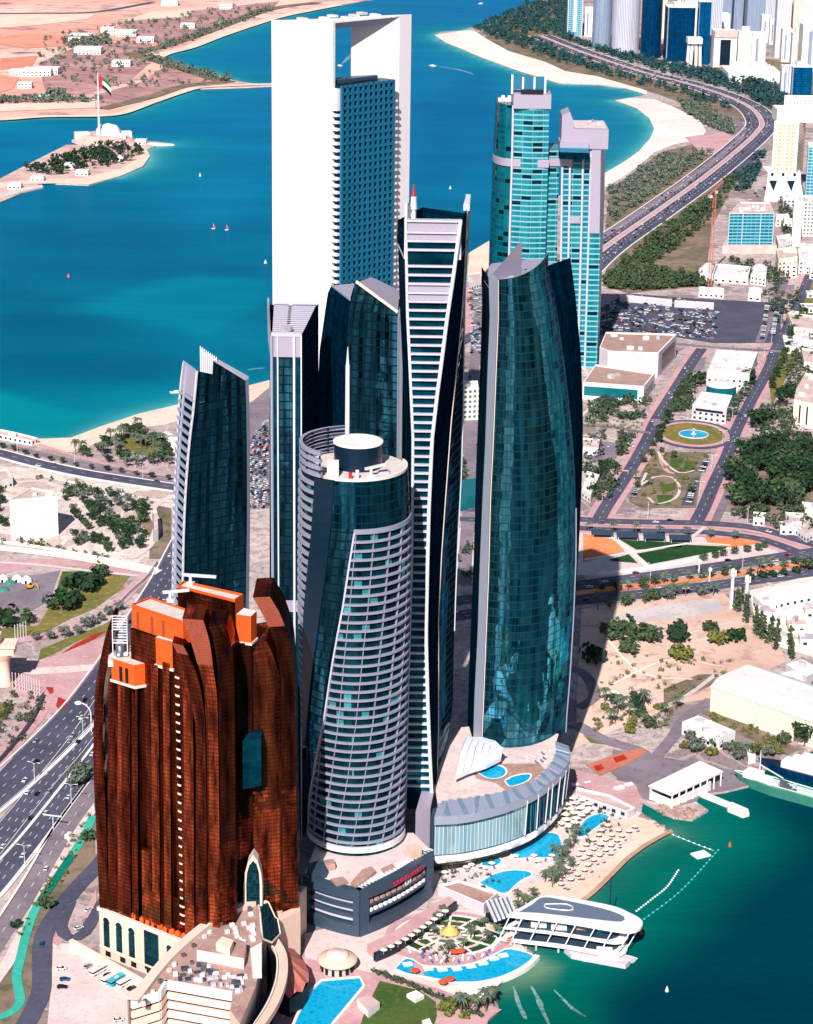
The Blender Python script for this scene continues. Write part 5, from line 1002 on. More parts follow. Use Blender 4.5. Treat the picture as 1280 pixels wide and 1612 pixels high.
# compound wall in front
b=MB(); w0=Vector((*G(112,1492,0),0)); w1=Vector((*G(232,1560,0),0)); d=(w1-w0).normalized(); n_=Vector((d.y,-d.x,0))*.9; b.prism([(p.x,p.y) for p in (w0-n_,w1-n_,w1+n_,w0+n_)],0,4.2); o=O('compound_wall',b,'stone_trim'); tag(o,'low cream compound wall between the car park and the arched podium','wall')
# ---------------------------------------------------------------- crescent building in front
zr_=31.0
T=E('crescent_building',(*G(320,1560,0),0),'cream crescent building with a sweeping pointed parapet and a roof crowded with plant','building')
out_=PL('206,1577 249,1564 260,1545 367,1564 362,1590 378,1612 402,1555 413,1501 413,1479 404,1417 331,1452 263,1509 216,1566',zr_)
b=MB(); b.prism(out_,0,zr_); O('wall',b,['stone_cream'],T)
b=MB(); b.face([(x,y,zr_+.05) for x,y in out_]); O('roof',b,'deck_wood',T)
L=smooth_line(PL('205,1580 216,1566 263,1509 331,1452 404,1417',zr_),4); Lo=offset(L,1.2); Li=offset(L,-3.4)
n=len(L); zup=lambda i:zr_+1.6
b=MB(); b.grid([[(*p,zr_-14) for p in Lo],[(*p,zup(i)) for i,p in enumerate(Lo)],[(*p,zup(i)+.4) for i,p in enumerate(Li)],[(*p,zr_) for p in Li]]); O('sweeping_parapet',b,'stone_trim',T)
f0,f1=out_[2],out_[3]
for nm,(p,q) in (('f',(out_[2],out_[3])),('l',(out_[0],out_[1])),('m',(out_[1],out_[2]))):
    dx,dy=q[0]-p[0],q[1]-p[1]; l=math.hypot(dx,dy); nx_,ny_=dy/l,-dx/l
    for k in range(6):
        z=zr_-4.2*k; b=MB(); b.prism([(p[0]+nx_*1.2,p[1]+ny_*1.2),(q[0]+nx_*1.2,q[1]+ny_*1.2),(q[0]-nx_*.3,q[1]-ny_*.3),(p[0]-nx_*.3,p[1]-ny_*.3)],z-2.9,z+(.9 if k==0 else 0),True,True); O('floor_band',b,'stone_trim' if k%3 else 'kerb_white',T)
        b=MB(); b.grid([[(p[0]+nx_*.12,p[1]+ny_*.12,z-4.2),(q[0]+nx_*.12,q[1]+ny_*.12,z-4.2)],[(p[0]+nx_*.12,p[1]+ny_*.12,z-2.9),(q[0]+nx_*.12,q[1]+ny_*.12,z-2.9)]]); O('window_band',b,'copper_band',T)
rd=random.Random(4)
ins=PL('270,1540 300,1512 340,1525 392,1540 378,1566 300,1548',zr_)
for i,(x,y) in enumerate(scatter(ins,46,1.6)):
    b=MB(); b.box(x,y,zr_,rd.uniform(1.2,3),rd.uniform(1,2.2),rd.uniform(.6,1.8),rd.choice((.25,1.8))); O('plant_unit',b,rd.choice(('steel_grey','slab_white','white_metal','slate')),T)
for i,(x,y) in enumerate(scatter(PL('352,1462 398,1432 404,1480 372,1490',zr_),16,1.6)):
    b=MB(); b.box(x,y,zr_,2,1.6,1.4,.4); O('plant_unit',b,rd.choice(('white_metal','kerb_white')),T)
for i in range(14):
    f=i/13; p=offset(L,-5.5)[int(f*(n-1))]; b=MB(); b.box(p[0],p[1],zr_,1.6,1.4,1.2+rd.random(),rd.random()); O('plant_unit',b,rd.choice(('white_metal','stone_trim','steel_grey')),T)
b=MB(); b.prism(PL('310,1512 340,1484 388,1500 384,1526',zr_),zr_,zr_+5,True,False,0,1); O('plant_room',b,['stone_trim','deck_wood'],T)
b=MB(); b.prism(PL('340,1496 350,1486 368,1492 362,1506',zr_+5),zr_+5,zr_+8.5); O('plant_room',b,'stone_trim',T)
b=MB(); b.prism(PL('394,1500 412,1490 412,1540 398,1540',zr_),zr_,zr_+2); O('plant_room',b,'kerb_white',T)
# curving glass wall and cornice on its right side
L1=smooth_line(PL('420,1482 428,1510 427,1545 412,1580 384,1622',26),4); b=MB(); b.grid([[(*p,0) for p in L1],[(*p,25.5) for p in L1]]); O('curtain_wall',b,'navy_glass',T)
Lc=smooth_line(PL('424,1482 436,1505 436,1540 422,1580 394,1622',22),4); Ld=offset(Lc,4.2); b=MB(); b.grid([[(*p,20) for p in Lc],[(*p,22) for p in Lc],[(*p,22.6) for p in Ld],[(*p,20) for p in Ld]]); O('curved_cornice',b,'stone_cream',T); b=MB(); b.path([(*p,22.6) for p in offset(Lc,-.2)],.45,5); O('cornice_edge',b,'kerb_white',T)
# pointed atrium arches
T=E('pointed_arch_gate',(*G(398,1420,0),0),'white pointed arch portal with dark glass between the copper hotel wings','arch')
ya=G(398,1452,22)[1]-3; zb,zt_=ZH(398,1418,ya),ZH(398,1345,ya); xl_,xr_=XZ(384,zb,ya),XZ(413,zb,ya); xc=(xl_+xr_)/2; hw=(xr_-xl_)/2
arcp=lambda s:[(xc-hw*s,zb-12),(xc-hw*s,zb+(zt_-zb)*.35),(xc-hw*s*.86,zb+(zt_-zb)*.6),(xc-hw*s*.5,zb+(zt_-zb)*.84*s**.3),(xc+hw*.05,zb+(zt_-zb)*s**.5),(xc+hw*s*.55,zb+(zt_-zb)*.86*s**.3),(xc+hw*s*.9,zb+(zt_-zb)*.6),(xc+hw*s,zb+(zt_-zb)*.35),(xc+hw*s,zb-12)]
Ao,Ai=arcp(1),arcp(.74)
b=MB(); b.grid([[(x,ya+6,z) for x,z in Ai],[(x,ya,z) for x,z in Ai],[(x,ya-.3,z) for x,z in Ao],[(x,ya+6,z) for x,z in Ao]]); O('arch_frame',b,'stone_trim',T); b=MB(); b.face([(x,ya+1.5,z) for x,z in Ai],uv=[(x,z) for x,z in Ai]); O('arch_glazing',b,'arch_glass',T)
b=MB(); V0=[(*G(*p,z),z) for p,z in (((406,1418),30),((422,1420),32),((433,1444),28))]; V1=[(*G(*p,z),z) for p,z in (((413,1478),30),((428,1484),26),((441,1470),22))]
mid=[tuple((Vector(a)*.5+Vector(c)*.5)+Vector((0,0,3))) for a,c in zip(V0,V1)]; b.grid([V1,mid,V0],smooth=True); O('glass_vault',b,'arch_glass',T); b=MB(); b.path(V1+[mid[2]]+V0[::-1]+[mid[0],V1[0]],.5,5); O('vault_frame',b,'stone_trim',T)
b=MB(); p=PL('384,1420 402,1402 418,1410 414,1420',30); b.prism(p,27,30); O('canopy',b,'steel_grey',T)
# cone roof, dome pavilion, garden pool
plain('cone_roof',(206,120,106),.6,0,.1,.3)
ap=(*G(436,1494,22),22.0); rimp=[(*G(*p,9),9.0) for p in ((455,1492),(472,1508),(486,1530),(486,1546),(476,1562),(456,1572),(440,1566),(432,1540))]
T=E('fluted_roof_hall',(ap[0],ap[1],0),'hall with a pink fluted fan shaped roof beside the garden pool','building')
for i in range(len(rimp)-1):
    a,c=Vector(rimp[i]),Vector(rimp[i+1]); m_=(a+c)/2+Vector((0,0,1.8)); b=MB(); b.face([a,m_,ap]); b.face([m_,c,ap]); O('roof_panel',b,'cone_roof',T)
b=MB(); b.prism([(p[0],p[1]) for p in rimp],0,8.6); O('wall',b,'dark_void',T)
cx,cy=G(531,1507,6); T=E('dome_pavilion',(cx,cy,0),'round cream pavilion with a stepped flat dome by the garden','pavilion')
b=MB(); b.lathe(cx,cy,[(6.8,0),(6.8,4.4)],28); O('wall',b,'stone_cream',T); b=MB(); b.lathe(cx,cy,[(8.6,4.4),(8.9,5.0),(8.4,5.8),(5.2,6.6)],32); O('roof',b,'stone_cream',T); b=MB(); b.lathe(cx,cy,[(5.0,6.4),(5.0,7.6),(4.4,8.2),(.1,8.7)],28); O('dome',b,'stone_trim',T)
for i in range(14):
    a=i*.449; b=MB(); b.box(cx+7*math.cos(a),cy+7*math.sin(a),.6,1.2,.9,3,a+1.57); O('window',b,'arch_glass',T)
pw=PL('492,1560 508,1545 566,1540 571,1553 522,1612 500,1650 450,1650 470,1600',.5); b=MB(); b.face([(x,y,.62) for x,y in pw]); o=O('pool',b,'pool_water'); tag(o,'blue garden pool partly in shadow beside the fluted pink roof','pool')
b=MB(); e=pw+pw[:1]; b.grid([[(*p,0) for p in e],[(*p,1.1) for p in e],[(*p,1.1) for p in offset(e,1.3)],[(*p,0) for p in offset(e,1.3)]]); o2=O('pool_edge',b,'kerb_white',o)
# ---------------------------------------------------------------- other buildings
plain('wall_white',(246,240,238),.75,0,.06,.2); plain('wall_cream',(250,238,218),.75,0,.05,.08); plain('roof_brown',(186,150,138),.85,0,.12,.1); plain('wall_grey',(214,206,214),.7,0,.06,.1); plain('roof_pink',(226,196,190),.85,0,.15,.12)
plain('glass_teal_plain',(20,130,140),.2,.3,.1); plain('glass_dark_plain',(20,44,60),.2,.3,.1)
facade('far_white',4.2,3.8,(120,136,156),(170,170,180),(246,240,240),.5,.45,.1,.4,.1,streak=(.05,.05)); facade('far_lavender',3.2,60,(150,160,190),(190,190,206),(236,230,238),.3,.0,.1,.3,.1)
facade('far_blue',4,4,(0,70,118),(10,104,150),(0,50,92),.1,.2,.2,.2,.1); facade('far_navy',4,4,(0,44,84),(8,78,122),(2,40,76),.15,.15,.2,.2,.1); facade('far_teal',5,4,(30,124,160),(90,170,190),(160,200,214),.15,.3,.2,.2,.1)
facade('far_steel',3,50,(120,150,180),(176,186,206),(150,160,190),.2,.0,.3,.25,.1); facade('far_peach',4,4,(236,180,140),(246,200,160),(250,232,220),.3,.4,.0,.6,.0); facade('office_win',4.0,4.2,(70,90,110),(120,140,150),(240,226,214),.45,.5,.1,.4,.1)
facade('hotel_cream',5.2,4.4,(220,170,130),(236,196,160),(252,242,230),.22,.3,.0,.5,.1); facade('site_teal',5,3.6,(0,100,128),(30,150,166),(130,184,200),.06,.34,.2,.3,.2)
WINDOWED={'low_building','villa','school_building','shore_house','island_house','city_block'}
def blk(name,label,cat,px,h,wall,roof,z0=0.0,units=0,parapet=True,group=None,base=None,par=None,seed=1):
    P=PL(px,h) if isinstance(px,str) else px
    cx=sum(p[0] for p in P)/len(P); cy=sum(p[1] for p in P)/len(P)
    T=par or E(name,(cx,cy,z0),label,cat,group)
    b=MB(); b.prism(P,z0,h-.02,False); O('wall',b,wall,T)
    b=MB(); b.face([(*p,h-.9 if parapet else h) for p in (P if sum(P[i-1][0]*P[i][1]-P[i][0]*P[i-1][1] for i in range(len(P)))>0 else P[::-1])]); O('roof',b,roof,T)
    if parapet:
        e=P+P[:1]; ins=[(cx+(x-cx)*.96,cy+(y-cy)*.96) for x,y in e]; b=MB(); b.grid([[(*p,h-.05) for p in e],[(*p,h+.4) for p in e],[(*p,h+.4) for p in ins],[(*p,h-.9) for p in ins]]); O('parapet',b,'wall_white' if wall!='wall_cream' else 'wall_cream',T)
    rd=random.Random(seed+int(abs(cx)*7)); 
    if name in WINDOWED and wall.startswith('wall') and h-z0>3.5:
        for i in range(len(P)):
            l=math.dist(P[i],P[(i+1)%len(P)])
            if l<7: continue
            for fl in range(max(1,int((h-z0)/4.5))):
                n=max(2,min(7,int(l/4.5)))
                for k in range(n): wallquad(T,'window',P,i,(k+.3)/n,(k+.7)/n,z0+1.2+4.3*fl,z0+3.0+4.3*fl,'glass_dark_plain',.1)
    for x,y in scatter([(cx+(x-cx)*.75,cy+(y-cy)*.75) for x,y in P],units,3) if units else []:
        b=MB(); b.box(x,y,h-.9,rd.uniform(2,6),rd.uniform(2,5),rd.uniform(1.4,3.2),rd.uniform(0,1.5)); O('roof_unit',b,rd.choice(('wall_white','wall_grey','roof_grey')),T)
    return T
def cube_mesh(bx): b=MB(); b.box(*bx); return b
def wallquad(T,nm,P,i,u0,u1,z0,z1,mat,out=.12):      # a thin panel on wall i of footprint P
    a,c=P[i],P[(i+1)%len(P)]; dx,dy=c[0]-a[0],c[1]-a[1]; l=math.hypot(dx,dy)
    s=1 if sum(P[k-1][0]*P[k][1]-P[k][0]*P[k-1][1] for k in range(len(P)))>0 else -1
    nx,ny=dy/l*s,-dx/l*s; p=(a[0]+dx*u0,a[1]+dy*u0); q=(a[0]+dx*u1,a[1]+dy*u1); b=MB()
    b.prism([p,q,(q[0]+nx*out,q[1]+ny*out),(p[0]+nx*out,p[1]+ny*out)],z0,z1,True,True); return O(nm,b,mat,T)
# left: the white cube
P=PL('15,788 90,781 84,774 50,768',28); T=blk('cube_building','plain white windowless cube building among the olive groves','building',P,28,'wall_white','roof_pink',units=2); wallquad(T,'ground_floor',P,1,.1,.9,.5,4,'glass_dark_plain')
for i,(px,h,lb) in enumerate((('248,684 262,680 272,684 258,689',5,'small white beach club with blue awning beside the palm grove'),('262,690 282,688 282,698 262,698',6,'low cream beach pavilion beside the lattice sided tower'),('0,676 20,680 60,690 50,694 20,688 -10,682',4,'long low white promenade kiosk at the left end of the beach'),('240,806 247,804 249,832 241,836',9,'narrow white ramp building beside the olive grove'),('-20,744 10,738 20,752 -10,762',7,'low pale building with grey roof at the left edge by the coast road'))):
    blk('low_building',lb,'building',px,h,'wall_white','roof_pink' if i!=1 else 'wall_cream',units=2 if i==2 else 0)
# between the towers
P=PL('728,614 754,612 752,600 730,600',26); blk('office_block','white office block with window rows glimpsed between the ladder and bulging towers','building',P,26,'office_win','roof_white',units=3)
blk('office_block','low turquoise roofed hall glimpsed between the ladder and bulging towers','building','724,756 752,752 752,778 724,784',10,'glass_teal_plain','glass_teal_plain',parapet=False)
blk('low_building','small orange and white showroom by the beach beyond the ladder tower','building','736,432 756,428 758,440 738,446',8,'wall_white','roof_pink',units=2)
# right: halls south of the car park
P=PL('944,547 954,523 1066,526 1037,556 957,553',22); T=blk('exhibition_hall','large brown roofed hall with grey front wall beside the car park','hall',P,22,'wall_grey','roof_brown',units=6)
for u in (.06,.9): wallquad(T,'corner_pilaster',P,3,u,u+.06,0,22,'wall_white',.6)
wallquad(T,'side_glazing',P,2,.1,.8,3,18,'glass_dark_plain')
P=PL('918,602 938,574 1031,588 1014,609',14); T=blk('exhibition_hall','lower brown roofed hall with turquoise window band','hall',P,14,'wall_white','roof_brown',units=2); wallquad(T,'window_band',P,3,.1,.98,3,11,'glass_teal_plain'); wallquad(T,'entrance_canopy',P,3,.45,.7,3,4,'slate',8); wallquad(T,'side_glazing',P,2,.1,.9,2,9,'glass_dark_plain')
P=PL('1113,586 1128,551 1193,555 1180,589',13); T=blk('school_building','white flat roofed school with a glazed turquoise drum in front','building',P,13,'wall_white','roof_white',units=7)
cx,cy=G(1136,604,13); b=MB(); b.lathe(cx,cy,[(12.5,0),(12.5,12)],32,cap=False); O('drum',b,'glass_teal_plain',T); b=MB(); b.lathe(cx,cy,[(13,12),(13,13),(12,13.2),(.1,13.6)],32); O('drum_roof',b,'roof_white',T)
P=PL('1090,638 1104,617 1153,623 1144,645',12); T=blk('school_building','white stepped block by the roundabout below the turquoise drum','building',P,12,'wall_grey','roof_white',units=4); wallquad(T,'window_band',P,3,.1,.9,8,10,'glass_dark_plain')
P=PL('1254,612 1268,588 1300,590 1296,640 1250,630',20); T=blk('apartment_block','cream block with tall slot windows at the right edge by the dark wood','building',P,20,'wall_cream','roof_pink',units=3)
for u in (.25,.5,.75): wallquad(T,'slot_window',P,3,u,u+.05,2,17,'dark_void',.2)
for i,(px,h,w_,lb) in enumerate((('1196,688 1240,690 1240,697 1196,696',5,'wall_white','long low white annex between the roundabout and the dark wood'),('1186,806 1206,808 1204,816 1186,815',6,'wall_white','small white villa below the dark wood'),('1236,806 1256,812 1290,832 1270,842 1244,822',6,'wall_white','long white terrace of villas under the dark wood at the right edge'),('1262,790 1290,794 1290,806 1268,804',7,'wall_cream','cream villa at the right edge below the dark wood'),('1240,492 1300,500 1300,520 1250,516',7,'wall_cream','low pink roofed villa at the right edge above the slot windowed block'),('1232,528 1280,536 1280,552 1236,546',6,'wall_white','white courtyard house at the right edge beyond the garden strip'),('918,690 944,692 942,706 918,704',6,'wall_white','small white shop by the bulging tower'),('924,742 944,748 930,780 916,770',6,'wall_white','narrow pale roofed shed row below the small white shop'),('1262,548 1290,552 1290,572 1266,570',8,'wall_cream','cream house beside the garden strip at the right edge'))):
    blk('low_building',lb,'building',px,h,w_,'roof_pink' if i%2==0 else 'roof_white',units=2 if i in (2,4) else 1)
# car port, mosque villa, low row by the car park
for i,(a,c) in enumerate(((976,1058),(1062,1124))): blk('car_port',('long white car port roof along the far left half of the car park','shorter white car port roof along the far right half of the car park')[i],'car port','%d,%d %d,%d %d,%d %d,%d'%(a,463+i*9,c,471+i*5,c,475+i*5,a,467+i*9),5,'wall_grey','roof_white',parapet=False)
blk('low_building','long white hall with a blue roof strip beyond the car park','building','1100,424 1112,414 1182,420 1178,436 1100,430',8,'wall_white','roof_white',units=2)
T=blk('villa','white domed villa beside the tree lined avenue','building','1182,432 1190,418 1208,420 1206,436',10,'wall_white','roof_white'); cx,cy=G(1196,424,10); b=MB(); b.lathe(cx,cy,[(8,9.5)]+[(8*math.cos(a),10+6*math.sin(a)) for a in (0,.3,.6,.9,1.2,1.5)],20); O('dome',b,'wall_grey',T)
for i,(px,h,w_,lb) in enumerate((('1100,452 1140,454 1140,462 1100,460',5,'wall_white','low white wall block among the bushes above the car park'),('1180,452 1200,454 1198,464 1178,462',7,'wall_white','small white gatehouse beside the car park trees'),('1222,392 1250,388 1256,404 1226,408',16,'wall_cream','cream apartment house with flat roof right of the turquoise site building'),('1256,392 1296,394 1296,412 1258,410',14,'wall_white','white apartment house at the right edge under the cream hotel'),('1222,372 1244,368 1248,378 1226,384',12,'wall_white','small white apartment house behind the turquoise site building'))):
    blk('low_building',lb,'building',px,h,w_,'roof_pink' if i==2 else 'roof_white',units=2)
# turquoise building under construction
Y=G(1181,398,0)[1]; zt=ZH(1185,337,Y); x0,x1=XZ(1148,zt,Y),XZ(1220,zt,Y); P=[(x0,Y),(x1,Y+4),(x1+5,Y+72),(x0+22,Y+72)]
T=blk('site_building','turquoise banded office block with an unfinished cluttered roof','building',P,zt,'site_teal','roof_pink',z0=8,units=12); b=MB(); b.prism([(x0-6,Y-6),(x1+4,Y-2),(x1+8,Y+76),(x0+12,Y+76)],0,9); O('podium',b,'roof_pink',T)
for u in (.0,.3,.7,.985): wallquad(T,'pier',P,0,u,u+.015,8,zt,'wall_grey',.8)
# cream hotel with arched skirt
Y=G(1236,314,0)[1]; zb=ZH(1232,272,Y); zt=ZH(1236,194,Y); x0,x1=XZ(1214,zb,Y),XZ(1253,zb,Y); P=[(x0,Y),(x1,Y),(x1+16,Y+45),(x0+16,Y+45)]
T=blk('cream_hotel','cream hotel slab with gridded windows above a pale flared skirt','building',P,zt,'hotel_cream','roof_white',z0=zb-4)
for u in (0,.44,.9): wallquad(T,'pilaster',P,0,u,u+.1,zb-4,zt+3,'wall_white',1)
b=MB(); b.grid([[(XZ(1203,0,Y-14),Y-14,0),(XZ(1266,0,Y-14),Y-14,0)],[(x0-4,Y-1,zb-8),(x1+6,Y-1,zb-8)],[(x0-4,Y-1,zb),(x1+6,Y-1,zb)],[(x0-4,Y+50,zb),(x1+12,Y+50,zb)]]); b.grid([[(XZ(1266,0,Y-14),Y-14,0),(XZ(1266,0,Y)+10,Y+60,0)],[(x1+6,Y-1,zb),(x1+12,Y+50,zb)]]); O('flared_skirt',b,'wall_white',T)
for px in (1218,1246): 
    b=MB(); xa=XZ(px,20,Y-9); b.face([(xa-5,Y-3.2,zb-9),(xa+5,Y-3.2,zb-9),(xa,Y-11,13)][::-1]); O('skirt_window',b,'glass_dark_plain',T)
b=MB(); b.prism([(x0+6,Y+20),(x1+30,Y+20),(x1+30,Y+60),(x0+6,Y+60)],zt-2,zt+14); O('rear_storey',b,'wall_white',T)
for (l,r,yt,yb,m,lb) in ((1258,1282,318,372,'office_win','cream apartment slab with balconies at the right edge below the cream hotel'),(1270,1300,232,318,'far_teal','narrow teal tower at the right edge behind the cream hotel'),(1234,1300,156,190,'far_white','wide white block with roof plant behind the cream hotel'),(1248,1262,318,388,'wall_cream','slim peach tower between the site building and the right edge')):
    Y=G((l+r)/2,yb,0)[1]; zt=ZH((l+r)/2,yt,Y); x0,x1=XZ(l,zt/2,Y),XZ(r,zt/2,Y); blk('tower_block',lb,'building',[(x0,Y),(x1,Y),(x1+6,Y+40),(x0+6,Y+40)],zt,m,'roof_white',units=4)
# far skyline
sky=[(895,919,-90,57,'far_teal','far teal tower with two white centre stripes, first of the skyline'),(921,933,12,58,'far_white','small pointed white block in the gap after the striped teal tower'),(936,966,-70,78,'far_steel','far pale steel tower with a white right edge'),(967,1011,-60,82,'far_lavender','broad round lavender grey tower of the skyline'),(1012,1045,-50,92,'far_navy','dark blue skyline tower right of the round lavender one'),(1050,1093,12,97,'far_navy','wide dark teal slab with white roof plant in the skyline'),(1099,1118,3,102,'far_blue','plain saturated blue tower behind the white mushroom pavilion'),(1124,1160,50,106,'far_white','white block with a dark glass centre bay'),(1162,1183,50,103,'far_white','white arched block with a peach centre panel'),(1184,1206,52,104,'far_white','bright white block beside the mosque'),(1119,1142,22,62,'far_white','white block with grey bay behind the dark centre bay block'),(1143,1182,16,54,'far_white','broad white block high behind the arched peach block'),(1184,1199,18,54,'far_steel','slim blue grey tower behind the bright white block'),(1199,1214,24,66,'far_white','slim white block with dark side right of the blue grey tower'),(1222,1237,10,58,'far_peach','slim peach tower beside the far street'),(1204,1236,-60,14,'far_navy','dark blue tower top behind the peach tower'),(1237,1256,-60,42,'far_lavender','far pale grey tower left of the twin one'),(1257,1276,-60,36,'far_lavender','far pale grey tower at the top right corner'),(1231,1247,46,98,'far_white','white block with grey bay near the right edge'),(1247,1266,52,102,'far_white','white gabled tower with peach arch panel'),(1263,1300,40,112,'far_white','white block with blue side at the right edge of the skyline'),(1247,1278,106,156,'far_blue','dark teal box tower with a pale roof edge'),(1230,1246,104,154,'far_lavender','lavender finned slab left of the dark teal box tower'),(1066,1082,-8,60,'far_white','white tower in the gap behind the dark teal slab'),(1128,1150,-16,30,'far_blue','small blue tower peeping behind white blocks'),(1160,1200,-30,20,'far_white','white slab along the top edge of the skyline'),(1020,1050,-30,60,'far_peach','peach tower half hidden behind the dark blue tower'),(1088,1100,-20,50,'far_white','white slim tower left of the saturated blue tower'),(1212,1224,30,70,'far_white','narrow white block beside the far street corner'),(1264,1300,-40,30,'far_blue','blue tower cut off by the top right corner')]
for l,r,yt,yb,m,lb in sky:
    mid=(l+r)/2; Y=G(mid,yb,0)[1]; zt=ZH(mid,yt,Y); x0,x1=XZ(l,zt/2,Y),XZ(r,zt/2,Y); d=min(70,(x1-x0)*1.1)
    if 'round' in lb or 'pale steel' in lb:
        P=[((x0+x1)/2+(x1-x0)/2*math.cos(a),Y+d/2+d/2*math.sin(a)) for a in [6.2832*i/20 for i in range(20)]]
    else: P=[(x0,Y),(x1,Y),(x1,Y+d),(x0,Y+d)]
    T=blk('skyline_tower',lb,'tower',P,zt,m,'roof_white',units=2 if yt>0 else 0)
    if len(P)==4:
        w_=x1-x0
        if 'stripes' in lb:
            for za,zb_ in ((.05,.42),(.5,.97)): wallquad(T,'white_stripe',P,0,.4,.6,zt*za,zt*zb_,'wall_white',1)
            for u in (0,.93): wallquad(T,'edge_pier',P,0,u,u+.07,0,zt,'wall_grey',1)
        elif 'centre bay' in lb: wallquad(T,'dark_bay',P,0,.28,.72,4,zt-14,'glass_dark_plain',1); wallquad(T,'roof_screen',P,0,0,1,zt-10,zt+3,'roof_pink',2)
        elif 'peach' in lb and 'white' in lb: wallquad(T,'peach_panel',P,0,.3,.72,8,zt-16,'far_peach',1); b=MB(); b.prism([(x0+w_*.2,Y-1),(x1-w_*.2,Y-1),(x1-w_*.2,Y+10),(x0+w_*.2,Y+10)],zt-1,zt+9); O('gable',b,'wall_white',T)
        elif m in ('far_white','far_lavender'):
            for u in (.12,.5,.8): wallquad(T,'bay_pier',P,0,u,u+.1,0,zt-3,'wall_white',1.2)
            wallquad(T,'grey_bay',P,0,.26,.42,6,zt-10,'far_steel',.6)
        else:
            for u in (.0,.47,.96): wallquad(T,'corner_pier',P,0,u,u+.04,0,zt,m if u else 'far_steel',1.2)
            b=MB(); b.prism([(x0+w_*.25,Y+d*.2),(x1-w_*.25,Y+d*.2),(x1-w_*.25,Y+d*.8),(x0+w_*.25,Y+d*.8)],zt-1,zt+7); O('roof_storey',b,'wall_white',T)
Y=G(1094,105,0)[1]; T=E('mushroom_pavilion',(XZ(1094,0,Y),Y,0),'white pavilion block raised on splayed legs before the blue skyline tower','building')
z0,z1=ZH(1094,69,Y),ZH(1094,60,Y); xa,xb_=XZ(1083,z0,Y),XZ(1106,z0,Y); b=MB(); b.prism([(xa,Y),(xb_,Y),(xb_,Y+30),(xa,Y+30)],z0,z1,True,True); O('top_block',b,'wall_white',T)
for f,g in ((.12,.05),(.35,.3),(.62,.66),(.88,.95)):
    b=MB(); b.tube((xa+(xb_-xa)*g,Y+8,0),(xa+(xb_-xa)*f,Y+8,z0),3,3,6); O('leg',b,'wall_white',T)
cx,cy=G(1182,124,0); T=E('mosque',(cx,cy,0),'white domed mosque with two minarets below the skyline','mosque')
b=MB(); b.box(cx,cy,0,92,110,16); O('prayer_hall',b,'wall_white',T)
for dx,dy,r in ((-14,10,15),(16,-10,12),(24,30,9),(-32,-20,9)):
    b=MB(); b.lathe(cx+dx,cy+dy,[(r,15)]+[(r*math.cos(a),18+r*math.sin(a)) for a in (0,.3,.6,.9,1.2,1.5)],18); O('dome',b,'wall_white',T)
for px,yt,yb in ((1189,96,120),(1211,101,126)):
    Y=G(px,yb,0)[1]; x=XZ(px,20,Y); zt=ZH(px,yt,Y); b=MB(); b.lathe(x,Y,[(6,0),(5,zt*.6),(6.5,zt*.62),(4,zt*.66),(3.4,zt*.9),(.2,zt)],10); O('minaret',b,'wall_white',T)
# far shore buildings, island memorial
fb=[(60,118,30,'long low'),(74,116,26,'square'),(128,62,26,'white roofed'),(118,66,14,'small'),(200,56,24,'flat'),(180,54,18,'twin'),(170,50,16,'corner'),(230,66,20,'low walled'),(296,44,18,'lone'),(140,84,30,'wide'),(192,104,20,'plain'),(30,118,18,'hedge lined'),(40,138,14,'dusty'),(70,158,10,'shore side'),(268,8,22,'northern'),(356,14,18,'far roadside')]
for px,py,w_,k in fb:
    x,y=G(px,py,0); blk('shore_house','%s white house among scrub on the far shore'%k,'house',[(x-w_*.8,y-w_*.7),(x+w_*.8,y-w_*.6),(x+w_*.8,y+w_*.7),(x-w_*.8,y+w_*.7)],7+w_*.15,'wall_white','roof_white',parapet=False)
cx,cy=G(164,222,0); T=E('island_memorial',(cx,cy,0),'white domed memorial hall on the breakwater island','building')
plain('mound_stone',(222,190,180),.8,0,.15,.1)
b=MB(); b.lathe(cx,cy,[(46,0),(36,7),(30,10)],16); O('mound',b,'mound_stone',T); b=MB(); b.lathe(cx+6,cy,[(17,9),(17,16),(12,22),(.1,25)],18); O('dome',b,'wall_white',T)
for dx,dy,w_ in ((-30,-6,20),(22,-14,18),(30,8,14)): b=MB(); b.box(cx+dx,cy+dy,4,w_,14,9,.3); O('annex',b,'wall_white' if dx>0 else 'wall_cream',T)
for i,(px,py) in enumerate(((112,264),(130,275),(186,252),(222,226),(24,296),(60,284))):
    x,y=G(px,py,0); blk('island_house',('cream kiosk under the island trees','blue white cafe on the island beach','pale house on the bright right side of the island','jetty hut at the island tip','boat shed by the island marina','low club house on the island causeway')[i],'house',[(x-8,y-9),(x+8,y-8),(x+8,y+8),(x-8,y+8)],6,'wall_white','roof_white',parapet=False)
fx,fy=G(156.5,216,8); T=E('flagpole',(fx,fy,8),'very tall white flagpole flying a red, green, white and black flag on the island','flagpole')
zt=ZH(154,117,fy); b=MB(); b.lathe(fx,fy,[(1.9,8),(1.3,zt*.6),(.8,zt)],10); O('pole',b,'white_metal',T); b=MB(); b.lathe(fx,fy,[(.3,zt),(1.3,zt+1),(.2,zt+2.2)],8); O('finial',b,'white_metal',T)
plain('flag_red',(206,24,44),.7,0,.02); plain('flag_green',(20,120,60),.7,0,.02); plain('flag_white',(246,246,246),.7,0,.02); plain('flag_black',(20,20,24),.7,0,.02)
fl=lambda u,v:(fx+1.2+u*20*(1-.15*u),fy+2.2*math.sin(u*5)*u,zt-1-v*16-(u**1.3)*13)
fg=E('flag',(fx,fy,zt),None,None) if False else None
b=MB(); b.grid([[fl(.0,v),fl(.12,v),fl(.25,v)] for v in (1,.66,.33,0)]); O('flag_hoist',b,'flag_red',T)
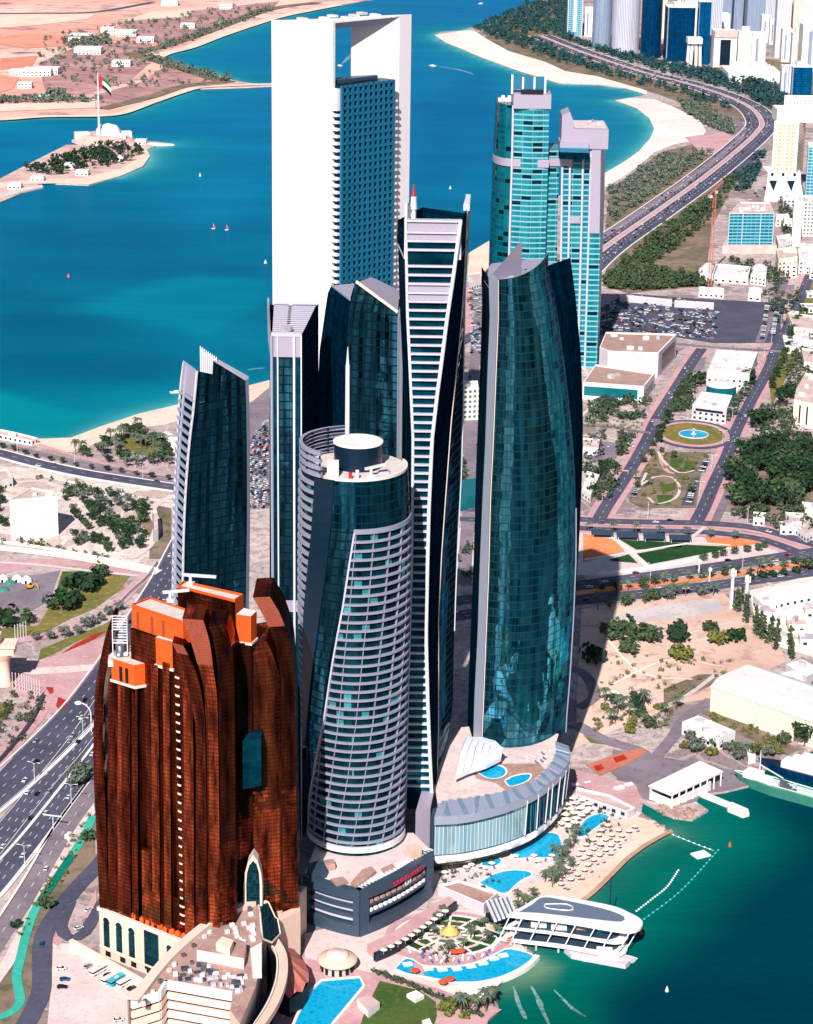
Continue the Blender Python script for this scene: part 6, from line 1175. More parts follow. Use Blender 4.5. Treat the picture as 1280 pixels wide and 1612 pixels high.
for nm,v0,v1,m in (('flag_stripe',1,.667,'flag_black'),('flag_stripe',.667,.333,'flag_white'),('flag_stripe',.333,0,'flag_green')):
    b=MB(); b.grid([[fl(.25+.75*i/6,v0) for i in range(7)],[fl(.25+.75*i/6,v1) for i in range(7)]]); O(nm,b,m,T)
b=MB(); J=PL('222,224 245,225 274,227 245,228',1.0); b.prism(J,-1,1.2); tag(O('jetty',b,'wall_white'),'thin pale stone jetty running off the island tip','jetty')
b=MB(); J=PL('-5,306 30,296 66,290 68,294 32,302 -5,314',1.2); b.prism(J,-1,1.0); tag(O('jetty',b,'paving_pale'),'broad curved marina jetty at the left edge of the island','jetty')
# ---------------------------------------------------------------- waterfront sheds on the right
A=Vector((*G(1117.5,1120,0),0)); B=Vector((*G(1252,1168,0),0)); d=(B-A).normalized(); n_=Vector((-d.y,d.x,0)); Lh,Wd=150,46
T=E('warehouse',tuple(A+d*60+n_*20),'very long cream warehouse with a pale chamfered roof near the quay','warehouse')
sec=[(0,0),(0,15),(9,18.6),(Wd-12,18.6),(Wd,14),(Wd,0)]; pt=lambda u,s:tuple(A+d*u+n_*s[0]+Vector((0,0,s[1])))
b=MB(); b.grid([[pt(0,sec[i]),pt(Lh,sec[i])] for i in (0,1)]); b.face([pt(0,s) for s in sec[::-1]]); b.face([pt(Lh,s) for s in sec]); b.grid([[pt(0,sec[i]),pt(Lh,sec[i])] for i in (4,5)]); O('wall',b,'wall_cream',T)
b=MB(); o_=[(-.6,14.9),(9,18.8),(Wd-12,18.8),(Wd+.6,13.9)]; b.grid([[pt(-.6,s),pt(Lh+.6,s)] for s in o_]); O('roof',b,'roof_white',T)
for u in (30,62,95): b=MB(); b.grid([[pt(u,(-.06,1)),pt(u+.5,(-.06,1))],[pt(u+2.2,(-.06,10)),pt(u+2.7,(-.06,10))]]); O('wall_pipe',b,'wall_grey',T)
for u in (10,40,80,120): b=MB(); p=pt(u,(18,18.8)); b.box(p[0],p[1],18.7,1.6,1.6,1.2); O('roof_vent',b,'wall_grey',T)
P=PL('1021,1237 1057,1252 1139,1214.5 1102,1198',8); T=E('boat_shed',(sum(p[0] for p in P)/4,sum(p[1] for p in P)/4,0),'white roofed boat shed with open sides on the quay','shed')
b=MB(); b.prism(P,7.4,8.2,True,True); O('roof',b,'kerb_white',T); cxx=sum(p[0] for p in P)/4; cyy=sum(p[1] for p in P)/4; Q=[(cxx+(x-cxx)*.94,cyy+(y-cyy)*.94) for x,y in P]
b=MB(); b.prism([Q[0],Q[1],((Q[1][0]*.2+Q[2][0]*.8),(Q[1][1]*.2+Q[2][1]*.8)),((Q[0][0]*.2+Q[3][0]*.8),(Q[0][1]*.2+Q[3][1]*.8))],0,5,False); O('wall',b,'wall_white',T)
for i in range(8):
    for a,c in ((0,3),(1,2)):
        f=i/7; b=MB(); b.box(Q[a][0]+(Q[c][0]-Q[a][0])*f,Q[a][1]+(Q[c][1]-Q[a][1])*f,0,.7,.7,7.4); O('post',b,'wall_white',T)
P=PL('1074,1137 1099,1127 1158,1152 1132,1163 1110,1154',7); T=blk('low_building','pale flat roofed office between the warehouse and the boat shed','building',P,7,'wall_white','roof_white',units=4)
for px,lb,h,w_ in (('1238,1046 1264,1039 1290,1054 1270,1066','grey yard building with dark gate behind the warehouse',8,'wall_grey'),('1225,1062 1250,1056 1268,1066 1244,1074','narrow pale yard wall building behind the warehouse',6,'wall_white'),('1186,938 1230,924 1280,918 1290,930 1236,940 1200,952','long pale depot roof beside the motorway at the right edge',7,'wall_white'),('1175,1180 1186,1178 1190,1190 1178,1193','small white guard hut with blue door on the quay',4,'wall_white'),('908,1240 960,1252 1000,1272 988,1278 945,1264 906,1250','flat pink roofed beach bar beside the hotel pools',4,'wall_grey'),('786,1338 845,1338 850,1346 790,1346','',0,'')):
    if lb: blk('low_building',lb,'building',px,h,w_,'roof_pink' if 'pink' in lb else 'roof_white',units=2 if h>5 else 0)
# masts
for px,yb,yt,lb in ((1151,958,895,'thick white telecom mast with a boxed head beside the motorway'),(1174,960,905,'thinner white telecom mast with round antennas beside the motorway'),(1100,908,880,'short white lamp mast on the motorway verge'),(1117,916,893,'shortest white lamp mast on the motorway median')):
    x,y=G(px,yb,0); zt=ZH(px,yt,y); T=E('telecom_mast',(x,y,0),lb,'mast'); k=1 if 'tel' in lb else .5; b=MB(); b.lathe(x,y,[(1.3*k,0),(1.0*k,zt*.85),(.9*k,zt)],10); O('pole',b,'white_metal',T)
    for i in range(3): a=i*2.09; b=MB(); b.box(x+1.6*k*math.cos(a),y+1.6*k*math.sin(a),zt-5*k,.8,.8,4*k,a); O('antenna',b,'white_paint',T)
x,y=G(1117,456,0); zt=ZH(1117,300,y); T=E('tower_crane',(x,y,0),'red tower crane mast standing among trees beyond the car park','crane')
plain('crane_red',(226,120,104),.6)
b=MB()
for dx,dy in ((-1,-1),(1,-1),(1,1),(-1,1)): b.tube((x+dx*1.3,y+dy*1.3,0),(x+dx*1.3,y+dy*1.3,zt),.35,.35,4)
for k in range(int(zt/4)):
    z=k*4; s=1 if k%2 else -1; b.bar((x-1.3*s,y-1.3,z),(x+1.3*s,y-1.3,z+4),.3,.3); b.bar((x-1.3,y+1.3*s,z),(x-1.3,y-1.3*s,z+4),.3,.3)
O('mast',b,'crane_red',T); b=MB(); b.bar((x-8,y-22,zt-1),(x+14,y+46,zt+1),1.6,1.8); O('jib',b,'crane_red',T); b=MB(); b.box(x-7,y-20,zt-3.5,3,5,2.5,.3); O('counterweight',b,'wall_grey',T); b=MB(); b.box(x+1.6,y+2,zt-3,2,2.4,2.6,.3); O('cab',b,'wall_white',T)

# fill of the far city and the district at the right edge
rd=random.Random(21)
for i,(x,y) in enumerate(scatter(PL('1060,62 1110,40 1200,20 1300,10 1300,96 1250,100 1200,84 1120,92'),34,70)):
    w_=rd.uniform(22,44); h=rd.uniform(60,170); m=rd.choice(('far_white','far_white','far_lavender','far_steel','wall_white','far_peach','wall_grey')); d=rd.uniform(22,40)
    blk('skyline_block','pale block packed among the far city towers','tower',[(x-w_/2,y),(x+w_/2,y),(x+w_/2,y+d),(x-w_/2,y+d)],h,m,'roof_white',units=1,group='pale blocks of the far city')
for px,n,g,lb in (('1196,404 1290,400 1296,440 1246,436 1206,430',7,'blocks under the cream hotel','small pale apartment block under the cream hotel'),('1262,446 1300,440 1300,548 1244,544 1250,500',9,'houses right of the garden strip','small pale house right of the garden strip'),('1226,300 1256,300 1252,360 1232,372',3,'blocks beside the turquoise site','small pale block beside the turquoise site building'),('1216,816 1300,816 1300,848 1240,838',6,'houses below the dark wood','small white house below the dark wood at the right edge'),('1184,948 1300,936 1300,1016 1224,1010',5,'sheds of the white yard','low white shed in the white yard beside the windbreak')):
    for x,y in scatter(PL(px),n,22):
        a=rd.uniform(-.25,.1); w_,d=rd.uniform(9,17),rd.uniform(9,18); h=rd.uniform(4,6) if 'shed' in lb or 'house' in lb else rd.uniform(9,18); c_,s_=math.cos(a),math.sin(a)
        blk('city_block',lb,'building',[(x+u*w_*c_-v*d*s_,y+u*w_*s_+v*d*c_) for u,v in ((-.5,-.5),(.5,-.5),(.5,.5),(-.5,.5))],h,rd.choice(('wall_white','wall_cream','wall_grey','wall_white')),rd.choice(('roof_white','roof_pink','roof_grey')),units=1,group=g)
# ---------------------------------------------------------------- vegetation
def leafmat(name,c1,c2,c3):
    t=NT(name); oi=t.n('ObjectInfo'); g=t.n('NewGeometry'); nz=t.noise(g.outputs['Position'],.5,3)
    c=t.mix(t.ramp(nz,.36,.64),lin(c1),lin(c2)); t.set(col=t.mix(t.math('MULTIPLY',oi.outputs['Random'],.6),c,lin(c3)),rough=.75,spec=.15); MAT[name]=t.m
leafmat('leaf_dark',(26,50,36),(54,82,48),(40,60,50)); leafmat('leaf_mid',(44,66,46),(88,108,66),(70,84,70)); leafmat('leaf_grey',(74,88,80),(124,134,116),(96,112,104)); leafmat('leaf_olive',(84,92,42),(134,134,64),(104,110,66)); leafmat('palm_leaf',(62,80,66),(116,126,96),(88,104,92)); leafmat('leaf_far',(20,60,66),(62,96,92),(46,84,88))
plain('bark',(120,98,88),.9,0,.1,1.0)
def crown_mb(rd,w,h,z0,n,leaf,clumps=9,flat_=1.0):
    b=MB(); C=[]
    for _ in range(clumps):
        a=rd.uniform(0,6.28); r=w*.5*math.sqrt(rd.random())*.72; zz=z0+h*(.25+.6*rd.random()*(1-(r/(w*.5))**2*.5)); C.append((r*math.cos(a),r*math.sin(a),zz,w*rd.uniform(.16,.3)))
    for i in range(n):
        cx,cy,cz,cr=C[i%clumps]; v=Vector((rd.gauss(0,1),rd.gauss(0,1),rd.gauss(0,.75))).normalized()*cr*rd.uniform(.55,1.12)
        p=Vector((cx,cy,cz))+v; 
        if p.z<z0*.6: p.z=z0*.6
        nrm=(v.normalized()+Vector((rd.uniform(-.7,.7),rd.uniform(-.7,.7),rd.uniform(-.2,.9)))).normalized(); a=nrm.orthogonal().normalized(); a.rotate(Matrix.Rotation(rd.uniform(0,6.28),3,nrm)); c=nrm.cross(a); s=leaf*rd.uniform(.7,1.4)
        b.face([p-a*s-c*s*.5,p+a*s*.2-c*s*.7,p+a*s+c*s*.3,p-a*s*.1+c*s*.8])
    return b
def trunk_mb(rd,h,r,limbs,w):
    b=MB(); top=Vector((rd.uniform(-.3,.3),rd.uniform(-.3,.3),h)); b.tube((0,0,-.2),top,r,r*.6,6)
    for i in range(limbs):
        a=6.28*i/limbs+rd.uniform(-.4,.4); b.tube(top*.75,top+Vector((math.cos(a)*w*.28,math.sin(a)*w*.28,h*.55)),r*.5,r*.2,5)
    return b
def palm_mbs(rd,h,fl):
    t_=MB(); lean=Vector((rd.uniform(-.5,.5),rd.uniform(-.5,.5),h)); t_.tube((0,0,-.2),lean*.5,.34,.26,6); t_.tube(lean*.5,lean,.26,.22,6)
    c=MB()
    for i in range(20):
        a=6.28*i/20*2.4+rd.uniform(-.2,.2); el=rd.uniform(-.15,1.0); d=Vector((math.cos(a),math.sin(a),0)); s=Vector((-d.y,d.x,0)); P=[]
        for k in range(5):
            f=k/4; P.append(lean+d*fl*f*math.cos(el*.6)+Vector((0,0,fl*(math.sin(el)*f-.75*f*f))))
        for k in range(4):
            w0,w1=[fl*.17*math.sin(min(1,.25+q*.8)*math.pi)+.05 for q in (k/4,(k+1)/4)]; dz=Vector((0,0,-.35))
            c.face([P[k],P[k+1],P[k+1]+s*w1+dz,P[k]+s*w0+dz]); c.face([P[k],P[k]-s*w0+dz,P[k+1]-s*w1+dz,P[k+1]])
    return t_,c
PROTO={}
def proto(kind):
    if kind in PROTO: return PROTO[kind]
    out=[]
    for v in range(3):
        rd=random.Random(hash(kind)%7+v*13 if False else sum(map(ord,kind))+v*13)
        nm={'palm':'palm_tree','bush':'shrub','conifer':'conifer_tree'}.get(kind.split('_')[0],'broadleaf_tree')
        r=bpy.data.objects.new(nm,None); r['_proto']=1
        if kind.startswith('palm'): tm,cm=palm_mbs(rd,8.0,4.0); lm='palm_leaf'
        elif kind.startswith('bush'): tm=trunk_mb(rd,.9,.25,4,4.5); cm=crown_mb(rd,5.4,3.0,.6,190,.55,9); lm='leaf_dark' if 'dark' in kind else 'leaf_mid' if 'mid' in kind else 'leaf_olive'
        elif kind.startswith('conifer'):
            tm=trunk_mb(rd,9,.3,3,1.5); cm=MB()
            for k in range(5): cm.add(crown_mb(rd,4.6-.7*k,3.0,0,60,.55,5),(rd.uniform(-.4,.4),rd.uniform(-.4,.4),1.2+2.1*k))
            lm='leaf_mid'
        else:
            tm=trunk_mb(rd,2.8,.3,4,6); cm=crown_mb(rd,7.2,5.0,2.2,260,.6,12); lm={'tree_dark':'leaf_dark','tree_mid':'leaf_mid','tree_grey':'leaf_grey'}[kind]
        tme=mesh('trunk',tm,'bark'); cme=mesh('crown',cm,lm); out.append((nm,tme,cme))
    PROTO[kind]=out; return out
def plant(kind,x,y,z,sc,label,group,rz):
    nm,tme,cme=proto(kind)[random.randrange(3)]
    r=bpy.data.objects.new(nm,None); COL.objects.link(r); r.location=(x,y,z); r.rotation_euler=(0,0,rz); s2=sc*random.uniform(.88,1.12); r.scale=(sc,sc,s2)
    tag(r,label,'palm' if 'palm' in nm else 'shrub' if nm=='shrub' else 'tree',group)
    for n_,me in (('trunk',tme),('crown',cme)): c=bpy.data.objects.new(n_,me); COL.objects.link(c); c.parent=r
def grove(label,group,px,n,kinds,s0=.8,s1=1.2,mind=4,z=0.1):
    for x,y in scatter(PL(px),n,mind): plant(random.choice(kinds),x,y,z,random.uniform(s0,s1),label,group,random.uniform(0,6.28))
def row(label,group,line,step,kinds,s0=.8,s1=1.1,jit=1.0,z=.2):
    for x,y,h in along(smooth_line(PL(line),5),step): plant(random.choice(kinds),x+random.uniform(-jit,jit),y+random.uniform(-jit,jit),z,random.uniform(s0,s1),label,group,random.uniform(0,6.28))
def at(label,kind,sc,*pts,group=None):
    for px,py in pts: x,y=G(px,py,.2); plant(kind,x,y,.2,sc,label,group,random.uniform(0,6.28))
at('large dark round bush on the triangular lawn, the middle big one','bush_dark',3.4,(132,930)); at('large dark bush nearest the copper hotel road on the triangular lawn','bush_dark',3.6,(98,962)); at('greyer bush at the far tip of the triangular lawn','bush_mid',2.4,(158,908)); at('dark bush cut by the left edge under the lawn path','bush_dark',3.2,(4,985)); at('medium bush beside the lawn path, right of the edge one','bush_mid',2.4,(44,980))
at('dark clump joining the two big bushes on the triangular lawn','bush_dark',2.2,(112,925),(150,922),(118,948),group='bush clump on the triangular lawn')
row('grey green tree in the row along the curved pink path','trees along the curved pink path','56,1008 84,1008 120,1000 160,978 192,958',9,['tree_grey'],.85,1.05)
grove('small dark olive tree in the grove right of the white cube','olive grove by the white cube','98,772 150,768 232,800 236,840 214,880 150,866 110,860 122,830 104,800',78,['tree_dark','tree_dark','tree_mid','tree_grey'],.7,1.1,4.5)
grove('dark tree in the clump left of the white cube','trees left of the white cube','-10,776 12,776 12,846 -10,846',5,['tree_dark'],.9,1.1,6)
row('round street tree in the double row above the coast road','street trees of the coast road','4,706 60,722 140,738 272,758',13,['tree_mid','tree_dark'],.55,.75)
grove('tall palm in the grove behind the left beach','beach palm grove','112,716 160,698 214,672 236,690 270,700 274,738 190,738 140,726',48,['palm','palm','tree_dark','tree_mid'],.95,1.35,5)
row('palm in the row north of the motorway','motorway palm row','950,934 1040,922 1140,908 1210,897 1290,884',9,['palm','tree_mid','tree_grey'],.75,1.05,2)
row('palm in the thicker row on the near side of the motorway','motorway near side palm row','944,962 1000,952 1060,942 1130,934',8,['palm','tree_mid','tree_grey'],.9,1.25,3)
row('dark shrub in the hedge line under the motorway palms','motorway hedge line','1185,912 1230,906 1296,896',8,['bush_dark','tree_mid'],1.2,1.4,2)
row('small street tree on the path below the lawn triangles','street trees of the lawn park','1108,884 1136,878 1164,872 1192,868 1212,862',9,['tree_mid'],.7,.85)
row('palm along the curved road above the lawn park','palms along the curved road','925,836 1000,842 1100,848 1180,853',17,['palm'],.75,.9)
grove('big dark tree in the dense wood at the right edge','dense wood at the right edge','1166,716 1205,706 1300,700 1300,786 1230,800 1170,806 1146,786 1150,752',64,['tree_dark','tree_dark','tree_mid'],1.7,2.4,7)
at('lone bush group on the sandy lot, biggest dark clump','bush_mid',3.0,(965,1006),(985,1000),(1006,1008),(1022,1012),group='big bush clump on the sandy lot'); at('round dark bush right of the big clump on the sandy lot','bush_dark',3.4,(1063,1010)); at('round bush below the big clump on the sandy lot','bush_mid',2.6,(990,1028)); at('yellow green bush on the sandy lot','bush_olive',2.6,(1072,1036)); at('flat olive bush on the far sandy lot','bush_olive',2.2,(1128,1014)); at('dark low bush at the right of the sandy lot','bush_dark',2.4,(1158,1008)); at('low green bush near the far edge of the sandy lot','bush_mid',2.0,(1118,994)); at('round bush against the tower shadow','bush_dark',2.8,(938,1042))
grove('conifer in the windbreak between the sandy lot and white yard','windbreak conifers','1150,960 1172,950 1212,1000 1250,1020 1262,1044 1240,1046 1190,1002',18,['conifer'],.95,1.3,5)
grove('tree in the clump left of the warehouse drive','trees left of the warehouse','936,1106 980,1096 1030,1110 1066,1116 1060,1140 1010,1160 960,1146',20,['tree_mid','tree_dark','palm','bush_olive'],.8,1.2,5)
grove('tree in the strip between the warehouse and the quay','quay side trees','1068,1164 1120,1164 1170,1176 1230,1166 1262,1180 1200,1196 1130,1200 1080,1190',18,['tree_mid','tree_grey','bush_olive'],.8,1.3,6)
at('dark tree by the right corner of the warehouse','tree_dark',2.0,(1266,1174))
grove('garden tree in the park south of the roundabout','roundabout garden trees','1004,712 1118,712 1104,746 1092,800 992,800 984,786',20,['tree_mid','palm','bush_olive'],.6,.9,5)
row('tree along the avenue left of the white school','avenue trees left of the school','1030,704 1062,640 1088,592',13,['tree_mid','tree_dark'],.8,1.1,1.5); row('tree along the school side of the right avenue','school side avenue trees','1146,664 1168,628 1186,600',10,['tree_dark','tree_grey'],.9,1.2); row('dark clipped tree in the garden strip of the right avenue','garden strip trees','1214,612 1232,570 1250,524 1268,480',13,['tree_dark','tree_mid'],.8,1.1,2)
at('big dark round tree beside the glazed drum','tree_dark',2.0,(1178,606)); at('dark tree left of the glazed drum','tree_dark',1.9,(1103,606)); at('pair of dark trees by the cream block at the right edge','tree_dark',2.2,(1232,640),(1244,628),group='trees by the cream block'); at('dark tree above the long white annex','tree_dark',2.2,(1202,668),(1190,676),group='trees above the white annex'); at('dark pointed tree on the lot by the bulging tower','conifer',1.5,(976,718),(980,708),group='pointed trees by the bulging tower'); at('dark tree on the plot below the bulging tower shops','tree_dark',1.4,(952,742),(944,756),(934,780),group='plot trees by the shops'); at('grey tree beside the service road left of the copper hotel','tree_grey',1.5,(122,1240),(134,1230),group='trees by the service road'); at('round shrub on the cycle path verge','bush_mid',1.6,(72,1430),(140,1322),group='verge shrubs'); at('small dark shrub on the pavement by the cycle path','bush_dark',1.0,(26,1460))
grove('small palm in the hotel beach garden','hotel beach palms','870,1350 910,1320 900,1345 850,1390 870,1400 900,1370',14,['palm'],.7,.9,5); grove('palm on the sand beside the pier head','pier head palms','812,1420 850,1410 842,1432 816,1440',5,['palm'],.7,.9,4); grove('palm in the round garden by the fan pool','round garden palms','650,1490 700,1440 780,1440 800,1480 740,1500 690,1510',9,['palm'],.6,.8,5); grove('palm by the small white beach at the lower edge','lower beach palms','690,1580 740,1576 780,1572 770,1600 730,1612 700,1604',11,['palm','bush_olive'],.8,1.2,4)
b=MB(); rd=random.Random(2)
L=smooth_line(PL('590,1532 640,1552 690,1572 730,1592 760,1602'),3)
for x,y,h in along(L,2.0): b.add(crown_mb(rd,3.6,2.2,.4,46,.5,5),(x,y,0))
tag(O('hedge',b,'leaf_mid'),'long clipped hedge between the lawn and the fan pool','hedge')
def wood(name,label,px,n,mat,w0,w1,k=34,leaf=1.0,seed=1,cat='trees',clear=0):
    rd=random.Random(seed); b=MB()
    for s in (px if isinstance(px,(list,tuple)) else [px]):
        for x,y in scatter(PL(s),n):
            if clear and any(abs(q[0]-x)<26+abs(0) and -26<q[1]-y<clear for q in k1): continue
            w_=rd.uniform(w0,w1); b.add(crown_mb(rd,w_,w_*.72,w_*.16,k,leaf*w_/8,6),(x,y,0))
    o=O(name,b,mat); tag(o,label,cat,kind='stuff'); return o
wood('shore_woodland','dense trees behind the far curved beach',['744,46 830,8 900,-10 900,72 960,96 1080,128 1150,148 1188,172 1150,176 1040,142 1010,136 940,114 890,104 860,92 800,70'],1250,'leaf_far',7,16,22,1.2,3,clear=78)
wood('shore_woodland','dark tree belt in front of the skyline towers',['884,58 960,84 1060,104 1150,118 1200,128 1240,150 1230,175 1204,176 1180,160 1100,134 1000,110 900,80'],760,'leaf_far',7,17,22,1.2,4,clear=78)
wood('shore_woodland','grey green palms between the curved road and the beach',['960,300 1012,266 1042,246 1110,240 1148,238 1086,284 1016,336 952,380','1070,160 1110,170 1150,196 1162,214 1130,206 1108,196 1080,178'],420,'leaf_grey',6,12,26,1.1,5,clear=46)
wood('shore_woodland','thick trees on the land side of the curved road',['972,404 1040,352 1110,296 1172,246 1160,290 1126,340 1090,372 1010,430 960,440','950,440 1010,425 1096,440 1110,452 1010,458 960,456'],420,'leaf_mid',6,13,28,1.1,6,clear=46)
wood('shore_woodland','dark trees in the strip beside the cream hotel',['1150,300 1166,270 1200,220 1210,200 1204,250 1186,290 1164,310','1186,150 1208,170 1216,190 1204,200 1192,176'],120,'leaf_far',7,14,26,1.1,7,clear=60)
wood('street_trees','scattered street trees between the right edge blocks',['1200,440 1240,430 1260,470 1230,520 1210,500','1236,560 1300,552 1300,600 1240,620','1150,412 1230,420 1230,440 1180,445','930,640 1010,636 1026,660 930,668','1230,300 1250,360 1240,380 1226,350','1052,650 1078,606 1098,600 1086,650','1200,640 1260,650 1250,690 1190,690','918,690 1000,690 960,790 918,800','1130,806 1300,800 1300,850 1200,830'],44,'leaf_mid',6,11,30,1.0,8)
wood('scrub','low scrub and bushes on the far shore',['250,86 330,48 420,14 360,6 250,30 170,40 70,60 60,100 120,136 250,140 360,130'],300,'leaf_grey',5,13,16,1.4,9,'scrub')
wood('scrub','dark hedge lines of the far shore',['-20,158 60,157 160,156 160,162 -20,164','210,88 262,70 330,46 430,10 430,18 330,54 262,80','214,84 262,98 336,120 366,126 350,130 262,108','100,64 170,60 176,72 100,76','76,150 100,148 100,156 76,156'],110,'leaf_grey',6,15,16,1.4,10,'scrub')
wood('island_wood','dark trees covering the breakwater island',['38,272 80,256 120,244 150,232 176,232 214,232 224,242 206,256 170,262 120,272 70,278'],150,'leaf_dark',8,15,34,1.0,11)
wood('shrubs','low ground shrubs along the left coast road',['60,752 140,764 240,788 240,800 140,776 60,760','-40,852 60,862 130,874 210,890 130,868 60,852','-20,1120 20,1106 10,1150 -20,1180','20,1080 70,1100 60,1140 10,1200'],36,'leaf_mid',2.5,5,30,1.0,12,'shrubs')
wood('shrubs','low planting on the road medians and verges',['150,1262 104,1340 60,1410 20,1500 60,1440 110,1370','920,660 1020,664 1020,676 920,674','1000,712 1110,712 1100,800 990,800'],46,'leaf_olive',1.6,3.6,26,1.0,13,'shrubs')
wood('shrubs','sparse shrubs dotted over the sandy lot',['950,1020 1100,1040 1180,1040 1100,1090 1020,1100 940,1130','930,1130 1060,1120 1050,1150 930,1160','1110,1122 1240,1164 1230,1176 1120,1136'],55,'leaf_olive',1.5,4.2,26,1.0,14,'shrubs')
wood('shrubs','garden planting among the resort terraces',['640,1500 700,1448 800,1446 806,1486 760,1500 700,1520','690,1350 790,1340 800,1400 740,1420 690,1390','860,1300 930,1262 1000,1286 930,1330'],60,'leaf_mid',1.5,3.2,26,1.0,15,'shrubs')
wood('street_trees','street trees among the plots behind the tower cluster',['560,540 740,470 740,600 580,640','600,740 740,720 740,790 620,790','760,560 900,540 900,690 770,690','560,850 740,830 740,920 580,930','950,560 1030,640 930,640'],46,'leaf_mid',5,10,30,1.0,16)
# ---------------------------------------------------------------- resort pools and terraces
def pool(s,label,z=.5,rim='kerb_white',rw=.8):
    L=smooth_line(PL(s+' '+s.split()[0],z),2)[:-1]; cx=sum(p[0] for p in L)/len(L); cy=sum(p[1] for p in L)/len(L)
    T=E('pool',(cx,cy,0),label,'pool'); b=MB(); b.face([(x,y,z) for x,y in L]); O('water',b,'pool_water',T)
    e=L+L[:1]; sg=1 if sum(L[k-1][0]*L[k][1]-L[k][0]*L[k-1][1] for k in range(len(L)))>0 else -1; ou=offset(e,-rw*sg); b=MB(); b.grid([[(*p,0) for p in ou],[(*p,z+.15) for p in ou],[(*p,z+.15) for p in e],[(*p,z-.1) for p in e]]); O('rim',b,rim,T); return T
pool('800,1340 820,1325 847,1312 875,1312 881,1320 884,1332 877,1347 855,1350 835,1349 815,1351','largest rounded blue pool below the hotel podium'); pool('755,1390 777,1377 805,1370 832,1372 836,1378 825,1383 812,1392 800,1404 790,1406 775,1399','blue wedge shaped pool beside the pink flat roof','' or .5); pool('909,1317 915,1300 927,1287 945,1281 959,1286 947,1296 932,1307 920,1316','narrow blue pool nearest the beach bar')
pool('758,1362 764,1354 786,1351 788,1358 776,1364','small turquoise plunge pool among plants under the podium'); pool('730,1362 736,1357 744,1357 742,1362','smallest turquoise basin under the podium')
T=pool('623,1525 640,1509 654,1514 665,1521 691,1523 722,1522 747,1517 771,1509 785,1500 804,1494 839,1505 825,1519 794,1535 759,1544 724,1546 691,1541 665,1536 644,1533','long fan shaped turquoise pool along the sea wall')
b=MB(); L=smooth_line(PL('842,1505 826,1521 795,1537 759,1547 724,1548'),3); b.grid([[(*p,-2) for p in offset(L,2.4)],[(*p,.9) for p in offset(L,2.4)],[(*p,.9) for p in L]]); O('sea_wall',b,'kerb_white',T)
b=MB(); b.prism(PL('652,1514 664,1512 668,1534 652,1532',.8),.1,.62); O('crossing',b,'paving_pink',T)
for px,py in ((642,1518),(674,1525),(696,1526),(719,1525),(741,1521),(760,1516),(777,1509),(792,1504)): x,y=G(px,py,.6); b=MB(); b.box(x,y,.2,4.2,3.2,.7,.3); b.box(x-.6,y,.9,1.6,.8,.5,.3); O('island_bed',b,'kerb_white',T)
patch('terrace','622,1502 650,1492 700,1508 760,1500 806,1478 808,1490 785,1498 747,1515 720,1520 690,1521 664,1519 640,1507','paving_pink',.4)
def thingmb(name,b,mat,label,cat,group=None): return tag(O(name,b,mat),label,cat,group)
def wallline(s,h,w_,mat,label,cat='wall',z0=0):
    L=PL(s); d_=MB(); L=smooth_line(L,4); o=offset(L,w_); d_.grid([[(*p,z0) for p in L],[(*p,h) for p in L],[(*p,h) for p in o],[(*p,z0) for p in o]]); return thingmb('retaining_wall',d_,mat,label,cat)
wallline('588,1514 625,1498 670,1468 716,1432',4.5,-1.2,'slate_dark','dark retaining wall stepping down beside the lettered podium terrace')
wallline('764,1450 790,1458 813,1466 813,1476',4,1.2,'slate_dark','short dark wall by the kids corner near the pier')
flat('terrace',PL('578,1500 620,1480 668,1446 706,1424 716,1432 670,1466 625,1496 590,1512'),4.3,'paving_pink',4.2)
# round garden
cx,cy=G(705,1472,.5); T=E('round_garden',(cx,cy,0),'round terraced garden with ring paths and a gold centrepiece by the fan pool','garden')
for r0,r1,m,z in ((0,5,'paving_pale',.55),(5,7.2,'grass_dry',.75),(7.2,9.2,'kerb_white',.62),(9.2,12.4,'grass_green',.75),(12.4,14.2,'paving_pale',.62),(14.2,17.5,'grass_dark',.72),(17.5,19.4,'kerb_white',.62),(19.4,22.5,'paving_pink',.58)):
    b=MB(); n=40; A_=[-1.2+5.4*i/n for i in range(n+1)] if r0>9 else [6.2832*i/n for i in range(n+1)]; b.grid([[(cx+max(r0,.01)*math.cos(a)*1.25,cy+max(r0,.01)*math.sin(a),z) for a in A_][::-1],[(cx+r1*math.cos(a)*1.25,cy+r1*math.sin(a),z) for a in A_][::-1]]); O('ring_path' if m in ('paving_pale','kerb_white','paving_pink') else 'ring_bed',b,m,T)
for i in range(11):
    a=-1.1+5.2*i/10; b=MB(); b.bar((cx+6.5*math.cos(a),cy+5.2*math.sin(a),.9),(cx+22*math.cos(a),cy+17.5*math.sin(a),.9),1.1,.3); O('radial_path',b,'kerb_white',T)
plain('gold_cloth',(246,190,110),.6,0,.05)
b=MB(); b.lathe(cx+1,cy+1,[(4.2,1.4),(3.2,2.6),(1.2,4.4),(.2,5.2)],9,smooth=False); O('gold_canopy',b,'gold_cloth',T)
P=PL('690,1394 722,1386 784,1406 762,1424',5); T=blk('pool_bar','pink flat roofed pool bar between the wedge pool and the round garden','building',P,5,'wall_grey','deck_wood'); 
P=PL('766,1420 800,1412 812,1440 780,1452',7); T=blk('glass_pavilion','grey glass gallery with vaulted strips at the root of the pier','pavilion',P,7,'glass_dark_plain','steel_grey',parapet=False)
for i in range(6):
    f=i/5; a=Vector((*P[0],7)).lerp(Vector((*P[1],7)),f); c=Vector((*P[3],7)).lerp(Vector((*P[2],7)),f); b=MB(); b.bar(a+Vector((0,0,.5)),c+Vector((0,0,.5)),1.2,.8); O('roof_vault',b,'white_metal',T)
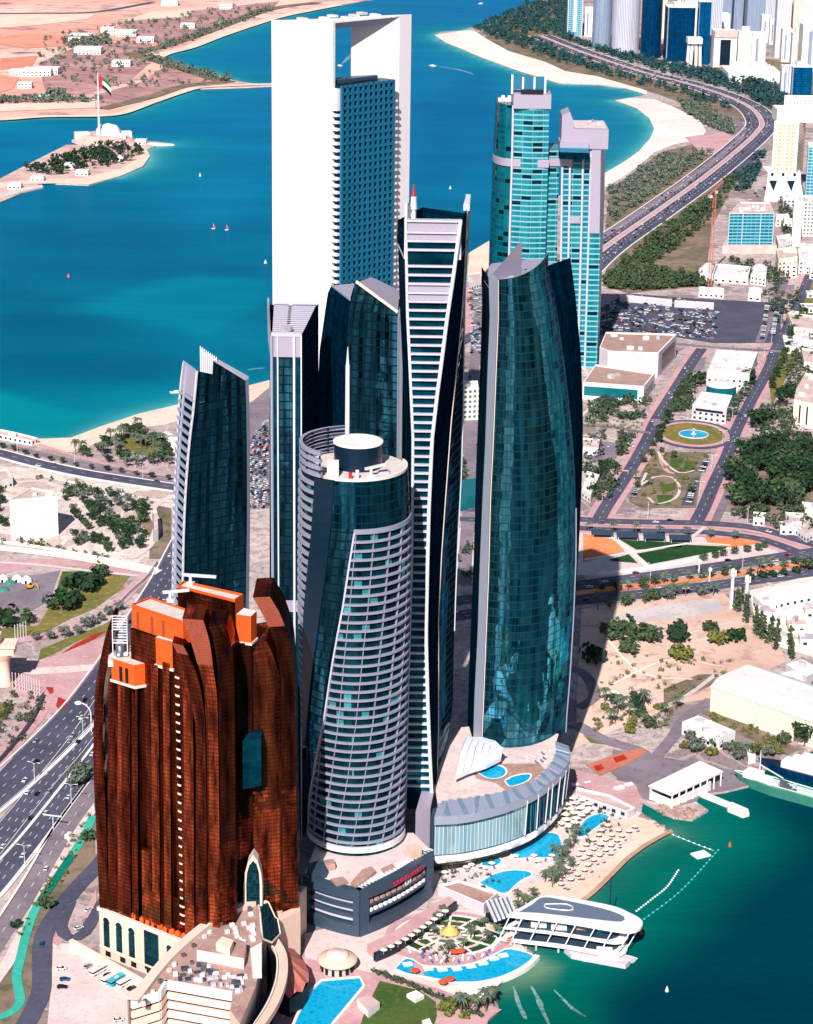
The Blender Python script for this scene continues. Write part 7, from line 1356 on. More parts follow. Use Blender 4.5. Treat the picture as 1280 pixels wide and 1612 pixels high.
P=PL('764,1452 778,1456 808,1468 800,1474 766,1462',3); T=blk('kids_corner','small terrace with turquoise and yellow mats behind the dark wall','terrace',P,2.6,'slate_dark','paving_pale',parapet=False); x,y=G(788,1464,2.7); b=MB(); b.box(x,y,2.55,5,3.4,.14,.3); O('mat',b,'cycle_green',T); b=MB(); x,y=G(778,1460,2.7); b.box(x,y,2.55,4,3,.14,.3); O('mat',b,'gold_cloth',T)
# ---------------------------------------------------------------- pier restaurant
zR,zM,zL=13.0,7.2,3.2
ro='799,1440 826,1425 851,1411 882,1411 961,1425 992,1437 1008,1446 1012,1453 1008,1461 994,1466 971,1464 900,1452 842,1445'; ri='817,1436 838,1424 855,1413 891,1418 954,1432 983,1444 978,1451 960,1450 924,1446 854,1438'
Lo=smooth_line(PL(ro+' 799,1440',zR),2)[:-1]; Li=smooth_line(PL(ri+' 817,1436',zR),2)[:-1]; cx=sum(p[0] for p in Lo)/len(Lo); cy=sum(p[1] for p in Lo)/len(Lo)
T=E('pier_restaurant',(cx,cy,0),'white boat shaped restaurant pavilion on stilts over the green water','building')
b=MB(); b.prism(Lo,zR-1.3,zR,True,True); O('roof',b,'white_paint',T); b=MB(); b.face([(x,y,zR+.12) for x,y in Li]); 
t=NT('roof_louvre'); uv=t.tc(); wv=t.n('TexWave',wave_type='BANDS'); t.put(wv.inputs[0],uv); wv.inputs['Scale'].default_value=.5; t.set(col=t.mix(wv.outputs[1],lin((92,104,128)),lin((120,132,154))),rough=.5); MAT['roof_louvre']=t.m
O('roof_panel',b,'roof_louvre',T)
b=MB(); mk=PL('858,1424 892,1424 902,1430 896,1434 860,1430',zR); b.path([(*p,zR+.25) for p in smooth_line(mk+mk[:1],3)],.35,4); O('roof_marking',b,'white_metal',T)
sc_=lambda L,k,dx,dy:[(cx+(x-cx)*k+dx,cy+(y-cy)*k+dy) for x,y in L]
M1=sc_(Lo,.93,-4,-1.0); M2=sc_(Lo,.95,-5,-4.0)
for L,z,th,m in ((M1,zM,.9,'white_paint'),(M2,zL,1.3,'white_paint')):
    b=MB(); b.prism(L,z-th,z,True,True); O('deck',b,m,T); q=[(sum(p[0] for p in L)/len(L)+(x-sum(p[0] for p in L)/len(L))*.86,sum(p[1] for p in L)/len(L)+(y-sum(p[1] for p in L)/len(L))*.8) for x,y in L]; b=MB(); b.face([(x,y,z+.08) for x,y in (q if sum(q[k-1][0]*q[k][1]-q[k][0]*q[k-1][1] for k in range(len(q)))>0 else q[::-1])]); O('deck_floor',b,'slate',T)
    b=MB(); qq=[(cx+(x-cx)*.58,cy+(y-cy)*.4+1) for x,y in L]; b.prism(qq,z,z+(zR-1.3-zM if z==zM else zM-.9-zL),False); O('glass_wall',b,'ladder_glass',T)
n=len(Lo)
for i in range(0,n,max(1,n//16)):
    b=MB(); b.tube((*M2[i],zL),(Lo[i][0]*.97+cx*.03,Lo[i][1]*.97+cy*.03,zR-1),.3,.3,5); O('strut',b,'white_metal',T)
for i in range(0,n,max(1,n//10)):
    b=MB(); b.tube((cx+(M2[i][0]-cx)*.85,cy+(M2[i][1]-cy)*.7-2,-3),(cx+(M2[i][0]-cx)*.85,cy+(M2[i][1]-cy)*.7-2,zL-1),.5,.5,6); O('pile',b,'wall_grey',T)
for px,py,z,m in ((880,1462,zM,'white_paint'),(848,1458,zM,'white_paint'),(936,1463,zM,'glass_teal_plain'),(952,1466,zM,'pool_water'),(918,1462,zM,'deck_wood')): x,y=G(px,py,z); b=MB(); b.box(x,y,z,7,3,1.6,-.05); O('banquette',b,m,T)
b=MB(); b.tube((*G(959,1452,zL),-2),(*G(959,1452,zL),26),.35,.2,6); O('mast',b,'slate_dark',T)
P=PL('888,1492 905,1488 985,1502 992,1512 985,1518 900,1502',1.2); b=MB(); b.prism(P,-2,1.0); tag(O('floating_pontoon',b,'wall_grey'),'grey floating pontoon moored under the pier restaurant','pontoon')
def boat(px,py,z,L_,a,label,hull='white_paint',deck='wall_grey',group=None,w_=None,cabin=True):
    x,y=G(px,py,z); w_=w_ or L_*.3; T=E('boat',(x,y,z),label,'boat',group); P=[(x+math.cos(a)*u*L_/2-math.sin(a)*v*w_/2,y+math.sin(a)*u*L_/2+math.cos(a)*v*w_/2) for u,v in ((-1,-.8),(.3,-1),(.75,-.55),(1,0),(.75,.55),(.3,1),(-1,.8))]
    h=max(.9,L_*.09); b=MB(); q=[(x+(p-x)*.85,y+(r-y)*.85) for p,r in P]; b.grid([[(*p,-1.4) for p in q],[(*p,h-1.2) for p in P]],True); O('hull',b,hull,T); b=MB(); b.face([(*p,h-1.3) for p in P]); O('deck',b,deck,T)
    if cabin: b=MB(); b.box(x,y,h-1.3,L_*.34,w_*.55,max(.9,L_*.09),a); O('cabin',b,'white_paint',T)
    return T,x,y,h
T,x,y,h=boat(958,1512,-1,26,-.12,'white motor yacht tied to the pontoon by the pier restaurant',w_=6.4); b=MB(); b.box(x-2,y,h+.8,7,3,1.8,-.12); O('flybridge',b,'white_paint',T)
T,x,y,h=boat(1240,1254,-1,62,2.52,'pale green ship with a cluttered open deck moored at the quay','cycle_green','cycle_green',w_=10,cabin=False)
plain('mint',(206,236,222),.5,0,.06); MAT['cycle_green']
T.children[0].data.materials[0]=MAT['mint']; plain('deck_green',(60,140,124),.7,0,.1); T.children[1].data.materials[0]=MAT['deck_green']
ax=Vector((math.cos(2.52),math.sin(2.52),0)); 
for i in range(24): p=Vector((x,y,0))+ax*(-26+2.1*i)+Vector((-ax.y,ax.x,0))*random.uniform(-3,3); b=MB(); b.box(p.x,p.y,h-1.3,random.uniform(1.5,5),random.uniform(1.2,2.6),random.uniform(.8,2.4),2.5); O('deck_gear',b,random.choice(('white_paint','wall_grey','mint','steel_grey')),T)
p=Vector((x,y,0))+ax*20; b=MB(); b.box(p.x,p.y,h-1.3,9,7,3.6,2.52); O('deckhouse',b,'white_paint',T); b=MB(); b.tube((p.x+3,p.y,h),(p.x+3,p.y,h+14),.4,.2,6); O('mast',b,'white_metal',T); b=MB(); b.bar((p.x+3,p.y,h+6),(p.x+14,p.y-8,h+2),.5,.5); O('derrick',b,'white_metal',T)
L=[(x+math.cos(2.52)*u*31-math.sin(2.52)*v*5,y+math.sin(2.52)*u*31+math.cos(2.52)*v*5,h-.4) for u,v in ((-1,.8),(.3,1),(.75,.55),(1,0),(.75,-.55),(.3,-1),(-1,-.8))]; b=MB(); b.path(L,.4,4); O('bulwark',b,'mint',T)
T,x,y,h=boat(1268,1226,-1,56,2.55,'dark blue hulled ship with white superstructure behind the green one','far_navy','wall_grey',w_=11,cabin=False); T.children[0].data.materials[0]=MAT['glass_dark_plain']
for k,(l,w_,hh) in enumerate(((30,8,3.4),(20,6.5,3),(9,5,2.6))): b=MB(); b.box(x+2,y-1,h-1.3+[0,3.4,6.4][k],l,w_,hh,2.55); O('superstructure',b,'white_paint',T)
for px,py,l,a,lb in ((905,1232,12,.4,'white boat hull on the quay yard, left one'),(925,1228,10,.5,'small blue covered boat on the quay yard'),(975,1238,15,.5,'white motor boat on a trailer beside the boat shed'),(990,1232,13,.5,'second white motor boat on a trailer beside the boat shed')): boat(px,py,1.4,l,a,lb)
J=PL('1096,1246 1104,1243 1150,1262 1146,1266',1); b=MB(); b.prism(J,-2,.7); thingmb('gangway',b,'wall_white','white gangway from the boat shed quay to the floating dock','gangway'); J=PL('1144,1266 1152,1261 1178,1272 1180,1279 1170,1282 1146,1272',1); b=MB(); b.prism(J,-2,.6); thingmb('floating_dock',b,'roof_white','pale floating dock at the end of the gangway','dock')
rd=random.Random(5); b=MB()
for x,y in scatter(PL('1034,1266 1060,1264 1096,1276 1088,1290 1062,1287 1036,1276'),70):
    b.add(crown_mb(rd,1,1,0,1,.1,1),(x,y,-9)); s=rd.uniform(.8,2); b.box(x,y,-1.6,s*1.4,s,s+.6,rd.uniform(0,3))
tag(O('rocks',b,'rock'),'pinkish rock armour on the point below the boat shed','rocks',kind='stuff')
b=MB()
for k in range(2):
    for x,y,hd in along(PL(('1012,1284 1052,1309','806,1478 838,1503 832,1519')[k]),1.6): s=rd.uniform(.9,1.8); b.box(x+rd.uniform(-1,1),y+rd.uniform(-1,1),-1.6,s*1.4,s,s+.5,rd.uniform(0,3))
tag(O('rocks',b,'rock'),'dark rock line edging the hotel beach','rocks',kind='stuff')
plain('float_white',(240,246,246),.5); plain('float_teal',(60,190,190),.5); plain('float_orange',(230,100,60),.5)
for s,m,st,lb in (('1060,1314 1095,1328 1124,1339','float_white',3.2,'line of white floats from the beach corner'),('1131,1338 1073,1401 1014,1447','float_teal',4.0,'long line of turquoise floats across the swimming bay'),('1068,1370 1050,1396 1028,1414 1001,1435','float_white',2.2,'shorter white float line closest to the beach')):
    L=smooth_line(PL(s,-1),3); T=E('float_line',(*L[0],-1),lb,'float line'); b=MB(); b.path([(*p,-1.1) for p in L],.14,4); O('rope',b,m,T)
    for i,(x,y,hd) in enumerate(along(L,st)):
        if i<100: b=MB(); b.lathe(x,y,[(.05,-1.5),(.55,-1.2),(.6,-.9),(.05,-.5)],8); O('float',b,m,T)
x,y=G(1103,1346,-1); T=E('swim_raft',(x,y,-1),'square white swim raft floating inside the bay','raft'); b=MB(); b.box(x,y,-1.4,8,6,1,.5); O('deck',b,'white_paint',T); b=MB(); b.tube((x+3,y+2,-.5),(x+3,y+2,.6),.1); O('ladder',b,'steel_grey',T)
for px,py,m,lb in ((1149,1332,'float_orange','orange buoy outside the corner of the float lines'),(1009,1470,'float_orange','orange buoy just off the tip of the pier roof'),(1050,1560,'float_white','lone white buoy in the dark water below the pier'),(108,436,'float_orange','pink buoy in the open bay at left'),(418,414,'float_white','pale buoy close left of the white portal tower'),(709,297,'float_white','small white buoy in the bay right of the portal tower'),(315,277,'float_white','white buoy between the island and the portal tower')):
    x,y=G(px,py,-1); s=.9 if py>1000 else 1.8; b=MB(); b.lathe(x,y,[(.1,-1.6),(s,-1.2),(s*.9,-.6),(s*.3,s),(.05,s*1.6)],10); thingmb('buoy',b,m,lb,'buoy')
plain('sail_pink',(240,70,120),.7); 
for px,py,lb in ((336,360,'taller pink sail dinghy in the bay'),(357,362,'second pink sail dinghy in the bay, right of the taller')):
    T,x,y,h=boat(px,py,-1,4.6,.3,lb,cabin=False); b=MB(); b.face([(x,y,-.5),(x+2.4,y+.6,-.3),(x+.2,y+.2,5)]); b.face([(x,y+.1,-.5),(x+.2,y+.3,5),(x+2.4,y+.7,-.3)]); O('sail',b,'sail_pink',T); b=MB(); b.tube((x,y,-1),(x,y,5.2),.12); O('mast',b,'white_metal',T)
t=NT('foam_and_glint'); nz=t.noise(t.tc(),.4,5,.7); t.set(col=lin((200,236,236)),rough=.8,alpha=t.math('MULTIPLY',t.ramp(nz,.32,.7),.6)); MAT['foam_and_glint']=t.m  # foam of the wakes, and sunlight streaks painted on the water
def wake(s,w0,w1,label):
    L=smooth_line(PL(s,-1),6); n=len(L); wd_=[(w0+(w1-w0)*i/n)*(.35+.65*math.sin(math.pi*min(1,.15+i/n)))*random.uniform(.6,1.1) for i in range(n)]; b=MB(); b.grid([[(*offset(L,-wd_[i]/2)[i],-1.02) for i in range(n)],[(*offset(L,wd_[i]/2)[i],-1.02) for i in range(n)]]); o=O('wake',b,'foam_and_glint'); o['kind']='stuff'; tag(o,label,'wake',kind='stuff')  # draws boat wakes and also the painted sunlight streaks
for px,py,a,lb,wk in ((681,104,2.6,'white speedboat trailing a long wake right of the portal tower','683,104 700,106 724,110 746,117'),(535,104,2.3,'white speedboat seen through the portal frame','537,102 545,94 552,86'),(278,618,.2,'white catamaran by the beach beside the lattice tower',''),(757,6,.5,'small white boat at the top edge of the bay','')):
    boat(px,py,-1,16 if py<400 else 12,a,lb); 
    if wk: wake(wk,3,16,'white wake behind the speedboat')
wake('808,1552 813,1568 818,1584 828,1604',1.5,4,'pale painted streak of reflected sunlight by the small lower beach'); wake('836,1552 846,1570 854,1590 866,1616',1.5,4,'painted streak of reflected sunlight further from the lower beach'); wake('872,1558 886,1572 902,1588 922,1600',1,3,'faint painted sunlight streak in the green water')  # sunlight reflected off a facade, painted as pale strips on the sea
wake('391,582 404,580 417,579',4,4,'white breaker line by the beach left of the slim tower')
# ---------------------------------------------------------------- parasols and loungers
plain('canvas',(250,234,214),.8,0,.04); plain('lounger_fabric',(230,222,232),.8,0,.06); plain('lounger_blue',(96,104,170),.8); plain('orange_canvas',(240,84,40),.8,0,.04)
def par_mb(w_,h,sq):
    a=MB(); n=4 if sq else 8; o=math.pi/4; a.grid([[(w_*.62*math.cos(o+6.2832*i/n),w_*.62*math.sin(o+6.2832*i/n),h) for i in range(n)],[(.05*math.cos(6.28*i/n),.05*math.sin(6.28*i/n),h+w_*.26) for i in range(n)]],True); p=MB(); p.tube((0,0,0),(0,0,h+.3),.08,.08,5); return mesh('canopy',a,'canvas'),mesh('pole',p,'white_metal')
PAR={k:par_mb(*k) for k in ((2.8,2.3,False),(4.2,2.8,True))}
PARO=mesh('canopy',(lambda a:(a.grid([[(2.2*math.cos(.785*i),2.2*math.sin(.785*i),2.4) for i in range(8)],[(.05*math.cos(.785*i),.05*math.sin(.785*i),3.2) for i in range(8)]],True),a)[1])(MB()),'orange_canvas')
def parasol(x,y,z,k,label,group,cm=None):
    r=bpy.data.objects.new('parasol',None); COL.objects.link(r); r.location=(x,y,z); r.rotation_euler=(0,0,random.uniform(0,1.5)); tag(r,label,'parasol',group)
    for n_,me in (('canopy',cm or PAR[k][0]),('pole',PAR[k][1])): c=bpy.data.objects.new(n_,me); COL.objects.link(c); c.parent=r
lm=MB(); lm.box(0,0,.28,.75,1.35,.14); lm.grid([[(-.37,.66,.3),(.37,.66,.3)],[(-.37,1.15,.85),(.37,1.15,.85)]]); lm.grid([[(.37,.66,.22),(-.37,.66,.22)],[(.37,1.15,.77),(-.37,1.15,.77)]])
lf=MB(); 
for a,c in ((-.3,-.55),(.3,-.55),(-.3,.6),(.3,.6)): lf.box(a,c,0,.07,.07,.3)
LMS=[mesh('cushion',lm,m) for m in ('lounger_fabric','lounger_blue','kerb_white')]; LFM=mesh('frame',lf,'steel_grey')
def lounger(x,y,z,a,label,group):
    r=bpy.data.objects.new('sun_lounger',None); COL.objects.link(r); r.location=(x,y,z); r.rotation_euler=(0,0,a); r.scale=(1.25,1.25,1.25); tag(r,label,'sun lounger',group)
    for n_,me in (('cushion',random.choice(LMS)),('frame',LFM)): c=bpy.data.objects.new(n_,me); COL.objects.link(c); c.parent=r
for s in ('896,1402 930,1376 965,1346 996,1316','878,1392 912,1366 946,1336 980,1306'):
    for x,y,h in along(smooth_line(PL(s)),3.1): lounger(x+random.uniform(-.5,.5),y+random.uniform(-.5,.5),.22,h+1.2,'sun lounger under the beach parasols','beach loungers')
for s in ('884,1398 915,1378 950,1348 985,1318 1004,1304','872,1388 905,1366 940,1338 975,1310','908,1352 930,1330 962,1302'):
    for x,y,h in along(smooth_line(PL(s)),6.2):
        parasol(x+random.uniform(-.8,.8),y,.25,(2.8,2.3,False),'cream parasol on the hotel beach sand','beach parasols')
        for dx in (-1.6,1.6): lounger(x+dx,y-1.6+random.uniform(-.4,.4),.22,h+1.2,'sun lounger under the beach parasols','beach loungers')
for x,y in scatter(PL('882,1278 905,1262 935,1272 925,1284 908,1298 900,1312 884,1306'),24,4.2): parasol(x,y,.2,(4.2,2.8,True),'square cream parasol on the terrace between the podium and narrow pool','terrace parasols')
for s,st in (('812,1354 836,1353 858,1354 884,1350 892,1336',4.4),('846,1362 880,1358 900,1344',6),('742,1368 770,1366 800,1364',5),('700,1380 722,1374 744,1370',6)):
    for i,(x,y,h) in enumerate(along(smooth_line(PL(s)),st)):
        if i%2==0: parasol(x,y,.2,(2.8,2.3,False),'round cream parasol beside the hotel pools','pool parasols')
        lounger(x+1.2,y-1.4,.2,h,'sun lounger beside the hotel pools','pool loungers')
for px,py in ((653,1535),(708,1548),(697,1553),(802,1486),(716,1505),(725,1504)): x,y=G(px,py,.4); parasol(x,y,.4,(2.8,2.3,False),'orange parasol around the fan pool','orange parasols',PARO)
for s in ('604,1502 640,1484 680,1456 702,1440',): 
    for x,y,h in along(PL(s,4.4),4.6): parasol(x,y,4.35,(2.8,2.3,False),'cream parasol on the dark walled terrace by the lettered podium','terrace row parasols')
for x,y in scatter(PL('640,1500 700,1512 760,1505 790,1490 770,1506 720,1519 680,1518'),22,2.2): lounger(x,y,.45,random.uniform(-.4,.4),'white lounger on the pink deck of the fan pool','fan pool loungers')
for x,y in scatter(PL('806,1206 832,1192 868,1182 872,1190 862,1206 840,1200',28.1),9,3): lounger(x,y,28.05,.6,'dark lounger group on the roof pool deck','roof deck loungers')
# lawn pavilions
for px,lb,h in (('562,1572 582,1566 598,1578 580,1592','peach roofed garden pavilion on the lawn corner',3.6),('640,1566 655,1560 668,1568 654,1575','small white stage at the far side of the lawn',1.6),('664,1608 676,1604 682,1616 668,1620','white stage box at the bottom of the lawn',1.6)):
    blk('garden_pavilion',lb,'pavilion',px,h,'wall_white','roof_pink' if h>2 else 'roof_white',parapet=h<2)
# ---------------------------------------------------------------- vehicles
CARC={'white':(240,240,242),'silver':(170,174,184),'black':(24,26,32),'blue':(30,90,150),'red':(160,30,36),'grey':(90,96,108)}
for k,c in CARC.items(): plain('paint_'+k,c,.3,.1,.02)
plain('tyre',(20,20,22),.8); plain('car_glass',(18,28,38),.15,.2)
def car_parts(c):
    b=MB(); sec=[(-2.25,.35),(-2.25,.85),(-1.9,.98),(1.0,.95),(2.15,.78),(2.25,.35)]; b.grid([[(x,-.88,z),(x,.88,z)] for x,z in sec]); b.face([(x,-.88,z) for x,z in sec[::-1]]); b.face([(x,.88,z) for x,z in sec]); b.grid([[(-1.55,-.7,1.44),(-1.55,.7,1.44)],[(.15,-.7,1.44),(.15,.7,1.44)]][::-1])
    g=MB(); lo=[(-2.05,-.82,.97),(1.05,-.82,.95),(1.05,.82,.95),(-2.05,.82,.97)]; hi=[(-1.55,-.7,1.43),(.15,-.7,1.43),(.15,.7,1.43),(-1.55,.7,1.43)]; g.grid([lo,hi],True)
    return mesh('body',b,'paint_'+c),mesh('glass',g,'car_glass')
def wheel_me():
    b=MB(); b.tube((0,-.12,0),(0,.12,0),.33,.33,8); return mesh('wheel',b,'tyre')
CARS={c:car_parts(c) for c in CARC}; WH=wheel_me()
wts=['white']*9+['silver']*4+['black']*3+['grey']*3+['blue','red']
ncar=[0]
def car(x,y,z,a,label,group,wheels=True,c=None,full=True):
    c=c or random.choice(wts); ncar[0]+=1
    if not full: o=bpy.data.objects.new('parked_car',CARFLAT[c]); COL.objects.link(o); o.location=(x,y,z); o.rotation_euler=(0,0,a); return tag(o,label,'car',group)
    r=bpy.data.objects.new('car',None); COL.objects.link(r); r.location=(x,y,z); r.rotation_euler=(0,0,a); tag(r,label,'car',group)
    for n_,me in (('body',CARS[c][0]),('window_glass',CARS[c][1])): o=bpy.data.objects.new(n_,me); COL.objects.link(o); o.parent=r
    if wheels:
        for dx in (-1.35,1.4):
            for dy in (-.82,.82): o=bpy.data.objects.new('wheel',WH); COL.objects.link(o); o.parent=r; o.location=(dx,dy,.33)
def flatcar(c):
    b=MB(); b.box(0,0,.25,4.4,1.76,.65,mi=0); b.add((lambda q:(q.box(-.3,0,.9,2.4,1.5,.5,mi=0),q)[1])(MB())); k=len(b.f); b.mi=[0]*6+[1]*5+[0]*20; b.mi=b.mi[:k]; return mesh('parked_car',b,['paint_'+c,'car_glass'])
CARFLAT={c:flatcar(c) for c in CARC}
def traffic(L,offs,step,label,group,z=.45,rev=0,wheels=True):
    for of in offs:
        for x,y,h in along(offset(L,of),step,random.uniform(0,step)):
            px=(Vector((x,y,-CH))).normalized()
            if random.random()<.8: car(x+random.uniform(-.3,.3),y+random.uniform(-.6,.6)*4,z,h+(math.pi if rev else 0),label,group,wheels)
seg=lambda L,a,c:[p for p in L if a<p[1]<c]
hA,hB,hC,hD=(seg(L,900,1480) for L in (hwA,hwB,hwC,hwD))
traffic(hA,(-8,-2.7,2.8,8),62,'car on the leftmost carriageway of the big highway','leftmost carriageway cars',rev=1); traffic(hB,(-5.2,0,5.2),66,'car on the middle carriageway of the big highway','middle carriageway cars'); traffic(hC,(-5,0,5),70,'car on the third carriageway of the big highway','third carriageway cars'); traffic(hD,(-2,),110,'car on the paved service lane beside the cycle path','service lane cars')
x,y=G(108,1320,.4); T=E('van',(x,y,.4),'white box van parked between the service lane and cycle path','van'); b=MB(); b.box(x,y,.9,2.1,4.2,2.3,-.35); O('box',b,'paint_white',T); b=MB(); b.box(x+.9,y-2.6,.7,2,1.4,1.5,-.35); O('cab',b,'paint_white',T)
for dx in (-.7,.7):
    for dy in (-1.5,1.5): b=MB(); b.tube((x+dx-.1,y+dy,.75),(x+dx+.1,y+dy,.75),.4,.4,8); O('wheel',b,'tyre',T)
for px,py,c,a,lb in ((97,1526,'white',.1,'white car parked in the near car park, topmost of the left trio'),(102,1543,'blue',.15,'blue car parked in the near car park'),(98,1555,'black',.1,'black car parked in the near car park, lowest of the left trio'),(138,1522,'silver',1.1,'silver car at the left end of the bus row'),(170,1536,'black',.95,'black car between the two white buses'),(207,1557,'black',.9,'black car at the right end of the bus row'),(187,1607,'white',.3,'white car at the bottom beside the crescent building'),(66,1487,'blue',1.6,'blue car driving along the service road bend'),(150,1529,'grey',.95,'grey car squeezed beside the left white bus'),(140,1433,'white',.9,'white car at the barrier of the looping drive'),(124,1462,'white',.7,'white car on the looping drive island')):
    x,y=G(px,py,.4); car(x,y,.4,a,lb,None,c=c)
plain('bus_teal',(40,190,214),.4)
for px,py,m,lb in ((155,1531,'paint_white','white minibus, left end of the parked bus row'),(174,1544,'paint_white','white minibus in the middle of the parked bus row'),(184,1547,'bus_teal','turquoise bus in the parked bus row'),(198,1549,'paint_white','longer white bus right of the turquoise one')):
    x,y=G(px,py,.3); a=.92; T=E('bus',(x,y,.3),lb,'bus'); b=MB(); b.box(x,y,.7,9,2.5,2.4,a); O('body',b,m,T); b=MB(); b.box(x,y,1.75,9.06,2.56,.75,a); O('window_band',b,'car_glass',T); b=MB(); b.box(x,y,3.08,2,1.4,.3,a); O('roof_unit',b,'wall_grey',T)
    for u in (-2.8,2.8):
        for v in (-1.1,1.1): wx,wy=x+u*math.cos(a)-v*math.sin(a),y+u*math.sin(a)+v*math.cos(a); b=MB(); b.tube((wx-.15*math.sin(a)*-1,wy-.15*math.cos(a),.7),(wx+.15*math.sin(a)*-1,wy+.15*math.cos(a),.7),.48,.48,8); O('wheel',b,'tyre',T)
vis=lambda L:[p for p in L if 0<p[1]<3000]
traffic(rr,(-2.5,2.5),75,'car on the avenue right of the school','school avenue cars',wheels=False); traffic(rl,(-2.5,2.5),90,'car on the avenue left of the school','left avenue cars',wheels=False); traffic(r4,(-2.6,2.6),80,'car on the curved road above the lawn park','curved road cars',wheels=False); traffic(r3,(-5,0,5),70,'car on the palm lined motorway','motorway cars',wheels=False); traffic(r3b,(-5,0,5),70,'car on the near motorway lanes','near motorway cars',wheels=False); traffic(cr,(-4,4),90,'car on the curving coast road at left','coast road cars',wheels=False)
pk=[]
for s,st in (('1004,764 996,786',5),('1112,728 1104,744',5),('1094,760 1084,794',5),('1226,474 1216,530',6),('1208,480 1200,536',6),('924,700 980,706',6)):
    for x,y,h in along(PL(s),st): car(x,y,.4,h+1.4,'car parked in the small plots around the roundabout gardens','garden plot cars',False)
lot=[]
for s in ('960,500 1120,508','956,506 1120,514','955,513 1122,520','965,520 1124,526','1010,526 1124,532','940,490 1010,496','965,484 1040,490','1050,494 1120,500'):
    L=PL(s)
    for x,y,h in along(L,3.6): 
        if random.random()<.75: lot.append((x+random.uniform(-.5,.5),y+random.uniform(-4,4),h+1.57+random.choice((0,0,.15,1.5))))
lot.sort(key=lambda p:p[1]); nn=150
for x,y,a in lot[:nn]: car(x,y,.32,a,'car parked in the crowded far car park','crowded car park cars',full=False)
def carmass(pts,label,z):
    rd=random.Random(3); b=MB(); ks=list(CARC); mats=['paint_'+k for k in ks]+['car_glass']
    for x,y,a in pts:
        k=ks.index(rd.choice(wts)); b.box(x,y,z+.25,4.4,1.8,.65,a,mi=k,bottom=False); b.box(x,y,z+.9,2.4,1.5,.5,a,mi=len(ks),mt=k,bottom=False)
    tag(O('cars',b,mats),label,'cars',kind='stuff')
carmass(lot[nn:]+[(x,y,random.uniform(0,3)) for x,y in scatter(PL('920,500 985,464 1090,472 1130,490 1125,534 1060,528 950,528'),240,3.4)],'mass of parked cars filling the far car park',.32)
tr=[]
for of in (-17,-12,-7,8,13,18):
    for x,y,h in along(offset(k1,of),30,random.uniform(0,20)):
        if random.random()<.6: tr.append((x,y+random.uniform(-6,6),h))
carmass(tr,'traffic streaming along the far curved coast highway',.75)
carmass([(x,y,random.uniform(1.2,1.6)) for x,y in scatter(PL('396,690 422,660 422,800 392,800'),200,3.6)],'cars packed in the strip between the lattice tower and slim tower',.3)
carmass([(x,y,random.uniform(0,3)) for x,y in scatter(PL('1100,470 1160,350 1190,300 1200,330 1150,400 1130,470'),60,5)+scatter(PL('1226,440 1240,400 1250,420 1240,450'),25,4)+scatter(PL('740,440 756,430 758,560 742,560'),80,4)],'cars parked along the side streets beyond the car park',.4)
# ---------------------------------------------------------------- street lamps, gate, poles
def lampme():
    p=MB(); p.tube((0,0,0),(0,0,11),.2,.12,6); a=MB(); a.path([(0,0,10.6),(1.6,0,11.4),(2.6,0,11.4)],.1,5); a.path([(0,0,10.6),(-1.6,0,11.4),(-2.6,0,11.4)],.1,5); h=MB(); h.box(2.9,0,11.3,1.4,.5,.22); h2=MB(); h2.box(-2.9,0,11.3,1.4,.5,.22)
    return [('pole',mesh('pole',p,'white_metal')),('arm',mesh('arm',a,'white_metal')),('lamp_head',mesh('lamp_head',h,'white_paint')),('lamp_head',mesh('lamp_head',h2,'white_paint'))]
LMP=lampme()
def lamps(L,of,step,label,group,z=.4,sc=1.0):
    for x,y,h in along(offset(L,of),step,10):
        r=bpy.data.objects.new('street_lamp',None); COL.objects.link(r); r.location=(x,y,z); r.rotation_euler=(0,0,h+1.57); r.scale=(sc,)*3; tag(r,label,'street lamp',group)
        for n_,me in LMP: c=bpy.data.objects.new(n_,me); COL.objects.link(c); c.parent=r
lamps(hA,-13.2,62,'double armed lamp on the big highway median','highway median lamps'); lamps(hC,-9.2,70,'double armed lamp on the planted highway median','planted median lamps'); lamps(seg(cr,0,2000),9,60,'lamp beside the curving coast road','coast road lamps'); lamps(r3,-9,70,'lamp on the motorway palm median','motorway lamps'); lamps(r4,7,70,'lamp beside the curved road above the lawn park','curved road lamps'); lamps(rr,6.5,70,'lamp along the school avenue','avenue lamps')
x,y=G(144,1152,.4); T=E('high_mast_lamp',(x,y,.4),'tall curved highway lamp with a big white head beside the copper hotel','street lamp'); zt=20
b=MB(); b.path([(x,y,0),(x,y,11),(x-.8,y,14),(x-2.6,y,16.2),(x-5,y,17.2)],.38,6); O('pole',b,'white_metal',T); b=MB(); b.lathe(x-6.6,y,[(.3,16.2),(2.0,16.8),(2.2,17.6),(.4,18.3)],12); O('lamp_head',b,'white_paint',T)
x,y=G(84,1306,.4); T=E('sign_gantry',(x,y,.4),'white T shaped gantry post on the service lane median','gantry'); b=MB(); b.tube((x,y,0),(x,y,8),.3,.25,6); O('post',b,'white_metal',T); b=MB(); b.bar((x-4.5,y+1,8),(x+4.5,y-1,8),.6,.5); O('arm',b,'white_metal',T)
gx,gy=G(7,1078,0); T=E('palace_gate',(gx-14,gy,0),'monumental cream gate pier with a flared cornice at the left edge','gate')
for k in (0,-32):
    b=MB(); b.lathe(gx+k,gy,[(4.6,0),(4.6,1.5),(3.6,2),(3.4,15),(3.9,16),(5.6,18.5),(6,20)],14,cap=True); O('pier',b,'stone_cream',T)
b=MB(); b.box(gx-16,gy,20,46,11,4.5); O('lintel',b,'stone_cream',T); b=MB(); b.box(gx-16,gy,24.5,48,13,1.4); O('cornice',b,'stone_trim',T); b=MB(); b.box(gx-16,gy,25.9,30,9,5); O('attic',b,'stone_cream',T)
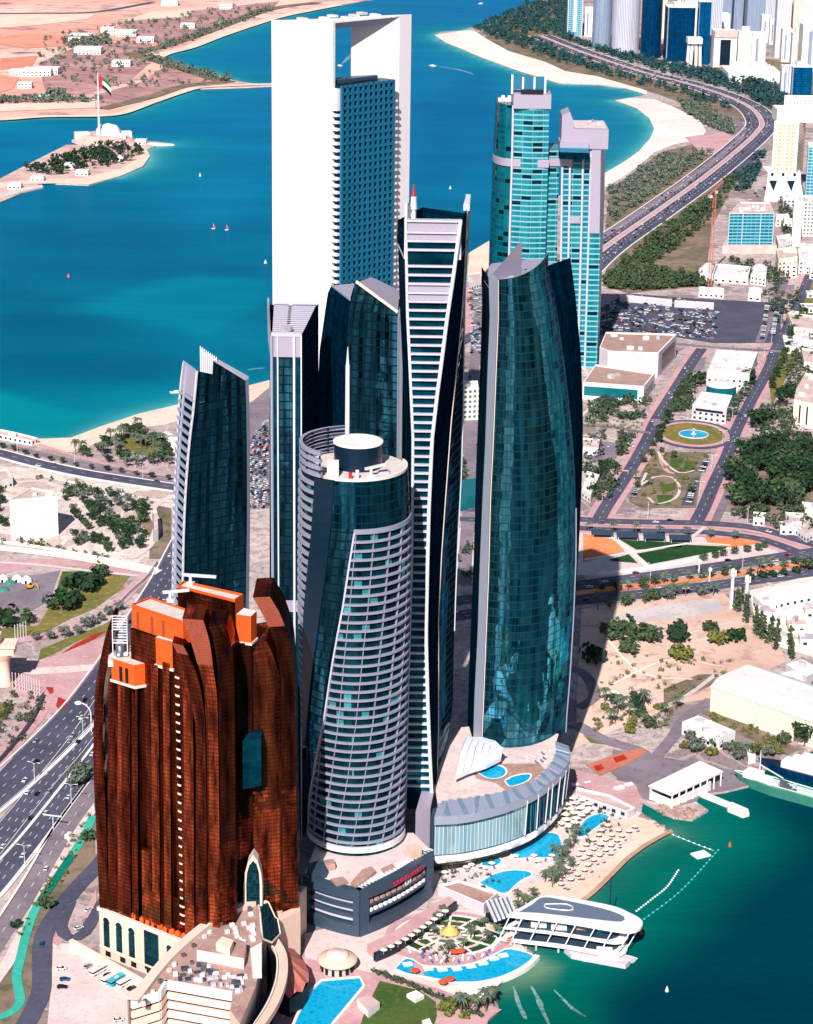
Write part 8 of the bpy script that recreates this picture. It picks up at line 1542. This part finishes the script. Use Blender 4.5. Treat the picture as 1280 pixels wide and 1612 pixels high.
pm=MB(); pm.tube((0,0,0),(0,0,9),.22,.16,6); pk_=MB(); pk_.lathe(0,0,[(.05,9),(.4,9.3),(.05,9.8)],6); PM=[('pole',mesh('pole',pm,'white_metal')),('finial',mesh('finial',pk_,'white_metal'))]
for s,lb,g in (('20,1084 34,1086 48,1092 66,1098','white pole in the long row beside the gate','gate pole row'),('24,1008 30,1006 36,1004 42,1002','white pole in the short row behind the gate','short pole row')):
    for x,y,h in along(PL(s),2.1):
        r=bpy.data.objects.new('flag_pole',None); COL.objects.link(r); r.location=(x,y,.2); tag(r,lb,'pole',g)
        for n_,me in PM: c=bpy.data.objects.new(n_,me); COL.objects.link(c); c.parent=r
wallline('248,888 232,912 205,936 190,952',3.0,-.8,'wall_grey','grey boundary wall along the pink path above the highway')
wallline('70,1098 56,1130 36,1160 6,1196 -10,1212',3.0,-1.0,'slate','grey boundary wall of the pink walk beside the highway')
wallline('-10,852 60,862 140,876 215,890 250,898',1.6,-1.0,'kerb_white','long low white boundary wall below the white cube')
wallline('940,905 1000,898 1072,886 1108,876',2.0,-1.0,'kerb_white','white boundary wall of the lawn park along the motorway'); wallline('955,1085 985,1100 1005,1124',1.4,-.6,'kerb_white','low curved wall by the drive on the sandy lot')
for i,(px,py) in enumerate(((5,914),(27,914),(42,916))): x,y=G(px,py,.3); T=E('site_tent',(x,y,.3),('white dome tent on the works yard, cut by the edge','white dome tent on the works yard, middle one','white dome tent on the works yard, right one')[i],'tent'); b=MB(); b.lathe(x,y,[(3.6,.2),(3.5,1.6),(2.6,3.2),(1.2,4.2),(.1,4.6)],14); O('canvas',b,'white_paint',T); b=MB(); b.box(x,y-3.4,.2,1.4,.5,2); O('door',b,'dark_void',T)
plain('machine_yellow',(240,170,30),.5); x,y=G(47,927,.3); T=E('excavator',(x,y,.3),'yellow excavator on the works yard','excavator'); b=MB(); b.box(x,y,.3,3.6,1,1,.4); b.box(x-.7,y+1.8,.3,3.6,1,1,.4); O('tracks',b,'tyre',T); b=MB(); b.box(x-.3,y+.9,1.3,3.4,2.6,1.6,.4); O('body',b,'machine_yellow',T); b=MB(); b.box(x+.4,y+.4,2.9,1.3,1.2,1.2,.4); O('cab',b,'car_glass',T); b=MB(); b.path([(x+1.2,y+.6,2.4),(x+4.2,y-.6,4.4),(x+6,y-1.3,1.0)],.35,5); O('boom',b,'machine_yellow',T)
for px,py,m,lb in ((16,918,'deck_green','green covered stockpile on the works yard by the dome tents'),(6,929,'deck_green','green covered stockpile at the left edge of the works yard')): x,y=G(px,py,.3); b=MB(); b.lathe(x,y,[(4,.2),(3.2,1.4),(1.5,2.2),(.1,2.4)],9,smooth=False); thingmb('stockpile',b,m,lb,'stockpile')
# shade sails and play park
for i,(px,py) in enumerate(((948,838),(988,842),(1030,844),(1071,846))):
    x,y=G(px,py,3); T=E('shade_canopy',(x,y,0),('dark shade canopy at the orange end of the lawn park','second dark shade canopy from the orange end of the lawn park','third dark shade canopy from the orange end of the lawn park','dark shade canopy farthest from the orange end, over the lawn')[i],'shade canopy'); b=MB(); b.box(x,y,3,15,11,.3,-.05); O('roof',b,'slate',T)
    for a,c in ((-6.5,-4.5),(6.5,-4.5),(-6.5,4.5),(6.5,4.5)): b=MB(); b.tube((x+a,y+c,0),(x+a,y+c,3),.2); O('post',b,'white_metal',T)
cx,cy=G(1092,684,.8); T=E('fountain',(cx,cy,.8),'round turquoise fountain basin in the middle of the roundabout','fountain'); b=MB(); b.lathe(cx,cy,[(12,.7),(12,1.5),(11.2,1.5),(11.2,1.2)],36,cap=False); O('basin',b,'paving_pale',T); b=MB(); b.face([(cx+11.3*math.cos(6.2832*i/36),cy+11.3*math.sin(6.2832*i/36),1.3) for i in range(36)]); O('water',b,'cycle_green' if False else 'pool_water',T); b=MB(); b.lathe(cx,cy,[(2.4,1.2),(1.2,2.2),(.5,5),(1.6,5.4),(.1,6)],14); O('centrepiece',b,'wall_grey',T)
# person on the beach
plain('skin',(170,110,84),.6); plain('swim_red',(190,60,50),.7)
def person(px,py,z,a,lb,shirt):
    x,y=G(px,py,z); r=bpy.data.objects.new('person',None); COL.objects.link(r); r.location=(x,y,z); r.rotation_euler=(0,0,a); tag(r,lb,'person'); b=MB()
    def limb(P,n=7):
        rows=[]
        for i,(p,rr_) in enumerate(P):
            p=Vector(p); d=(Vector(P[min(i+1,len(P)-1)][0])-Vector(P[max(0,i-1)][0])).normalized(); u=d.orthogonal().normalized(); v=d.cross(u); rows.append([p+(u*math.cos(6.2832*k/n)+v*math.sin(6.2832*k/n))*rr_ for k in range(n)])
        b.grid(rows,True,smooth=True); b.face(rows[0][::-1]); b.face(rows[-1])
    limb([((0,0,.86),.15),((0,0,1.05),.14),((0,0,1.3),.17),((0,0,1.42),.1),((0,0,1.5),.055),((0,0,1.56),.08),((0,0,1.65),.1),((0,0,1.74),.07)])
    for s in (-1,1): limb([((s*.09,0,.9),.1),((s*.1,.04,.48),.065),((s*.1,-.02,.06),.045),((s*.1,-.14,.03),.04)]); limb([((s*.17,0,1.38),.06),((s*.24,.02,1.1),.045),((s*.25,-.08,.84),.035),((s*.25,-.12,.74),.03)])
    o=bpy.data.objects.new('body',mesh('body',b,'skin')); COL.objects.link(o); o.parent=r
    c=MB(); c.lathe(0,0,[(.17,.72),(.18,.9),(.16,1.0)],10,cap=False); o=bpy.data.objects.new('swimwear',mesh('swimwear',c,shirt)); COL.objects.link(o); o.parent=r; h=MB(); h.lathe(0,.01,[(.09,1.64),(.11,1.7),(.07,1.77),(.01,1.78)],8); o=bpy.data.objects.new('hair',mesh('hair',h,'dark_void')); COL.objects.link(o); o.parent=r
person(944,1383,.2,.4,'person standing at the water edge of the hotel beach','swim_red')
